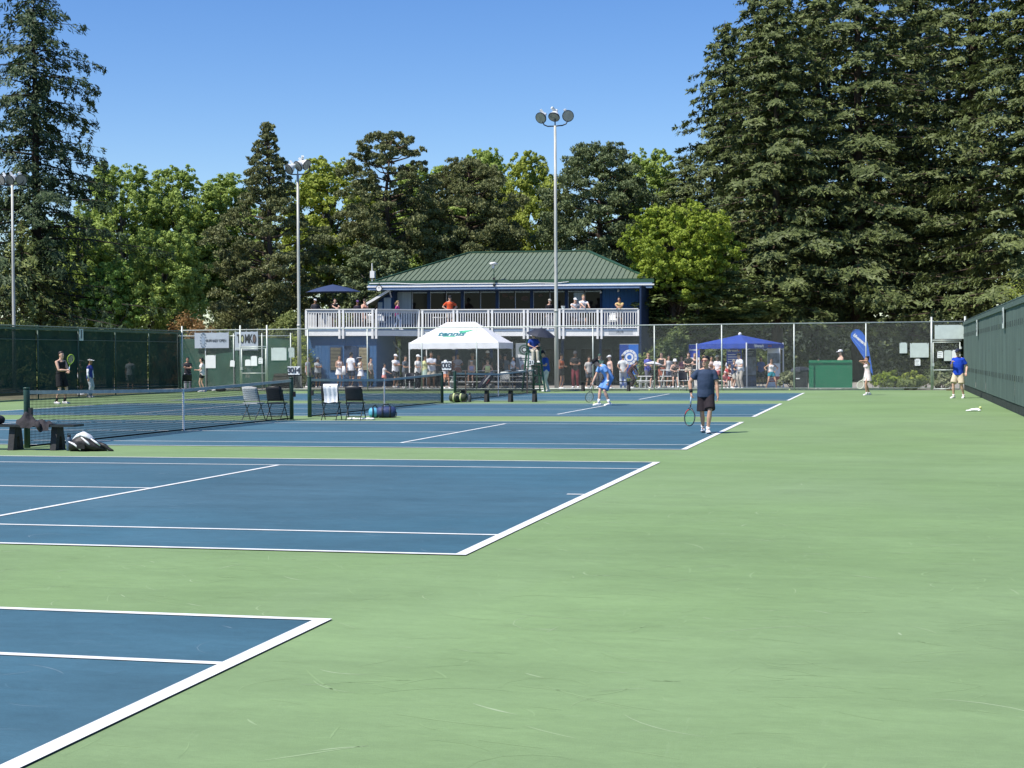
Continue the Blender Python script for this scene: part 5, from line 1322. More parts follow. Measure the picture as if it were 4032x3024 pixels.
def person(label, u=None, Y=None, vtop=None, h=1.70, face=0, pose='stand', top=('tee', (.5, .5, .5)), bot=('shorts', (.05, .05, .06)), skin='light', hair=('short', 'dbrown'),
           hat=None, shoes=(.75, .75, .75), socks=None, glasses=None, seat=None, z=0.0, fem=False, vox=0.031, hyaw=0, hpitch=0, belly=0.0, loc=None, group=None, drop=None, band=None, cat='person', **kw):
    P = dict(POSES[pose]); P.update(kw)
    if loc is None: loc = Vector((XY(u, Y), Y, z))
    loc = Vector(loc)
    if vtop is not None and not P.get('sit'): h = ZY(u, vtop, Y)-loc.z+(0.0 if not P.get('lean') else 0.12)
    h = max(1.0, min(1.95, h))
    s = h/1.75
    root = empty('person', loc, heading(face), label=label, cat=cat, group=group)
    skm = skin_mat(SK[skin]); V = Vector
    sit = P.get('sit', False)
    fw = 0.92 if fem else 1.0
    pz = P.get('pz', 0.925); py = P.get('py', 0.0)
    if sit: pz = (seat if seat is not None else 0.45)/s+0.10; py = 0.0
    pel = V((0, py, pz)); lean = R(P.get('lean', 2)); side = R(P.get('side', 0)); tw = R(P.get('twist', 0))
    nodes = [pel]; angs = [lean*0.55, lean*0.95, lean*1.15]
    for ln, a in zip((.18, .17, .15), angs): nodes.append(nodes[-1]+V((math.sin(side), math.sin(a), math.cos(a)*math.cos(side)))*ln)
    def axes(i):
        a = angs[min(i, 2)]; t = tw*min(i, 2)/2; r = V((math.cos(t), math.sin(t), 0)); d = V((math.sin(side), math.sin(a), math.cos(a))).normalized()
        r = (r-d*r.dot(d)).normalized(); return r, d.cross(r), d
    r2, f2, d2 = axes(2)
    shw = 0.176*fw*(P.get('broad', 1.0))
    sh = [nodes[2]+d2*0.088-r2*shw, nodes[2]+d2*0.088+r2*shw]
    nb = nodes[3]+d2*0.005
    na = lean*0.75-R(hpitch)*0.4
    nd = V((0, math.sin(na+R(6)), math.cos(na))).normalized()
    hy, hp = R(hyaw), R(hpitch)
    hf = V((math.sin(hy)*math.cos(hp), math.cos(hy)*math.cos(hp), math.sin(hp)))
    hr = V((math.cos(hy), -math.sin(hy), 0)); hu = hr.cross(hf)
    hc = nb+nd*0.060+hu*0.105+hf*0.018
    # legs
    feet = P.get('feet', ((-.105, 0.0), (.105, 0.02)))
    hipj = [pel+V((-.088*fw, 0, -.03)), pel+V((.088*fw, 0, -.03))]
    legs = []; footd = []
    for i in (0, 1):
        if sit:
            dr = (drop if drop is not None else (seat if seat is not None else 0.45))/s
            fx, fy = P.get('sfeet', ((-.13, .44), (.13, .42)))[i]
            an = V((fx, fy, pz-0.10-dr+0.085)); pole = V((0, 1, 1.2))
        else:
            fx, fy = feet[i][0], feet[i][1]; fz = feet[i][2] if len(feet[i]) > 2 else 0.0
            an = V((fx, fy-0.03, 0.085+fz)); pole = V((0.12*(-1 if i == 0 else 1), 1, 0))
        kn, an = ik(hipj[i], an, 0.43, 0.415, pole)
        legs.append((hipj[i], kn, an))
        fd = P.get('toes', (None, None))[i]
        footd.append(V(fd).normalized() if fd else V((math.sin(R(-9 if i == 0 else 9)), math.cos(R(9)), 0)).normalized())
    arms = []
    poles = P.get('pole', ((-.35, -.7, -.5), (.35, -.7, -.5)))
    for i in (0, 1):
        tgt = V(P['hands'][i])
        if sit: tgt = V((tgt.x, tgt.y, tgt.z+pz-0.10))
        el, wr = ik(sh[i], tgt, 0.285, 0.25, poles[i]); arms.append((sh[i], el, wr))
    # ---- body mesh
    B = MB(); bw = 1.0+belly*0.5
    def trings(k=1.0, add=0.0, lo=0, hi=9):
        R_ = []
        spec = [(-.10, 0, .100, .095), (-.03, 0, .158, .112), (.06, 0, .165*(1.04 if fem else 1), .112+.05*belly), (0, 1, .142*bw, .100+.10*belly), (.08, 1, .143*bw, .102+.08*belly), (0, 2, .160, .112+.03*belly), (.065, 2, .164, .108), (.105, 2, .118, .086), (.145, 2, .062, .062)]
        for j, (o, i, a, b) in enumerate(spec):
            if j < lo or j > hi: continue
            r_, f_, d_ = axes(min(i, 2)); c = nodes[i]+d_*o
            R_.append((c, r_*(a*fw*k+add), f_*(b*k*(0.95 if fem else 1)+add)))
        return R_
    B.loft(trings(), 16)
    if fem:
        for sx in (-1, 1): B.sphere(nodes[2]+r2*sx*0.07+f2*0.085+d2*0.0, 0.058, 10, 6)
    for i, (a, e, w_) in enumerate(arms):
        B.sphere(a, 0.054*fw, 10, 6)
        limb(B, [nb+d2*.012, a+d2*.004], [(0, .046), (.5, .045), (1, .044*fw)], 8)
        k = (0.86 if fem else 1.0)*P.get('armk', 1.0)
        limb(B, [a, e, w_], [(0.0, .052*k), (.3, .053*k), (.7, .046*k), (1.0, .040*k), (1.25, .044*k), (1.6, .036*k), (2.0, .027*k)], 10)
        hd = (w_-e).normalized()
        if P.get('hdir') and P['hdir'][i]: hd = V(P['hdir'][i]).normalized()
        sx = hd.cross(V((0, 0, 1)) if abs(hd.z) < 0.9 else V((0, 1, 0))).normalized()
        sx2 = sx if abs(hd.z) < 0.9 else hd.cross(sx).normalized()
        B.loft([(w_-hd*0.01, sx2*.027, sx2.cross(hd)*.022), (w_+hd*0.03, sx2*.036, sx2.cross(hd)*.018), (w_+hd*0.085, sx2*.040, sx2.cross(hd)*.015)], 8)
    for i, (a, k_, n_) in enumerate(legs):
        k = 0.94 if fem else 1.0
        limb(B, [a+V((0, 0, .05)) if not sit else a, k_, n_], [(0, .086*k), (.35, .080*k), (.75, .060*k), (1.0, .051*k), (1.12, .049*k), (1.35, .056*k), (1.7, .040*k), (2.0, .033*k)], 10, ax=V((0, 1, 0)))
        fd = footd[i]
        B.loft([(n_-V((0, 0, .03))-fd*.05, fd.cross(V((0, 0, 1)))*.028, V((0, 0, .04))), (n_-V((0, 0, .035))+fd*.05, fd.cross(V((0, 0, 1)))*.035, V((0, 0, .04))), (n_-V((0, 0, .055))+fd*.15, fd.cross(V((0, 0, 1)))*.038, V((0, 0, .025)))], 8)
    # neck, head, nose, ears, jaw
    B.loft([(nb-d2*0.06, hr*.062, V((0, 1, 0))*.06), (nb+nd*0.04, hr*.052, V((0, 1, 0))*.054), (hc-hu*0.04-hf*.015, hr*.052, hf*.056)], 10)
    hs = [(-.118, .030, .030, .045), (-.105, .046, .050, .030), (-.07, .060, .072, .012), (-.02, .071, .088, 0), (.03, .075, .094, -.004), (.07, .068, .084, -.008), (.10, .048, .060, -.010), (.117, .018, .022, -.012)]
    B.loft([(hc+hu*o+hf*df, hr*a, hf*b) for o, a, b, df in hs], 14)
    B.loft([(hc+hu*.012+hf*.088, hr*.009, hu*.009), (hc-hu*.022+hf*.108, hr*.014, hu*.012), (hc-hu*.030+hf*.085, hr*.014, hu*.010)], 6)
    for sx in (-1, 1): B.loft([(hc+hr*sx*.070-hu*.01, hf*.018, hu*.030), (hc+hr*sx*.084-hu*.01-hf*.006, hf*.016, hu*.028)], 8)
    # fingers
    F = MB()
    for i, (a, e, w_) in enumerate(arms):
        hd = (w_-e).normalized()
        if P.get('hdir') and P['hdir'][i]: hd = V(P['hdir'][i]).normalized()
        sx = hd.cross(V((0, 0, 1)) if abs(hd.z) < 0.9 else V((0, 1, 0))).normalized()
        sx2 = sx if abs(hd.z) < 0.9 else hd.cross(sx).normalized()
        pn = sx2.cross(hd)
        if abs(hd.z) >= 0.9:                                   # hanging hand: palm faces the thigh
            inn = V((1 if i == 0 else -1, 0, 0)); inn = (inn-hd*inn.dot(hd)).normalized()
            pn = inn
        elif pn.z > 0: pn = -pn
        curl = P.get('curl', (0.35, 0.35))[i]
        sx2 = hd.cross(pn).normalized()
        # thumb side: forward for a hanging hand, towards the body middle otherwise
        ts = 1 if (sx2.y > 0 if abs(hd.z) >= 0.9 else sx2.x*(1 if i == 0 else -1) > 0) else -1
        for q, (o, ln) in enumerate(((-.027, .060), (-.009, .072), (.010, .076), (.028, .068))):
            b0 = w_+hd*0.078+sx2*o*ts
            c1 = math.cos(curl); s1 = math.sin(curl); c2 = math.cos(curl*2.2); s2 = math.sin(curl*2.2)
            p1 = b0+(hd*c1+pn*s1)*ln*0.55; p2 = p1+(hd*c2+pn*s2)*ln*0.5
            F.tube([b0, p1, p2], [.0095, .0085, .0065], 6)
        t0 = w_+hd*0.025+sx2*ts*.030; F.tube([t0, t0+(hd*.6+sx2*ts*.7+pn*.3)*.035, t0+(hd*.9+sx2*ts*.6+pn*.5*min(1, curl*2))*.062], [.012, .011, .008], 6)
    def scale(mb):
        mb.v = [(x*s, y*s, zz*s) for x, y, zz in mb.v]; return mb
    ob = scale(B).build('body', skm, root); PENDING.append((ob, vox*0.88, 3, scale(F)))
    # face details
    def small(mb, name, m, par=ob, smooth=False): return scale(mb).build(name, m, par, smooth=smooth)
    for sx in (-1, 1): small(MB().sphere(hc+hr*sx*.030+hu*.014+hf*.083, .010, 6, 4), 'eye', mat('eye_dark', (0.02, 0.015, 0.012), 0.3))
    small(MB().loft([(hc-hu*.060+hf*.082-hr*.022, hf*.006, hu*.005), (hc-hu*.062+hf*.090, hf*.006, hu*.007), (hc-hu*.060+hf*.082+hr*.022, hf*.006, hu*.005)], 6), 'mouth', mat('lips', (0.30, 0.12, 0.10), 0.5))
    if glasses:
        g = MB()
        for sx in (-1, 1): g.loft([(hc+hr*sx*.032+hu*.010+hf*.088, hr*.027, hu*.022), (hc+hr*sx*.034+hu*.010+hf*.097, hr*.026, hu*.021)], 10); g.bar(hc+hr*sx*.060+hu*.016+hf*.085, hc+hr*sx*.080+hu*.012-hf*.01, .005, .008)
        g.bar(hc-hr*.01+hu*.014+hf*.098, hc+hr*.01+hu*.014+hf*.098, .005, .006)
        small(g, 'sunglasses', mat('glasses_'+glasses, dict(red=(0.10, 0.012, 0.01), black=(0.012, 0.012, 0.014))[glasses], 0.15, spec=0.8))
    # hair
    hm = mat('hair_'+hair[1], HAIRC[hair[1]], 0.5, 0.3, 40, spec=0.4, bump=0.006, bscale=60)
    Hm = MB()
    if hair[0] != 'bald':
        if hair[0] == 'short' or hat:
            Hm.loft([(hc-hu*.050-hf*.045, hr*.062, hf*.050), (hc+hu*.0-hf*.038, hr*.077, hf*.068), (hc+hu*.045-hf*.026, hr*.081, hf*.086), (hc+hu*.082-hf*.012, hr*.077, hf*.094), (hc+hu*.115-hf*.014, hr*.058, hf*.072), (hc+hu*.132-hf*.018, hr*.025, hf*.030)], 14)
        else:
            Hm.loft([(hc-hu*.06-hf*.050, hr*.070, hf*.048), (hc+hu*.0-hf*.040, hr*.083, hf*.070), (hc+hu*.045-hf*.028, hr*.085, hf*.086), (hc+hu*.082-hf*.014, hr*.079, hf*.094), (hc+hu*.115-hf*.016, hr*.058, hf*.070), (hc+hu*.130-hf*.02, hr*.022, hf*.028)], 14)
        if hair[0] == 'long': Hm.loft([(hc+hu*.05-hf*.055, hr*.070, hf*.045), (hc-hu*.06-hf*.075, hr*.085, hf*.045), (hc-hu*.16-hf*.085, hr*.085, hf*.035), (hc-hu*.27-hf*.09, hr*.060, hf*.022)], 10)
        if hair[0] == 'tail': Hm.loft([(hc+hu*.04-hf*.09, hr*.028, hf*.03), (hc+hu*.01-hf*.145, hr*.032, hf*.035), (hc-hu*.08-hf*.16, hr*.034, hf*.03), (hc-hu*.20-hf*.14, hr*.018, hf*.016)], 8)
        if hair[0] == 'bun': Hm.sphere(hc+hu*.09-hf*.10, .048, 10, 6)
        small(Hm, 'hair', hm, ob, True)
    if hat:
        kind, hcol = hat; hmt = cloth(hcol); T = MB()
        if kind in ('cap', 'cap_back'):
            T.loft([(hc+hu*.042-hf*.006, hr*.090, hf*.108), (hc+hu*.085-hf*.006, hr*.089, hf*.106), (hc+hu*.125-hf*.010, hr*.070, hf*.084), (hc+hu*.146-hf*.012, hr*.030, hf*.036)], 14)
            sg = 1 if kind == 'cap' else -1
            T.loft([(hc+hu*.050+hf*sg*.06, hr*.078, hu*.008), (hc+hu*.048+hf*sg*.13, hr*.070, hu*.007), (hc+hu*.032+hf*sg*.180, hr*.040, hu*.005)], 10)
            o = small(T, 'cap', hmt, root, True)
        elif kind == 'visor':
            T.loft([(hc+hu*.040-hf*.006, hr*.090, hf*.108), (hc+hu*.075-hf*.006, hr*.091, hf*.109)], 14)
            T.loft([(hc+hu*.052+hf*.06, hr*.080, hu*.008), (hc+hu*.046+hf*.14, hr*.072, hu*.007), (hc+hu*.028+hf*.195, hr*.045, hu*.005)], 10)
            small(T, 'visor', hmt, root, True)
        else:
            T.loft([(hc+hu*.010-hf*.006, hr*.150, hf*.165), (hc+hu*.045-hf*.006, hr*.100, hf*.116), (hc+hu*.10-hf*.008, hr*.090, hf*.104), (hc+hu*.145-hf*.010, hr*.074, hf*.086), (hc+hu*.150-hf*.010, hr*.03, hf*.03)], 16)
            small(T, 'bucket_hat', hmt, root, True)
    # ---- clothes
    kind, col = top; cm = cloth(col); S = MB()
    hemlo = 0 if kind in ('tee', 'polo', 'long', 'loose') and not P.get('tuck') else (2 if kind != 'crop' else 3)
    if kind == 'dress': hemlo = 1
    add = dict(tee=.022, polo=.020, long=.022, tank=.012, crop=.010, dress=.012, loose=.040).get(kind, .02)
    tr_ = trings(1.0, add, hemlo, 8 if kind not in ('tank', 'crop', 'dress') else 7)
    if hemlo == 0: tr_[0] = (tr_[1][0]-axes(0)[2]*(.085-.05*min(1, lean/R(45))) if not sit else tr_[1][0]-V((0, 0, .03)), tr_[2][1]*1.06, tr_[2][2]*1.02); tr_[1] = (tr_[1][0], tr_[2][1]*1.05, tr_[2][2]*1.03)
    S.loft(tr_, 18)
    if fem:
        for sx in (-1, 1): S.sphere(nodes[2]+r2*sx*0.07+f2*0.088, 0.064, 10, 6)
    for i, (a, e, w_) in enumerate(arms):
        if kind in ('tee', 'polo', 'loose'):
            S.sphere(a, .060*fw, 10, 6); limb(S, [nb-d2*.005, a+d2*.002], [(0, .048), (.5, .050), (1, .050*fw)], 8)
            k = (0.88 if fem else 1.0)*P.get('armk', 1.0)
            en = a.lerp(e, 0.62 if kind != 'polo' else 0.70); limb(S, [a, en], [(0, .058*k), (.5, .064*k), (1.0, .070*k)], 12)
        elif kind == 'long':
            S.sphere(a, .066*fw, 10, 6); limb(S, [a, e, w_], [(0, .066), (.7, .056), (1.0, .052), (1.5, .046), (1.95, .036)], 12)
        elif kind in ('tank', 'dress'):
            S.loft([(a+d2*.045+r2*(.05 if i == 0 else -.05), r2*.030, f2*.055), (a+d2*.0+r2*(.05 if i == 0 else -.05), r2*.035, f2*.085)], 8)
    if kind == 'polo': S.loft([(nb-d2*.045, r2*.080, f2*.078), (nb+nd*.012, r2*.064, V((0, 1, 0))*.068)], 12)
    so = scale(S).build({'tee': 'shirt', 'polo': 'polo_shirt', 'long': 'long_sleeve_shirt', 'tank': 'tank_top', 'crop': 'crop_top', 'dress': 'dress_top', 'loose': 'shirt'}[kind], cm, root); PENDING.append((so, vox*0.95, 5, None))
    if P.get('sleeves'):
        for (a, e, w_) in arms:
            L_ = MB(); limb(L_, [a.lerp(e, .4), e, w_], [(0, .056), (1.0, .045), (1.3, .048), (1.92, .034)], 10)
            scale(L_).build('arm_sleeve', cloth(P['sleeves']), root, smooth=True)
    bk, bcol = bot; bm_ = cloth(bcol); Q = MB()
    if bk in ('shorts', 'pants'):
        Q.loft([(pel-V((0, 0, .115)), V((.115, 0, 0))*fw, V((0, .105, 0))), (pel-V((0, 0, .06)), V((.170, 0, 0))*fw, V((0, .130, 0))), (pel+V((0, 0, .02)), V((.176, 0, 0))*fw, V((0, .128+.04*belly, 0))), (pel+axes(0)[2]*.10, V((.160+.02*belly, 0, 0))*fw, V((0, .120+.06*belly, 0)))], 16)
        ln = P.get('slen', 0.80)
        for (a, k_, n_) in legs:
            a2 = a+(V((0, 0, .02)) if not sit else V((0, 0, 0)))
            if bk == 'shorts': limb(Q, [a2, a2.lerp(k_, ln)], [(0, .102), (.4, .104), (1.0, .098+.010*P.get('baggy', 1))], 12)
            else: limb(Q, [a2, k_, n_-V((0, 0, .02))], [(0, .102), (.5, .094), (1.0, .078), (1.4, .074), (1.98, .068)], 12)
    elif bk == 'skirt':
        ln = P.get('klen', 0.36)
        if sit:
            Q.loft([(pel+V((0, -.02, .12)), V((.150, 0, 0)), V((0, .12, 0))), (pel+V((0, .02, .0)), V((.185, 0, 0)), V((0, .15, .02)))], 14)
            mid = (legs[0][1]+legs[1][1])/2; hipm = (legs[0][0]+legs[1][0])/2
            Q.loft([(hipm, V((.19, 0, 0)), V((0, .02, .11))), (hipm.lerp(mid, .85), V((.20, 0, 0)), V((0, .02, .095)))], 14)
        else:
            dd = -V((0, 0, 1)); Q.loft([(pel+V((0, 0, .13)), V((.150, 0, 0))*fw, V((0, .116, 0))), (pel+V((0, 0, .02)), V((.182, 0, 0))*fw, V((0, .138, 0))), (pel-V((0, 0, ln*.5)), V((.205, 0, 0)), V((0, .160, 0))), (pel-V((0, 0, ln)), V((.235, 0, 0)), V((0, .185, 0)))], 18)
    bo = scale(Q).build({'shorts': 'shorts', 'pants': 'trousers', 'skirt': 'skirt'}[bk], bm_, root); PENDING.append((bo, vox*0.95, 4, None))
    # shoes and socks
    for i, (a, k_, n_) in enumerate(legs):
        fd = footd[i]; sd = fd.cross(V((0, 0, 1))).normalized(); upv = sd.cross(fd)
        X = MB().loft([(n_-upv*.050-fd*.085, sd*.030, upv*.034), (n_-upv*.042-fd*.055, sd*.040, upv*.052), (n_-upv*.044+fd*.03, sd*.044, upv*.048), (n_-upv*.056+fd*.12, sd*.048, upv*.034), (n_-upv*.064+fd*.185, sd*.036, upv*.022)], 12)
        sh_o = scale(X).build('shoe', cloth(shoes), root, smooth=True)
        X = MB().loft([(n_-upv*.086-fd*.088, sd*.030, upv*.012), (n_-upv*.086-fd*.0, sd*.043, upv*.012), (n_-upv*.086+fd*.12, sd*.050, upv*.012), (n_-upv*.082+fd*.192, sd*.034, upv*.010)], 12)
        scale(X).build('sole', cloth(P.get('sole', (.65, .65, .65))), sh_o)
        if socks is not None:
            X = MB(); limb(X, [n_.lerp(k_, -.05), n_.lerp(k_, P.get('sockh', .22))], [(0, .040), (1, .046)], 10); scale(X).build('sock', cloth(socks), root, smooth=True)
    if band:
        for i, c_ in enumerate(band):
            if c_ is None: continue
            a, e, w_ = arms[i]; X = MB(); limb(X, [w_.lerp(e, .06), w_.lerp(e, .36)], [(0, .036), (1, .042)], 10); scale(X).build('wristband', cloth(c_), root, smooth=True)
    root['_hand'] = [list(arms[i][2]*s) for i in (0, 1)][0]
    M_ = Matrix.Translation(loc) @ Matrix.Rotation(root.rotation_euler.z, 4, 'Z')
    PH_ = []
    for i in (0, 1):
        hd = (arms[i][2]-arms[i][1]).normalized()
        if P.get('hdir') and P['hdir'][i]: hd = V(P['hdir'][i]).normalized()
        PH_.append(M_ @ ((arms[i][2]+hd*0.07)*s))
    del root['_hand']
    return root, PH_, M_, s

def racket(grip, axis, normal, label, col=(0.02, 0.02, 0.025), strings=(0.55, 0.60, 0.40), grip_col=(0.6, 0.65, 0.75), accent=None, cat='racket'):
    """grip: world point inside the hand; axis: direction from grip to head"""
    a = Vector(axis).normalized(); n = Vector(normal); n = (n-a*n.dot(a)).normalized(); sdir = a.cross(n)
    r = empty('tennis_racket', grip, label=label, cat=cat, group='tennis rackets')
    fm = mat('racket_'+label[:18], col, 0.35, 0.1, 4, spec=0.6)
    MB().tube([-a*.09, a*.13], .017, 8).build('grip', mat('grip_%d' % int(grip_col[0]*99), grip_col, 0.8), r, smooth=True)
    MB().tube([a*.13, a*.19], .014, 8).build('shaft', fm, r, smooth=True)
    ca = .415; rx, ra = .125, .168
    pts = [a*(ca+ra*math.cos(t))+sdir*rx*math.sin(t) for t in [2*math.pi*k/32 for k in range(33)]]
    fr = MB().tube(pts, .0125, 8).build('frame', fm, r, smooth=True)
    for sg in (-1, 1): MB().tube([a*.185, a*.22+sdir*sg*.03, a*.27+sdir*sg*.068], .010, 8).build('throat', fm, r, smooth=True)
    if accent:
        MB().tube([p*1.0 for p in pts[17:23]], .0132, 8).build('frame_accent', mat('accent_%d' % int(accent[0]*99), accent, 0.4), r, smooth=True)
    st = MB()
    for k in range(-8, 9):
        x = k/8.6*rx; hh = ra*math.sqrt(max(0, 1-(x/rx)**2)); st.bar(a*(ca-hh)+sdir*x, a*(ca+hh)+sdir*x, .0022, .0022, up=n)
    for k in range(-9, 10):
        y = k/9.6*ra; hh = rx*math.sqrt(max(0, 1-(y/ra)**2)); st.bar(a*(ca+y)-sdir*hh, a*(ca+y)+sdir*hh, .0022, .0022, up=n)
    st.build('strings', mat('strings_%d' % int(strings[0]*99), strings, 0.6), r)
    return r

W_, K_ = (.78, .78, .79), (.02, .02, .022)
cdir = Vector((CR.x, CR.y, 0)).normalized(); fdir = Vector((CF.x, CF.y, 0)).normalized()
# ---- players and officials on the courts
pl = gp(2780, 1706)
r_, H_, M_, s_ = person('man in navy T-shirt and dark shorts walking towards the camera with a racket', loc=pl, h=ZY(2745, 1392, pl.y), face=-4, pose='walk', top=('tee', (.040, .060, .105)), bot=('shorts', (.028, .022, .026)), skin='mid', hair=('short', 'black'),
    glasses='red', shoes=W_, sole=K_, socks=W_, sockh=.16, vox=.013, belly=.42, broad=1.02, armk=1.10, hands=((-.26, .08, .80), (.32, .04, .88)), feet=((-.03, .20, .0), (.05, -.20, .03)), pz=.905, hyaw=28, hpitch=4, band=(None, K_), slen=.92, baggy=2.4,
    pole=((-.8, -.6, 0), (.9, -.5, 0)), curl=(.55, 1.0), hdir=((-.05, .12, -1), (.06, .1, -1)), toes=((-.10, 1, .10), (.12, 1, 0)))
racket(H_[1]+Vector((0, 0, -.02)), (-cdir*.08-fdir*.05+Vector((0, 0, -1))), (fdir*0.75+cdir*.65), 'tennis racket hanging from the hand of the man in navy', (.03, .035, .05), (.10, .42, .20), (.50, .62, .75), (.55, .06, .05))
bp2 = gp(2378, 1597)
r_, H_, M_, s_ = person('player in light blue shirt and shorts bending over to scoop up a ball', loc=bp2, h=1.80, face=-72, pose='stand', top=('tee', (.20, .38, .72)), bot=('shorts', (.15, .30, .62)), skin='light', hair=('short', 'black'), hat=('cap', K_),
    shoes=W_, socks=W_, sockh=.30, vox=.014, lean=44, pz=.87, py=-.18, hpitch=-42, hands=((-.22, -.06, .72), (.20, .40, .52)), feet=((-.14, -.10), (.12, .16)), band=(W_, None), hdir=(None, (0, .15, -1)), curl=(.4, 1.0), slen=.90, baggy=1.5, pole=((-.5, -1, -.2), (.6, -.6, -.2)), belly=.05)
racket(H_[1], (-cdir*.25+Vector((0, 0, -1))), fdir, 'tennis racket touching the ground beside the player in light blue', (.10, .12, .08), (.45, .50, .35), (.70, .72, .60))
pb = gp(240, 1590)
r_, H_, M_, s_ = person('bearded man in black sleeveless shirt and shorts holding a lime racket', loc=pb, h=ZY(245, 1378, pb.y), face=62, pose='hold', top=('tank', K_), bot=('shorts', K_), skin='light', hair=('short', 'dbrown'), shoes=W_, sole=W_, socks=K_, sockh=.30, vox=.014, broad=1.08,
    hands=((.0, .33, 1.06), (.05, .32, 1.10)), feet=((-.16, .04), (.16, -.02)), slen=.85, curl=(1.0, 1.0))
racket(H_[1], (cdir*.20+Vector((0, 0, 1))-fdir*.1), (fdir*.6-cdir*.5), 'lime green tennis racket held upright by the man in black', (.42, .58, .05), (.45, .62, .08), (.5, .55, .2))
pp = gp(3416, 1556)
r_, H_, M_, s_ = person('girl in pale pink tennis dress with both hands raised to her head', loc=pp, h=ZY(3420, 1400, pp.y), face=-68, pose='stand', top=('dress', (.72, .60, .58)), bot=('skirt', (.72, .62, .60)), skin='tan', hair=('bun', 'black'), shoes=W_, socks=W_, sockh=.12, fem=True, vox=.014,
    hands=((-.05, .16, 1.52), (.06, .18, 1.53)), feet=((-.09, .14), (.10, -.14)), klen=.30, pole=((-1, .5, .2), (1, .5, .2)), curl=(.8, .8))
racket(Vector((pp.x-.10, pp.y-.06, .78)), (-cdir*.45-Vector((0, 0, .9))-fdir*.1), (fdir*.9+cdir*.3), 'cream tennis racket hanging behind the girl in pink dress', (.72, .74, .60), (.45, .50, .42), (.75, .75, .70))
pr = gp(3774, 1568)
person('man in royal blue polo and khaki shorts standing at the right corner gate', loc=pr, h=ZY(3765, 1371, pr.y), face=-38, pose='stand', top=('polo', srgb(36, 74, 190, .85)), bot=('shorts', (.58, .49, .35)), skin='light', hair=('short', 'grey'), hat=('cap', (.03, .035, .06)), glasses='black', shoes=W_, socks=W_, sockh=.14,
    vox=.014, belly=.45, hands=((-.30, .05, .90), (.10, .30, 1.26)), feet=((-.16, -.04), (.14, .12)), slen=.90, baggy=2, curl=(.4, .8))
po = gp(350, 1568)
person('woman official in blue polo with white arm sleeves and visor by the left windscreen', loc=(XY(352, 47.5), 47.5, 0), h=ZY(352, 1409, 47.5), face=78, pose='stand', top=('polo', (.03, .05, .22)), bot=('pants', (.36, .40, .44)), skin='brown', hair=('short', 'black'), hat=('visor', W_), fem=True, sleeves=(.70, .72, .75), shoes=(.5, .5, .5))
person('woman in grey dress behind the left windscreen', loc=(XY(318, 51), 51, 0), h=ZY(318, 1411, 51)-.0, face=60, pose='hold', top=('tank', (.62, .48, .40)), bot=('skirt', (.30, .30, .32)), hat=('visor', W_), fem=True) if False else None
for (u, Yg, vt, lab, tc, bc) in ((316, 53.0, 1411, 'woman with pale visor seen dimly through the left windscreen', (.75, .62, .52), (.45, .45, .45)), (513, 58.0, 1408, 'man in grey seen dimly through the left windscreen', (.60, .66, .70), (.5, .5, .5))):
    d_ = ray(u, 1500); xg = FX0-1.6; t_ = (xg-CAM.x)/d_.x; q = CAM+d_*t_
    person(lab, loc=(q.x, q.y, 0), h=1.65 if u < 400 else 1.72, face=80 if u < 400 else 180, pose='hold' if u < 400 else 'stand', top=('tank' if u < 400 else 'tee', tc), bot=('shorts', bc), hat=('visor', W_) if u < 400 else None, fem=u < 400)
person('girl in white top and black shorts walking along the far fence', u=796, Y=57.0, vtop=1406, face=-80, pose='hold', top=('tee', (.72, .66, .64)), bot=('shorts', K_), skin='light', hair=('tail', 'black'), fem=True, feet=((-.08, .08), (.08, -.10)), slen=.5, shoes=W_)
person('man in dark shirt with folded arms behind the fence beside the black chair', u=738, Y=59.9, vtop=1404, face=20, pose='crossed', top=('tee', (.035, .032, .036)), bot=('pants', (.42, .42, .44)), skin='tan', hair=('short', 'black'))
person('girl in pink shorts standing behind the TOMKO gate', u=982, Y=62.6, vtop=1403, face=-20, pose='hold', top=('tee', (.55, .62, .75)), bot=('shorts', (.60, .40, .42)), skin='tan', hair=('long', 'brown'), fem=True)
# officials at the umpire chair
um_r, H_, M_, s_ = person('chair umpire in blue polo sitting under the black umbrella', loc=(ux, uy, 0), h=1.75, face=12, pose='sit', seat=SZ+.04, drop=.48, top=('polo', (.03, .07, .30)), bot=('pants', (.48, .44, .36)), skin='light', hair=('short', 'dbrown'), hands=((-.05, .26, .22), (.05, .26, .22)), pole=((-1, 0, -.2), (1, 0, -.2)), sfeet=((-.11, .46), (.12, .46)))
person('official in blue polo and cream trousers writing beside the umpire chair', u=2152, Y=57.2, vtop=1386, face=-70, pose='hold', top=('polo', (.04, .10, .40)), bot=('pants', (.66, .62, .54)), skin='light', hair=('short', 'dbrown'), hat=('cap', (.03, .03, .05)), hpitch=-28, lean=10)
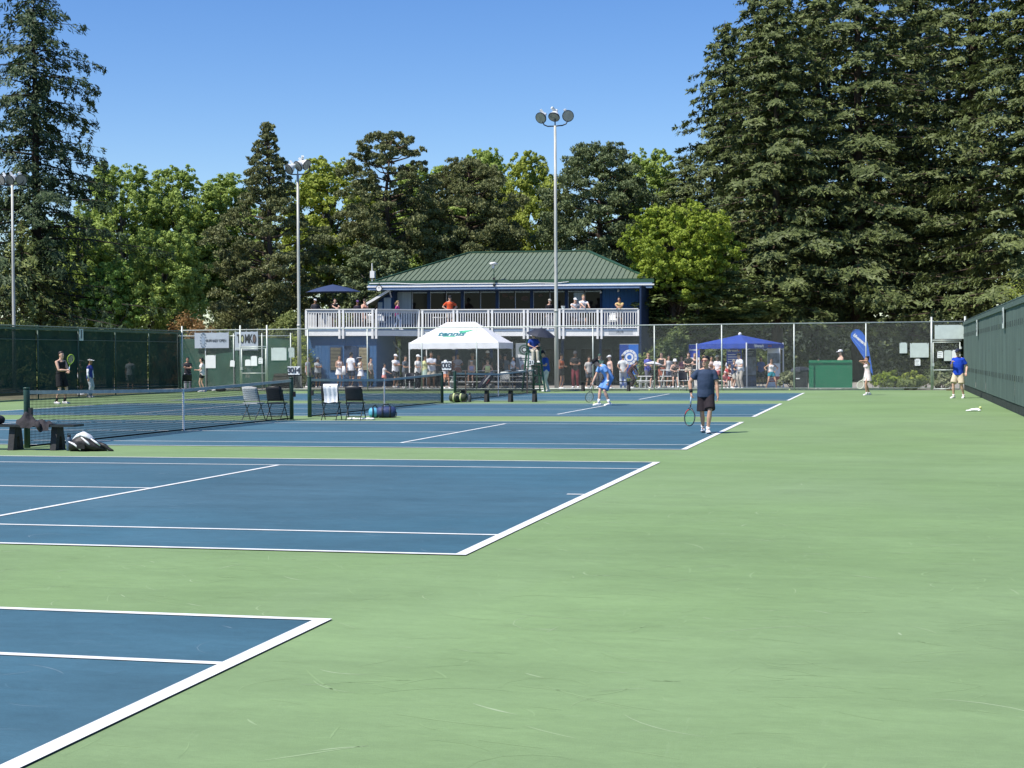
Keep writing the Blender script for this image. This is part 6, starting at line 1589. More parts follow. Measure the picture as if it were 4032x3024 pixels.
# ---- crowd by the blue store room
G1 = 'spectators standing by the blue store room'
person('man in patterned grey shirt and bucket hat with folded arms by the blue wall', u=1251, Y=67.4, vtop=1405, face=25, pose='crossed', top=('tee', (.30, .33, .34)), bot=('shorts', (.03, .03, .035)), skin='brown', hair=('short', 'black'), hat=('bucket', (.12, .15, .18)), group=G1, belly=.3)
person('person half hidden at the left corner of the blue store room', u=1211, Y=67.9, vtop=1402, face=70, pose='stand', top=('tee', (.35, .36, .40)), bot=('pants', (.10, .10, .12)), skin='light', hair=('short', 'brown'), group=G1)
person('woman in white skirt and blush tank top holding a towel by the louvred window', u=1336, Y=67.0, vtop=1396, face=25, pose='hold', top=('tank', (.70, .56, .50)), bot=('skirt', W_), skin='tan', hair=('bun', 'dbrown'), fem=True, group=G1, klen=.26)
person('man in white T-shirt and navy shorts seen from behind by the store room door', u=1381, Y=67.4, vtop=1384, face=150, pose='relax', top=('tee', (.72, .74, .78)), bot=('shorts', (.03, .04, .08)), skin='tan', hair=('short', 'black'), group=G1)
person('woman in white visor and white pleated skirt beside the tan louvre', u=1420, Y=67.1, vtop=1401, face=-60, pose='hold', top=('tank', (.70, .66, .58)), bot=('skirt', W_), skin='brown', hair=('short', 'black'), hat=('visor', W_), fem=True, group=G1, klen=.30)
person('woman in cream top and olive trousers standing at the store room corner', u=1458, Y=67.6, vtop=1406, face=60, pose='relax', top=('tank', (.66, .58, .46)), bot=('pants', (.14, .13, .09)), skin='light', hair=('short', 'black'), fem=True, group=G1)
person('small girl in white top and coral skirt standing before the dark recess', u=1512, Y=67.2, vtop=1430, face=75, pose='reach', top=('tee', W_), bot=('skirt', (.75, .28, .24)), skin='tan', hair=('short', 'black'), fem=True, klen=.24, cat='child')
person('man in white cap and white T-shirt with folded arms left of the tent', u=1556, Y=66.8, vtop=1393, face=40, pose='crossed', top=('tee', W_), bot=('shorts', (.03, .03, .04)), skin='tan', hair=('short', 'black'), hat=('cap', W_), belly=.2)
# ---- under the white tent
person('woman in white top and cap with dark trousers at the left tent leg', u=1644, Y=61.8, vtop=1395, face=50, pose='hold', top=('tee', (.72, .70, .66)), bot=('pants', (.03, .03, .04)), skin='tan', hair=('short', 'black'), hat=('cap', W_), fem=True)
person('person in pale yellow top and light skirt under the left of the white tent', u=1674, Y=64.6, vtop=1397, face=10, pose='stand', top=('tee', (.55, .58, .30)), bot=('skirt', (.40, .52, .46)), skin='tan', hair=('short', 'black'), fem=True)
person('man in grey polo and khaki shorts with folded arms under the white tent', u=1699, Y=62.2, vtop=1383, face=0, pose='crossed', top=('polo', (.48, .50, .55)), bot=('shorts', (.36, .32, .25)), skin='brown', hair=('short', 'black'), belly=.2)
person('woman in white hat shading her face, seated in a rust skirt under the tent', u=1752, Y=62.3, h=1.65, face=15, pose='sit_face', seat=.62, drop=.58, top=('tee', W_), bot=('skirt', (.40, .16, .09)), skin='brown', hair=('long', 'black'), hat=('bucket', W_), fem=True)
ys = BLY+1.0
person('woman in lilac grey top with a strap seated on the bleacher under the tent', u=1802, Y=ys, h=1.65, face=10, pose='sit_arms', seat=.93, drop=.55, top=('tee', (.36, .34, .40)), bot=('skirt', (.30, .12, .10)), skin='brown', hair=('short', 'black'), fem=True)
person('woman in white visor and lavender top seated on the bleacher', u=1858, Y=BLY+.55, h=1.62, face=-10, pose='sit', seat=.65, drop=.45, top=('crop', (.42, .38, .58)), bot=('shorts', (.10, .05, .06)), skin='light', hair=('short', 'brown'), hat=('visor', W_), fem=True)
person('person in tan hooded top standing behind the lavender woman', u=1860, Y=64.9, vtop=1390, face=30, pose='stand', top=('long', (.30, .26, .22)), bot=('pants', (.10, .09, .09)), skin='tan', hair=('short', 'brown'), hat=('bucket', (.24, .21, .15)))
person('woman in neon yellow top and sunglasses seated on the bleacher', u=1920, Y=BLY+.55, h=1.64, face=0, pose='sit_arms', seat=.65, drop=.45, top=('tank', (.70, .76, .34)), bot=('shorts', (.03, .03, .04)), skin='light', hair=('bun', 'brown'), glasses='black', fem=True)
person('man in dark shirt and white cap standing behind the bleacher', u=1920, Y=65.1, vtop=1378, face=0, pose='stand', top=('tee', (.03, .03, .035)), bot=('pants', (.05, .05, .06)), skin='dark', hair=('short', 'black'), hat=('cap', W_))
person('dark clad person seated at the right end of the tent bleacher', u=1968, Y=ys, h=1.65, face=20, pose='sit', seat=.93, drop=.55, top=('tee', (.04, .035, .04)), bot=('pants', (.03, .03, .035)), skin='dark', hair=('short', 'black'))
person('dark haired child in white shirt seated beside the grey roll up banner', u=2017, Y=ys, h=1.35, face=60, pose='sit', seat=.93, drop=.5, top=('tee', (.60, .62, .66)), bot=('shorts', (.05, .05, .07)), skin='tan', hair=('short', 'black'), cat='child')
# ---- right of the lamp post
person('woman in orange and black tank top with dark shorts right of the lamp post', u=2208, Y=62.5, vtop=1391, face=50, pose='hold', top=('tank', (.38, .09, .04)), bot=('shorts', K_), skin='brown', hair=('short', 'black'), hat=('cap', K_), fem=True, slen=.6)
person('person in black hat and plaid trousers standing in the dark recess', u=2266, Y=65.5, vtop=1381, face=-10, pose='hold', top=('tee', (.025, .024, .026)), bot=('pants', (.16, .03, .04)), skin='brown', hair=('short', 'black'), hat=('bucket', (.06, .06, .065)))
person('woman in white cap and black skirt behind the player in light blue', u=2402, Y=62.8, vtop=1397, face=-60, pose='relax', top=('tank', (.62, .46, .42)), bot=('skirt', K_), skin='light', hair=('short', 'brown'), hat=('cap', W_), fem=True, klen=.28)
person('man in white T-shirt, grey cap and pale jeans seen from behind', u=2453, Y=63.5, vtop=1394, face=175, pose='behind', top=('tee', (.58, .60, .60)), bot=('pants', (.40, .46, .54)), skin='tan', hair=('short', 'dbrown'), hat=('cap', (.32, .30, .28)))
person('person in dark maroon clothes stooping beside the blue roll up banner', u=2486, Y=64.6, h=1.62, face=60, pose='stand', lean=42, pz=.84, py=-.1, hpitch=-30, top=('long', (.08, .03, .04)), bot=('pants', (.05, .03, .035)), skin='tan', hair=('short', 'black'), hands=((-.10, .42, .62), (.12, .42, .62)))
G2 = 'spectators seated left of the striding man'
person('woman in violet blue T-shirt and sunglasses standing behind the pale parasol', u=2551, Y=64.3, vtop=1388, face=20, pose='hold', top=('tee', (.09, .10, .38)), bot=('pants', (.12, .12, .16)), skin='light', hair=('bun', 'blond'), glasses='black', fem=True)
person('person bundled in black under the pale parasol', u=2578, Y=62.6, h=1.6, face=-20, pose='sit_fwd', seat=.44, drop=.42, top=('long', K_), bot=('shorts', K_), skin='light', hair=('long', 'black'), fem=True, hat=('visor', W_))
person('man in black sleeveless shirt and sunglasses standing right of the pale parasol', u=2606, Y=64.2, vtop=1385, face=-25, pose='hold', top=('tank', (.03, .03, .036)), bot=('shorts', (.28, .10, .07)), skin='light', hair=('short', 'black'), glasses='black', belly=.2)
person('girl in white bucket hat and patterned dress seated on the bleacher', u=2656, Y=BLY+.0, h=1.6, face=0, pose='sit_fwd', seat=.66, drop=.60, top=('dress', (.12, .10, .10)), bot=('skirt', (.05, .045, .05)), skin='light', hair=('long', 'black'), hat=('bucket', W_), fem=True)
person('woman in black seated with folded hands left of the striding man', u=2712, Y=BLY+.9, h=1.62, face=-15, pose='sit_arms', seat=.93, drop=.6, top=('tee', (.03, .03, .03)), bot=('shorts', (.40, .34, .26)), skin='light', hair=('long', 'brown'), fem=True)
person('woman in black tank top standing at the left blue banner', u=2737, Y=65.0, vtop=1389, face=-20, pose='crossed', top=('tank', (.025, .025, .03)), bot=('pants', (.05, .06, .10)), skin='light', hair=('long', 'blond'), fem=True)
person('woman with blond hair just behind the head of the striding man', u=2770, Y=66.0, vtop=1396, face=20, pose='stand', top=('tee', (.62, .45, .42)), bot=('pants', (.10, .10, .12)), skin='light', hair=('long', 'blond'), fem=True)
person('person in cream cap and white top seated right of the striding man', u=2828, Y=63.6, vtop=None, h=1.70, face=-40, pose='sit', seat=.75, drop=.6, top=('tee', W_), bot=('shorts', (.40, .10, .10)), skin='tan', hair=('short', 'black'), hat=('cap', (.70, .68, .52)))
person('person in red shirt seated in front of the royal blue banner', u=2856, Y=62.9, h=1.60, face=60, pose='sit_fwd', seat=.44, drop=.42, top=('tee', (.42, .05, .06)), bot=('shorts', (.35, .05, .06)), skin='tan', hair=('short', 'black'))
person('child in pink and red crouching on the low white bench', u=2850, Y=62.3, h=1.15, face=10, pose='squat', seat=.30, drop=.28, top=('tee', (.55, .16, .18)), bot=('shorts', (.10, .08, .16)), skin='light', hair=('short', 'brown'), hat=('cap', (.75, .55, .55)), cat='child')
person('man in dark blue shirt standing before the royal blue banner', u=2888, Y=62.2, vtop=1412, face=70, pose='hold', top=('tee', (.035, .05, .11)), bot=('shorts', (.50, .48, .42)), skin='light', hair=('short', 'grey'))
person('player in white and black shirt with dark cap under the front of the blue tent', u=2917, Y=61.8, vtop=1397, face=-60, pose='hold', top=('tee', (.66, .68, .70)), bot=('pants', (.40, .37, .32)), skin='light', hair=('short', 'black'), hat=('cap', K_), lean=12)
person('woman in white sleeveless top and teal shorts standing with legs apart', u=3037, Y=60.3, vtop=1404, face=5, pose='wide', top=('tank', (.72, .68, .66)), bot=('shorts', (.02, .22, .28)), skin='tan', hair=('short', 'dbrown'), fem=True, slen=.42, glasses='black')
person('dark haired person looking over the left of the green board', u=3226, Y=60.9, h=1.45, face=-40, pose='stand', top=('tee', (.30, .32, .36)), bot=('pants', (.05, .05, .06)), skin='tan', hair=('short', 'black'))
person('woman in white cap looking left over the green board', u=3312, Y=60.6, vtop=1375, face=-75, pose='hold', top=('tank', (.62, .46, .36)), bot=('shorts', (.05, .05, .06)), skin='light', hair=('tail', 'brown'), hat=('cap', W_), fem=True, glasses='black')
# ---- more of the crowd behind the fence
for (u_, Y_, vt_, fc_, ps_, tp_, bt_, sk_, hr_, ht_, fm_, lab_) in (
  (1594, 65.5, 1398, 60, 'hold', ('tee', (.10, .12, .15)), ('pants', (.05, .05, .06)), 'tan', ('short', 'black'), None, False, 'man in charcoal T-shirt between the white capped man and the tent leg'),
  (1728, 65.6, 1392, -20, 'crossed', ('tee', (.05, .06, .09)), ('pants', (.06, .06, .07)), 'brown', ('short', 'black'), None, False, 'man in navy T-shirt deep in the shade of the tent behind the grey polo'),
  (1786, 66.0, 1396, 20, 'stand', ('long', (.20, .08, .08)), ('pants', (.05, .05, .06)), 'light', ('long', 'black'), None, True, 'long haired woman in dark red standing deep under the tent'),
  (1990, 66.0, 1394, -30, 'relax', ('tee', (.16, .18, .20)), ('shorts', (.10, .09, .08)), 'tan', ('short', 'black'), ('cap', (.05, .05, .06)), False, 'man in slate T-shirt and black cap behind the right end of the bleacher'),
  (2318, 64.0, 1402, 30, 'relax', ('tee', (.50, .48, .44)), ('shorts', (.05, .06, .08)), 'tan', ('short', 'dbrown'), None, False, 'man in beige T-shirt left of the bent over player'),
  (2362, 65.4, 1392, -15, 'crossed', ('polo', (.04, .10, .08)), ('pants', (.08, .08, .09)), 'light', ('short', 'grey'), ('cap', (.04, .10, .08)), False, 'man in dark green polo and cap behind the bent over player'),
  (2632, 65.2, 1396, 25, 'stand', ('tee', (.62, .62, .60)), ('shorts', (.10, .12, .18)), 'tan', ('short', 'black'), None, False, 'man in pale T-shirt behind the girl in white bucket hat'),
  (2684, 65.6, 1398, -30, 'hold', ('tank', (.55, .20, .26)), ('shorts', (.06, .06, .07)), 'light', ('tail', 'brown'), None, True, 'woman in pink tank top behind the bleacher left of the striding man'),
  (2800, 65.0, 1400, 20, 'crossed', ('tee', (.62, .48, .46)), ('pants', (.10, .11, .14)), 'tan', ('short', 'black'), None, True, 'woman in blush T-shirt right behind the shoulder of the striding man'),
  (2872, 65.8, 1404, -40, 'relax', ('tee', (.66, .66, .68)), ('shorts', (.30, .28, .24)), 'tan', ('short', 'dbrown'), ('cap', (.10, .14, .30)), False, 'man in white T-shirt and blue cap standing inside the blue tent'),
  (2952, 64.6, 1400, 30, 'hold', ('tee', (.05, .05, .06)), ('pants', (.05, .06, .09)), 'light', ('short', 'brown'), None, False, 'man in black T-shirt in the shade of the blue tent'),
  (2996, 65.6, 1402, -10, 'stand', ('tee', (.10, .16, .40)), ('shorts', (.05, .05, .07)), 'tan', ('long', 'black'), None, True, 'woman in blue T-shirt at the back of the blue tent'),
):
    person(lab_, u=u_, Y=Y_, vtop=vt_, face=fc_, pose=ps_, top=tp_, bot=bt_, skin=sk_, hair=hr_, hat=ht_, fem=fm_, vox=0.031)
# ---- on the balcony
def deck_person(label, u, Y, vtop, pose, **kw):
    x = XY(u, Y); return person(label, u=u, Y=Y, vtop=vtop, pose=pose, z=deck_z(x), **kw)
RY = 69.5; RM = 71.05
deck_person('person in white cap and dark top in the shade of the navy parasol', 1243, 70.6, 1174, 'stand', top=('tee', (.05, .05, .06)), bot=('pants', (.04, .04, .05)), skin='brown', hair=('short', 'black'), hat=('cap', W_), face=20)
deck_person('man in black T-shirt leaning on the balcony rail under the parasol', 1318, RY, 1179, 'rail', top=('tee', K_), bot=('shorts', (.05, .05, .06)), skin='light', hair=('short', 'dbrown'), face=25)
deck_person('person in purple cap and dark top on the balcony wing', 1410, 70.4, 1181, 'stand', top=('tee', (.04, .035, .05)), bot=('pants', (.04, .04, .05)), skin='brown', hair=('short', 'black'), hat=('cap', (.14, .08, .22)), face=10)
deck_person('woman in peach top with hands at her face on the balcony wing', 1437, RY+.1, 1176, 'hold', top=('tank', (.50, .24, .17)), bot=('shorts', (.35, .22, .18)), skin='light', hair=('short', 'dbrown'), hat=('cap', (.08, .07, .06)), fem=True, face=15, hands=((-.05, .22, 1.40), (.06, .24, 1.36)))
deck_person('blond woman in magenta top walking along the balcony', 1566, 71.7, 1180, 'walk', top=('tee', (.38, .05, .20)), bot=('pants', (.16, .22, .34)), skin='light', hair=('tail', 'blond'), fem=True, face=80, shoes=W_)
deck_person('man in bright orange shirt and dark cap on the balcony', 1773, RM+.3, 1162, 'hips', top=('polo', (.62, .10, .04)), bot=('shorts', (.30, .27, .24)), skin='light', hair=('short', 'dbrown'), hat=('cap', (.03, .03, .035)), face=10, glasses='black')
deck_person('man in dark jacket and cap behind the lamp post on the balcony', 2165, RM+1.0, 1176, 'stand', top=('long', (.025, .025, .03)), bot=('pants', (.30, .30, .31)), skin='light', hair=('short', 'grey'), hat=('cap', (.40, .38, .34)), face=20)
deck_person('man in white cap and white T-shirt leaning on the balcony rail', 2262, RM, 1176, 'rail_low', top=('tee', W_), bot=('shorts', (.05, .06, .10)), skin='light', hair=('short', 'dbrown'), hat=('cap', W_), face=20, shoes=W_)
deck_person('blond man in white polo resting his hands on the balcony rail', 2298, RM, 1166, 'rail_low', top=('polo', (.76, .72, .72)), bot=('shorts', K_), skin='light', hair=('short', 'blond'), face=15, lean=14, shoes=W_)
deck_person('man in yellow shirt leaning on the right end of the balcony rail', 2441, RM, 1173, 'rail', top=('tee', (.56, .42, .18)), bot=('shorts', (.16, .16, .18)), skin='tan', hair=('short', 'black'), face=-10, hyaw=20)
tl = empty('towel', (XY(1353, 66.7), 66.7, .75), label='white towel hanging from the hand of the woman in white skirt', cat='towel')
MB().loft([(Vector((0, 0, .42)), Vector((.07, 0, 0)), Vector((0, .03, 0))), (Vector((.01, 0, .2)), Vector((.10, 0, 0)), Vector((0, .03, 0))), (Vector((-.01, 0, -.05)), Vector((.11, 0, 0)), Vector((0, .025, 0)))], 10).build('cloth', MATS['towel_white'], tl, smooth=True)

# ---- turn every figure into one continuous skin
for o, vx, it, ex in PENDING:
    rm = o.modifiers.new('remesh', 'REMESH'); rm.mode = 'VOXEL'; rm.voxel_size = vx; rm.use_smooth_shade = True
    sm = o.modifiers.new('smooth', 'SMOOTH'); sm.factor = 0.5; sm.iterations = it
    nudge(o.data)
dg = bpy.context.evaluated_depsgraph_get()
for o, vx, it, ex in PENDING:
    me = bpy.data.meshes.new_from_object(o.evaluated_get(dg))
    if ex is not None and ex.v:
        import bmesh
        fm_ = ex.mesh('fingers'); bm = bmesh.new(); bm.from_mesh(me); bm.from_mesh(fm_); bm.to_mesh(me); bm.free(); bpy.data.meshes.remove(fm_)
    me.polygons.foreach_set('use_smooth', [True]*len(me.polygons))
    if not me.materials: me.materials.append(o.data.materials[0])
    old = o.data; o.modifiers.clear(); o.data = me; me.name = o.name; bpy.data.meshes.remove(old)
# ================================================================ trees and shrubs
M_BARK = mat('bark_brown', (0.085, 0.060, 0.042), 0.9, 0.35, 5, bump=0.03, bscale=8, stretch=(3, 3, 0.5))
M_BARKG = mat('bark_grey', (0.12, 0.105, 0.09), 0.9, 0.35, 5, bump=0.03, bscale=8, stretch=(3, 3, 0.5))
M_BARKD = mat('bark_dark', (0.035, 0.027, 0.022), 0.9, 0.35, 5, stretch=(3, 3, 0.5))
L_FIR = leafmat('fir_needles', (0.042, 0.062, 0.022), (0.200, 0.240, 0.078), 0.15)
L_FIRL = leafmat('fir_needles_left', (0.030, 0.054, 0.027), (0.101, 0.149, 0.059), 0.15)
L_OLIVE_SUN = leafmat('olive_and_sunlit_sprays', (0.150, 0.195, 0.055), (0.320, 0.365, 0.125), 0.25)  # olive bush leaves, and sunlit lower fir boughs put into the colour
L_PINE = leafmat('pine_needles', (0.105, 0.125, 0.048), (0.240, 0.255, 0.105), 0.15)
L_PINE2 = leafmat('pine_needles_green', (0.100, 0.135, 0.058), (0.210, 0.255, 0.110), 0.15)
L_MID = leafmat('broad_leaves', (0.210, 0.300, 0.056), (0.400, 0.500, 0.125), 0.30)
L_BRI = leafmat('bright_leaves', (0.240, 0.310, 0.044), (0.450, 0.500, 0.095), 0.34)
L_LIME = leafmat('lime_leaves', (0.160, 0.240, 0.024), (0.410, 0.490, 0.068), 0.32)
L_MAPLE = leafmat('maple_leaves', (0.120, 0.230, 0.042), (0.330, 0.500, 0.115), 0.30)
L_RUST = leafmat('rust_leaves', (0.18, 0.10, 0.035), (0.44, 0.28, 0.12), 0.3)
L_SHRUB = leafmat('shrub_leaves', (0.070, 0.110, 0.026), (0.240, 0.290, 0.095), 0.25)
L_VARI = leafmat('variegated_leaves', (0.14, 0.18, 0.07), (0.42, 0.44, 0.26), 0.3)
L_DARK = leafmat('understorey_leaves', (0.060, 0.090, 0.028), (0.150, 0.190, 0.065), 0.20)
def unit(v): return v/np.maximum(np.linalg.norm(v, axis=1, keepdims=True), 1e-6)
def leaf_arrays(rng, C, size, up=0.5, aspect=0.5, out=None):
    n = len(C)
    nrm = rng.normal(size=(n, 3)); nrm[:, 2] += up
    if out is not None: nrm += out*1.3
    nrm = unit(nrm)
    a = unit(np.cross(nrm, rng.normal(size=(n, 3))))
    b = np.cross(nrm, a)
    sz = size*rng.uniform(0.6, 1.3, (n, 1))
    return a*sz*0.5, b*sz*0.5*aspect, nrm*sz*0.10
def trunk_tube(root, pts, rs, m, name='trunk', n=10): return MB().tube(pts, rs, n).build(name, m, root, smooth=True)
def broadleaf(label, u, Y, vtop, vbase, hw, m, seed, n=26000, leaf=0.17, lobes=26, bark=None, name='broadleaf_tree', dense=1.0, shape=1.0, group=None, ground=0.0, depth=None, fine=1.0):
    """hw: half width in photo pixels, vtop / vbase: top and bottom of the crown"""
    rng = np.random.default_rng(seed)
    x = XY(u, Y); zt = ZY(u, vtop, Y); zb = max(ZY(u, vbase, Y), 0.3); rx = abs(XY(u+hw, Y)-x); ry = depth or rx*0.8
    root = empty(name, (x, Y, 0), label=label, cat='tree', group=group)
    cz, rz = (zt+zb)/2, (zt-zb)/2
    # lobes on an egg shaped envelope
    L = []
    for i in range(lobes):
        f = (i+0.5)/lobes; zz = -0.85+1.75*f; zz = min(zz, 0.92)
        k = math.sqrt(max(0.04, 1-abs(zz)**2.2))*(1.0 if zz < 0 else (1-0.25*shape*zz))
        a = i*2.399+rng.uniform(-.5, .5); q = rng.uniform(0.35, 0.85)
        r = rng.uniform(0.20, 0.34)*min(rx, rz)*(1.0-0.35*max(0, zz))
        L.append((math.cos(a)*rx*k*q, math.sin(a)*ry*k*q, cz+zz*rz*0.92, r))
    # trunk and limbs
    h1 = zb+(zt-zb)*0.75
    tp = [(0, 0, 0), (rng.uniform(-.2, .2), 0, zb*0.6+0.5), (rng.uniform(-.3, .3), rng.uniform(-.3, .3), cz), (rng.uniform(-.4, .4), 0, h1)]
    r0 = 0.018*zt+0.05
    trunk = trunk_tube(root, tp, [r0, r0*0.8, r0*0.5, r0*0.15], bark or M_BARKG)
    lm = MB()
    for (lx, ly, lz, r) in L[::2]:
        b0 = Vector(tp[2])*0.5+Vector(tp[1])*0.5; z0 = max(zb*0.7, lz-rz*0.7); b0 = Vector((b0.x*0.5, b0.y*0.5, min(z0, h1*0.9)))
        mid = b0.lerp(Vector((lx, ly, lz)), 0.55)+Vector((0, 0, 0.1*rz)); lm.tube([b0, mid, Vector((lx, ly, lz))], [r0*0.35, r0*0.2, r0*0.06], 6)
    lm.build('limbs', bark or M_BARKG, trunk, smooth=True)
    # leaves: shingled over the surface of many small clumps
    cs = []; ns_ = []
    tot = sum(l[3]**2 for l in L)
    for (lx, ly, lz, r) in L:
        m_ = int(n*dense*r*r/tot); sub = max(8, int(15*r*fine))
        d = unit(rng.normal(size=(sub, 3))); d[:, 2] = d[:, 2]*0.9+0.15
        sc = np.array([lx, ly, lz])+d*r*rng.uniform(0.60, 1.10, (sub, 1))
        rs_ = r*rng.uniform(0.22, 0.46, sub)/fine**0.45
        idx = rng.integers(0, sub, m_)
        dd = rng.normal(size=(m_, 3))+d[idx]*0.7; dd[:, 2] += 0.25; dd = unit(dd)
        cs.append(sc[idx]+dd*(rs_[idx]*rng.normal(0.95, 0.20, m_))[:, None]*np.array([1, 1, 0.8])); ns_.append(dd)
    C = np.concatenate(cs); dd = np.concatenate(ns_)
    nrm = unit(dd+rng.normal(size=C.shape)*0.42+np.array([0, 0, 0.15]))
    a_ = unit(np.cross(nrm, rng.normal(size=C.shape))); b_ = np.cross(nrm, a_); sz = leaf*rng.uniform(0.6, 1.35, (len(C), 1))
    quads('crown', C, a_*sz*0.5, b_*sz*0.5*0.62, m, root, nrm*sz*0.10)
    return root
def fir(label, u, Y, vtop, hw, m, seed, zlow=1.5, nb=150, sprays=150, droop=0.28, tuft=0.30, name='fir_tree', bark=None, hmin=None, taper=1.0, gap=0.0, group=None, lean=(0, 0), shape=None, width=1.0, asp=0.34, hang=0.0, inner=0.06):
    """conifer: boughs spread as drooping fans, every fan thick with needle tufts"""
    rng = np.random.default_rng(seed)
    x = XY(u, Y); zt = ZY(u, vtop, Y); Rm = abs(XY(u+hw, Y)-x)
    root = empty(name, (x, Y, 0), label=label, cat='tree', group=group)
    r0 = 0.013*zt+0.06
    trunk = trunk_tube(root, [(0, 0, 0), (0, 0, zt*0.3), (lean[0]*0.5, 0, zt*0.65), (lean[0], lean[1], zt*0.995)], [r0, r0*0.8, r0*0.45, 0.02], bark or M_BARK)
    lb = MB(); Cs = []; Ds = []; Ns = []; Ls = []
    for i in range(nb):
        f = ((i+rng.uniform(0, 1))/nb); f = f**0.86
        z = zlow+(zt-zlow)*f*0.985
        if shape is not None: rad = Rm*shape(f)
        else: rad = Rm*((1-f)**0.72*0.97+0.03)*(1-0.35*max(0, 0.12-f)/0.12)
        if gap and rng.uniform() < gap: continue
        rad *= rng.uniform(0.62, 1.12)**taper
        a = i*2.399+rng.uniform(-.45, .45); dx, dy = math.cos(a), math.sin(a)
        ax = lean[0]*f
        dr = droop*rad*rng.uniform(0.5, 1.4); rise = rng.uniform(0.0, 0.20)*rad*(0.3+f)
        ts = np.linspace(0, 1, 6)
        path = np.stack([ax+dx*rad*ts, lean[1]*f+dy*rad*ts, z+rise*ts*2*(1-ts)-dr*ts**1.4+0.30*dr*np.maximum(0, ts-0.65)/0.35], 1)
        rb = 0.010+0.008*rad
        lb.tube([tuple(p) for p in path], [rb, rb*0.85, rb*0.7, rb*0.5, rb*0.3, 0.006], 4)
        ns = max(14, int(sprays*(rad/Rm)**1.15*rng.uniform(0.8, 1.2)))
        # side shoots: clusters along the bough
        nsh = max(4, int(3+rad*2.6)); st = np.clip(np.linspace(inner, 1.0, nsh)+rng.normal(size=nsh)*0.04, 0.02, 1.0); ss = rng.choice([-1, 1], nsh); sl = rad*0.34*width*(1.05-st*0.75)*rng.uniform(0.5, 1.1, nsh)
        k = rng.integers(0, nsh, ns); q = rng.uniform(0, 1, ns)**0.8
        t = st[k]; j = np.clip((t*5).astype(int), 0, 4); fr = (t*5-j)[:, None]
        pos = path[j]*(1-fr)+path[j+1]*fr
        perp = np.array([-dy, dx, 0.0]); fwd = np.array([dx, dy, 0.0])
        shoot = perp[None]*(ss[k])[:, None]*0.85+fwd[None]*0.55
        pos = pos+shoot*(sl[k]*q)[:, None]
        pos[:, 2] -= sl[k]*q*q*0.40+hang*rng.uniform(0, 1, ns)**1.5
        pos += rng.normal(size=(ns, 3))*0.07
        nrm = np.array([dx*0.85, dy*0.85, 0.60])[None]+rng.normal(size=(ns, 3))*0.45
        nrm = unit(nrm)
        for w in range(2):
            d = shoot+rng.normal(size=(ns, 3))*0.55; d[:, 2] -= 0.25+hang*1.2
            d = unit(d-nrm*np.sum(d*nrm, 1, keepdims=True))
            ln = tuft*rng.uniform(0.6, 1.3, (ns, 1))
            Cs.append(pos+d*ln*0.3*(1 if w == 0 else -0.4)); Ds.append(d*ln*0.5); Ns.append(nrm); Ls.append(ln)
    lb.build('boughs', bark or M_BARK, trunk, smooth=False)
    C = np.concatenate(Cs); D = np.concatenate(Ds); N = np.concatenate(Ns); ln = np.concatenate(Ls)
    w = unit(np.cross(D, N))
    quads('crown', C, D, w*ln*0.5*asp, m, root, N*ln*0.06)
    return root
def again(src, label, u, Y, vtop, hw, rz, m=None, vbase=None):
    """another tree of the same kind: shares the meshes; own place, size, turn and, if given, leaf colour"""
    o = copy_tree(src); x = XY(u, Y)
    cr = [c for c in src.children if c.name.startswith('crown')][0]
    n = len(cr.data.vertices); co = np.empty(n*3, np.float32); cr.data.vertices.foreach_get('co', co); co = co.reshape(-1, 3)
    h0 = co[:, 2].max(); r0 = np.percentile(np.abs(co[:, 0]), 98.5)
    k = ZY(u, vtop, Y)/h0; w = abs(XY(u+hw, Y)-x)/r0
    o.location = (x, Y, 0); o.scale = (w, w, k); o.rotation_euler = (0, 0, rz); o['label'] = label
    if m is not None:
        for c in o.children:
            if c.name.startswith('crown'): c.material_slots[0].link = 'OBJECT'; c.material_slots[0].material = m
    return o
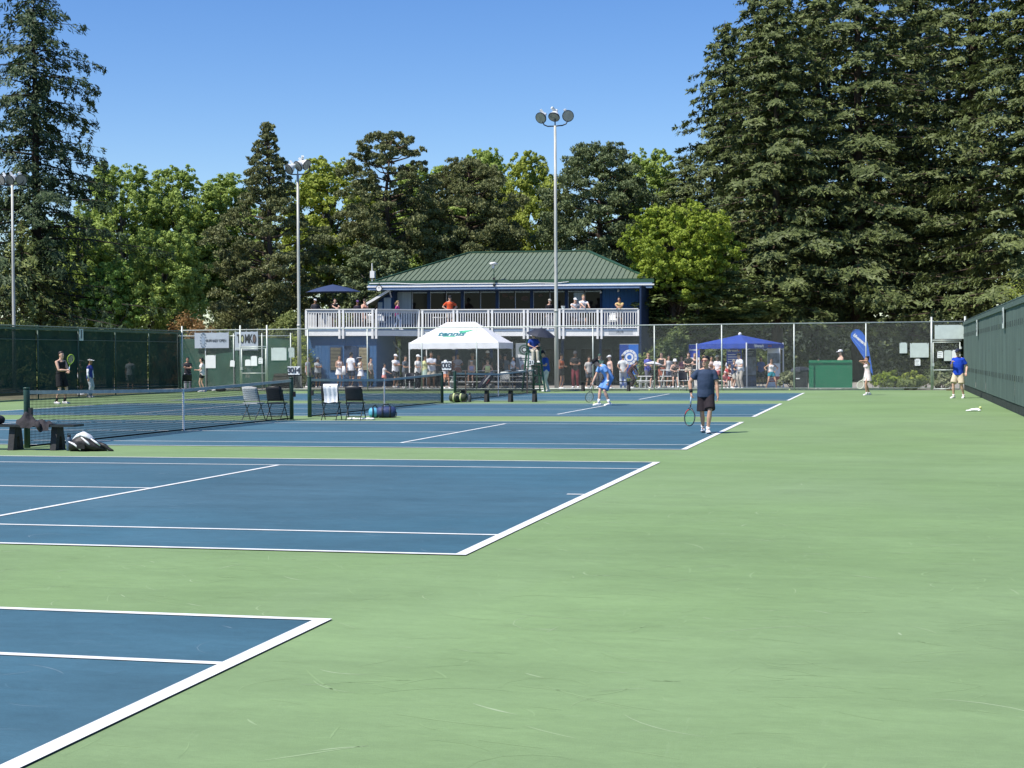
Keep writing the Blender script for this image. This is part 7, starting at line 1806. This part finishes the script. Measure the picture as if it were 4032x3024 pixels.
def pine(label, u, Y, vtop, vbase, hw, m, seed, pads=70, n=30000, tuft=0.24, name='pine_tree', lean=0.0, group=None, env=None, trunk_r=None, tipk=0.35):
    rng = np.random.default_rng(seed)
    x = XY(u, Y); zt = ZY(u, vtop, Y); zb = max(ZY(u, vbase, Y), 0.5); Rm = abs(XY(u+hw, Y)-x)
    root = empty(name, (x, Y, 0), label=label, cat='tree', group=group)
    r0 = trunk_r or 0.014*zt+0.05
    tp = [Vector((lean, 0, 0)), Vector((lean*0.7+rng.uniform(-.15, .15), 0, zb*0.8)), Vector((lean*.3+rng.uniform(-.3, .3), rng.uniform(-.2, .2), (zb+zt)/2)), Vector((rng.uniform(-.2, .2), 0, zt*0.97))]
    trunk = trunk_tube(root, tp, [r0, r0*0.85, r0*0.5, 0.03], M_BARK)
    lm = MB(); Ps = []
    for i in range(pads):
        f = (i+rng.uniform(0, 1))/pads; z = zb+(zt-zb)*f
        k = env(f) if env else (0.55+1.2*f if f < 0.3 else (0.95 if f < 0.55 else 0.95*(1-((f-0.55)/0.45)**1.6)+0.10))
        a = i*2.399+rng.uniform(-.5, .5); q = rng.uniform(0.30, 1.0)**0.7
        rad = Rm*min(k, 1.0)
        p = Vector((math.cos(a)*rad*q, math.sin(a)*rad*q, z)); r = Rm*rng.uniform(0.16, 0.30)*(1-tipk*f)
        Ps.append((p, r))
        if i % 2 == 0:
            zz = max(zb*0.8, z-rad*q*0.35); t = min(1, zz/zt); b0 = tp[0].lerp(tp[3], t); b0 = Vector((b0.x*0.4, b0.y*0.4, zz)); md = b0.lerp(p, 0.6)+Vector((0, 0, -0.06*rad)); lm.tube([b0, md, p], [r0*0.28, r0*0.17, r0*0.05], 5)
    lm.build('limbs', M_BARK, trunk)
    tot = sum(r*r for p, r in Ps); Cs = []; Ds = []; Ns = []
    for p, r in Ps:
        k = int(n*r*r/tot); ns = max(6, int(14*r))
        d = unit(rng.normal(size=(ns, 3))); d[:, 2] = np.abs(d[:, 2])*0.8-0.15
        sc = np.array(p)+d*np.array([r, r, r*0.6])*rng.uniform(0.5, 1.05, (ns, 1))
        rs_ = r*rng.uniform(0.24, 0.40, ns)
        ix = rng.integers(0, ns, k)
        dd = rng.normal(size=(k, 3))+d[ix]*0.6; dd[:, 2] += 0.35; dd = unit(dd)
        Cs.append(sc[ix]+dd*(rs_[ix]*rng.normal(0.95, 0.18, k))[:, None]*np.array([1, 1, 0.75]))
        e = dd*0.45+rng.normal(size=(k, 3))*0.6; e[:, 2] += 0.45; Ds.append(unit(e)); Ns.append(dd)
    C = np.concatenate(Cs); D = np.concatenate(Ds); N = unit(np.concatenate(Ns)+rng.normal(size=C.shape)*0.35); nn = len(C)
    ln = tuft*rng.uniform(0.6, 1.25, (nn, 1)); w = unit(np.cross(D, N))
    quads('crown', C, D*ln*0.5, w*ln*0.5*0.44, m, root, N*ln*0.06)
    return root
def shrub(label, u, Y, vtop, hw, m, seed, n=5000, leaf=0.12, name='shrub', group=None, zb=0.15, x=None, zt=None, rx=None, ry=None, asp=0.5, stems=7):
    rng = np.random.default_rng(seed)
    if x is None: x = XY(u, Y); zt = ZY(u, vtop, Y); rx = abs(XY(u+hw, Y)-x)
    ry = ry or min(rx, 1.2)
    root = empty(name, (x, Y, 0), label=label, cat='shrub', group=group)
    st = MB(); K = 26; lob = []
    for k in range(K):
        a = k*2.399; q = math.sqrt((k+.5)/K); zz = zb+(zt-zb)*rng.uniform(0.25, 1.0)*(1-0.35*q*q)
        lob.append((math.cos(a)*rx*q*0.85, math.sin(a)*ry*q*0.85, zz-0.12*(zt-zb), rng.uniform(0.16, 0.26)*max(rx*0.6, (zt-zb)*0.6)))
    for k in range(0, K, max(1, K//stems)): st.tube([(lob[k][0]*0.15, lob[k][1]*0.15, 0), (lob[k][0]*0.6, lob[k][1]*0.6, lob[k][2]*0.55), lob[k][:3]], [0.03, 0.02, 0.008], 5)
    st.build('stems', M_BARK, root)
    cs = []
    for (lx, ly, lz, r) in lob:
        mm = n//K; d = unit(rng.normal(size=(8, 3))); sc = np.array([lx, ly, lz])+d*r*rng.uniform(0.5, 1.1, (8, 1)); cs.append(sc[rng.integers(0, 8, mm)]+rng.normal(size=(mm, 3))*r*0.25)
    C = np.concatenate(cs); C[:, 2] = np.abs(C[:, 2]-0.03)+0.03
    U, V, Bn = leaf_arrays(rng, C, leaf, 0.9, asp, unit(C-np.array([0, 0, zt*0.3])))
    quads('foliage', C, U, V, m, root, Bn)
    return root

# ---- right: the big spruces
GB = 'tall spruces on the right'
sp1 = fir('tall dark spruce with a thick trunk, middle of the right group', 3380, 86, -420, 740, L_FIR, 11, zlow=3.0, nb=175, sprays=560, tuft=0.31, group=GB, droop=0.22)
sp2 = fir('tall spruce right of the lime tree, front left of the right group', 3060, 82, -60, 430, L_FIR, 12, zlow=3.5, nb=150, sprays=420, tuft=0.30, group=GB, shape=lambda f: (1-f)**0.58*0.98+0.05, droop=0.18)
again(sp2, 'spruce with feathery left edge, leftmost of the right group', 2860, 92, 90, 270, 2.4)
again(sp1, 'tall spruce behind the right corner gate', 3830, 90, -330, 600, 1.3)
again(sp2, 'spruce cut by the right picture edge', 4060, 79, -240, 430, 2.0)
again(sp2, 'spruce standing behind the right group', 3220, 104, -200, 430, 1.1)
again(sp2, 'spruce standing deep behind the right gate', 3610, 108, -220, 480, 3.6)
again(sp2, 'slim spruce between the front spruces', 2990, 99, -60, 320, 4.4)
# ---- left
fir('tall ragged fir on the left', 150, 66, -70, 520, L_FIRL, 21, zlow=4.0, nb=160, sprays=470, droop=0.16, tuft=0.24, taper=1.6, gap=0.06, shape=lambda f: (1-f)**0.62*0.80+0.14, width=0.75, hang=0.36, inner=0.03, bark=M_BARKD)
pale_fir = fir('added light green conifer imitating the sunlit lower boughs of the ragged fir', 90, 63.5, 860, 330, L_OLIVE_SUN, 22, zlow=0.8, nb=90, sprays=240, droop=0.45, tuft=0.22, name='drooping_conifer', gap=0.08, hang=0.35)  # extra conifer: its paler green paints sunlight on the fir's lower boughs
again(pale_fir, 'dark conifer cut by the left picture edge', -120, 70, 480, 260, 1.0, L_FIRL)
blA = broadleaf('tall poplar like tree just right of the ragged fir', 480, 92, 605, 1250, 195, L_MID, 31, n=64000, leaf=0.19, lobes=44, shape=.8, fine=1.8)
blB = broadleaf('broad green tree between the fir and the dark pine', 710, 96, 620, 1260, 200, L_MID, 32, n=64000, leaf=0.19, lobes=44, shape=.6, fine=1.8)
again(blA, 'green tree left of the tall dark pine', 890, 99, 685, 165, 2.2)
broadleaf('bright green young maple behind the left windscreen', 430, 67, 1030, 1330, 145, L_MAPLE, 34, n=24000, leaf=0.15, lobes=26)
olv = broadleaf('olive green bushy tree behind the left windscreen', 640, 69, 890, 1330, 210, L_MID, 35, n=40000, leaf=0.15, lobes=38, fine=1.6)
again(olv, 'dim green tree filling the gap below the ragged fir', 300, 76, 850, 190, 1.4, L_MID)
# ---- middle, behind the club house
pnA = pine('tall brown green pine left of the club house', 1060, 79, 488, 1310, 240, L_PINE, 41, pads=190, n=86000, tuft=0.20, tipk=0.68, env=lambda f: 0.85+0.15*math.sin(f*3.1) if f < 0.45 else max(0.03, 1.0*(1-((f-0.45)/0.55)**0.62)+0.03))
again(blB, 'yellow green tree between the two pines', 1310, 99, 612, 215, 0.9, L_BRI)
pine('leaning pine with bare reddish trunk behind the roof', 1540, 85, 526, 1010, 190, L_PINE, 43, pads=120, n=58000, tuft=0.20, lean=0.2, env=lambda f: 0.85 if f < 0.2 else (1.0 if f < 0.7 else max(0.3, 1-(f-0.7)*2.0)), trunk_r=0.24)
again(blA, 'green tree behind the pines, above the left of the roof', 1690, 104, 640, 200, 3.9)
pnB = pine('wide dark pine above the middle of the roof', 1845, 88, 636, 1090, 230, L_PINE, 45, pads=140, n=72000, tuft=0.20, env=lambda f: 0.8+0.5*f if f < 0.4 else (0.98 if f < 0.6 else max(0.25, 1-(f-0.6)*1.8)))
again(blA, 'tall thin green tree behind the wide pine', 1915, 108, 575, 140, 5.1)
again(blB, 'bright green tree left of the tall lamp post', 2070, 100, 592, 165, 2.9, L_BRI)
again(pnB, 'dense pine right of the tall lamp post', 2370, 90, 552, 232, 2.0, L_PINE2)
again(blB, 'pale green tree between the dense pine and the spruces', 2560, 106, 580, 180, 4.2)
again(sp2, 'blue green spruce behind the lime tree', 2700, 98, 620, 240, 0.7)
broadleaf('lime green tree at the right corner of the club house', 2665, 73.5, 798, 1210, 275, L_LIME, 51, n=70000, leaf=0.14, lobes=52, shape=.5, bark=M_BARK, depth=2.6, fine=3.0)
again(olv, 'dark leaved tree under the lime tree', 2730, 76.5, 1030, 310, 2.6, L_SHRUB)
again(olv, 'dim leafy tree behind the antenna at the left end of the roof', 1480, 81, 960, 150, 0.6, L_PINE2)
# ---- shrubs behind the far fence
shrub('laurel bush behind the seated spectators', 2640, 66.5, 1270, 150, L_SHRUB, 61, n=15000, leaf=0.20, asp=.36)
shrub('laurel bush behind the blue tent', 2900, 68, 1300, 170, L_SHRUB, 62, n=12000, leaf=0.20, asp=.36)
shrub('pale bush beside the litter bin', 3120, 61.5, 1440, 60, L_VARI, 63, n=4500, leaf=0.13)
shrub('yellow green clipped bush right of the girl in pink', 3500, 60.6, 1462, 85, L_LIME, 64, n=5200, leaf=0.10)
shrub('yellow green bush left of the right corner gate', 3600, 60.8, 1455, 60, L_BRI, 65, n=4200, leaf=0.11)
shrub('green ground shrub along the far fence right of the flag', 3560, 60.2, 1492, 110, L_SHRUB, 66, n=5200, leaf=0.09)
shrub('variegated bush behind the right corner gate', 3715, 61.0, 1462, 75, L_VARI, 67, n=5200, leaf=0.10)
shrub('tall dim bush behind the right corner gate', 3690, 63, 1420, 60, L_DARK, 68, n=4000, leaf=0.13)
shrub('rust coloured bush behind the left end of the far fence', 745, 66, 1212, 125, L_RUST, 69, n=12000, leaf=0.15)
shrub('olive bush between the rust bush and the lamp post', 930, 67, 1240, 120, L_SHRUB, 70, n=10000, leaf=0.15)
shrub('yellow bush beside the left corner of the club house', 1170, 68.5, 1290, 55, L_BRI, 71, n=6000, leaf=0.14)
shrub('tall olive bush behind the lamp post left of the club house', 1120, 72, 1180, 110, L_OLIVE_SUN, 72, n=10000, leaf=0.16)
shrub('leafy bush under the navy parasol behind the balcony', 1330, 75, 1165, 110, L_SHRUB, 73, n=9000, leaf=0.17)
shrub('small yellow tipped conifer bush at the far right wall', 4010, 62, 1080, 60, L_BRI, 74, n=4000, leaf=0.13)
# ---- the dim wood behind everything
rng = np.random.default_rng(99)
cs = []; sz = []
for k in range(330):
    mm = 300; leaf = 0.40
    if k < 150: cx, cy, hh = -78+k*0.88+rng.uniform(-1, 1), rng.uniform(100, 122), rng.uniform(5, 9)
    elif k < 250: cx, cy, hh, leaf = -30+(k-150)*0.75+rng.uniform(-1, 1), rng.uniform(93, 100), rng.uniform(2.5, 4.5), 0.32
    else: cx, cy, hh, leaf, mm = -52+(k-250)*0.40+rng.uniform(-1, 1), rng.uniform(87, 94), rng.uniform(3.5, 6), 0.24, 420
    if cx > -14 and k < 150: hh += 4
    if k % 3 == 0 and k >= 150: hh *= 0.5
    cs.append(np.stack([cx+rng.normal(size=mm)*1.3, cy+rng.normal(size=mm)*0.9, np.abs(rng.normal(size=mm))*hh*0.35+rng.uniform(0, hh*0.5, mm)], 1)); sz.append(np.full((mm, 1), leaf))
C = np.concatenate(cs); U, V, Bn = leaf_arrays(rng, C, np.concatenate(sz), 0.5, 0.62)
o = quads('woodland', C, U, V, L_DARK, None, Bn); tag(o, 'dim undergrowth of the wood behind the trees', 'undergrowth', kind='stuff')
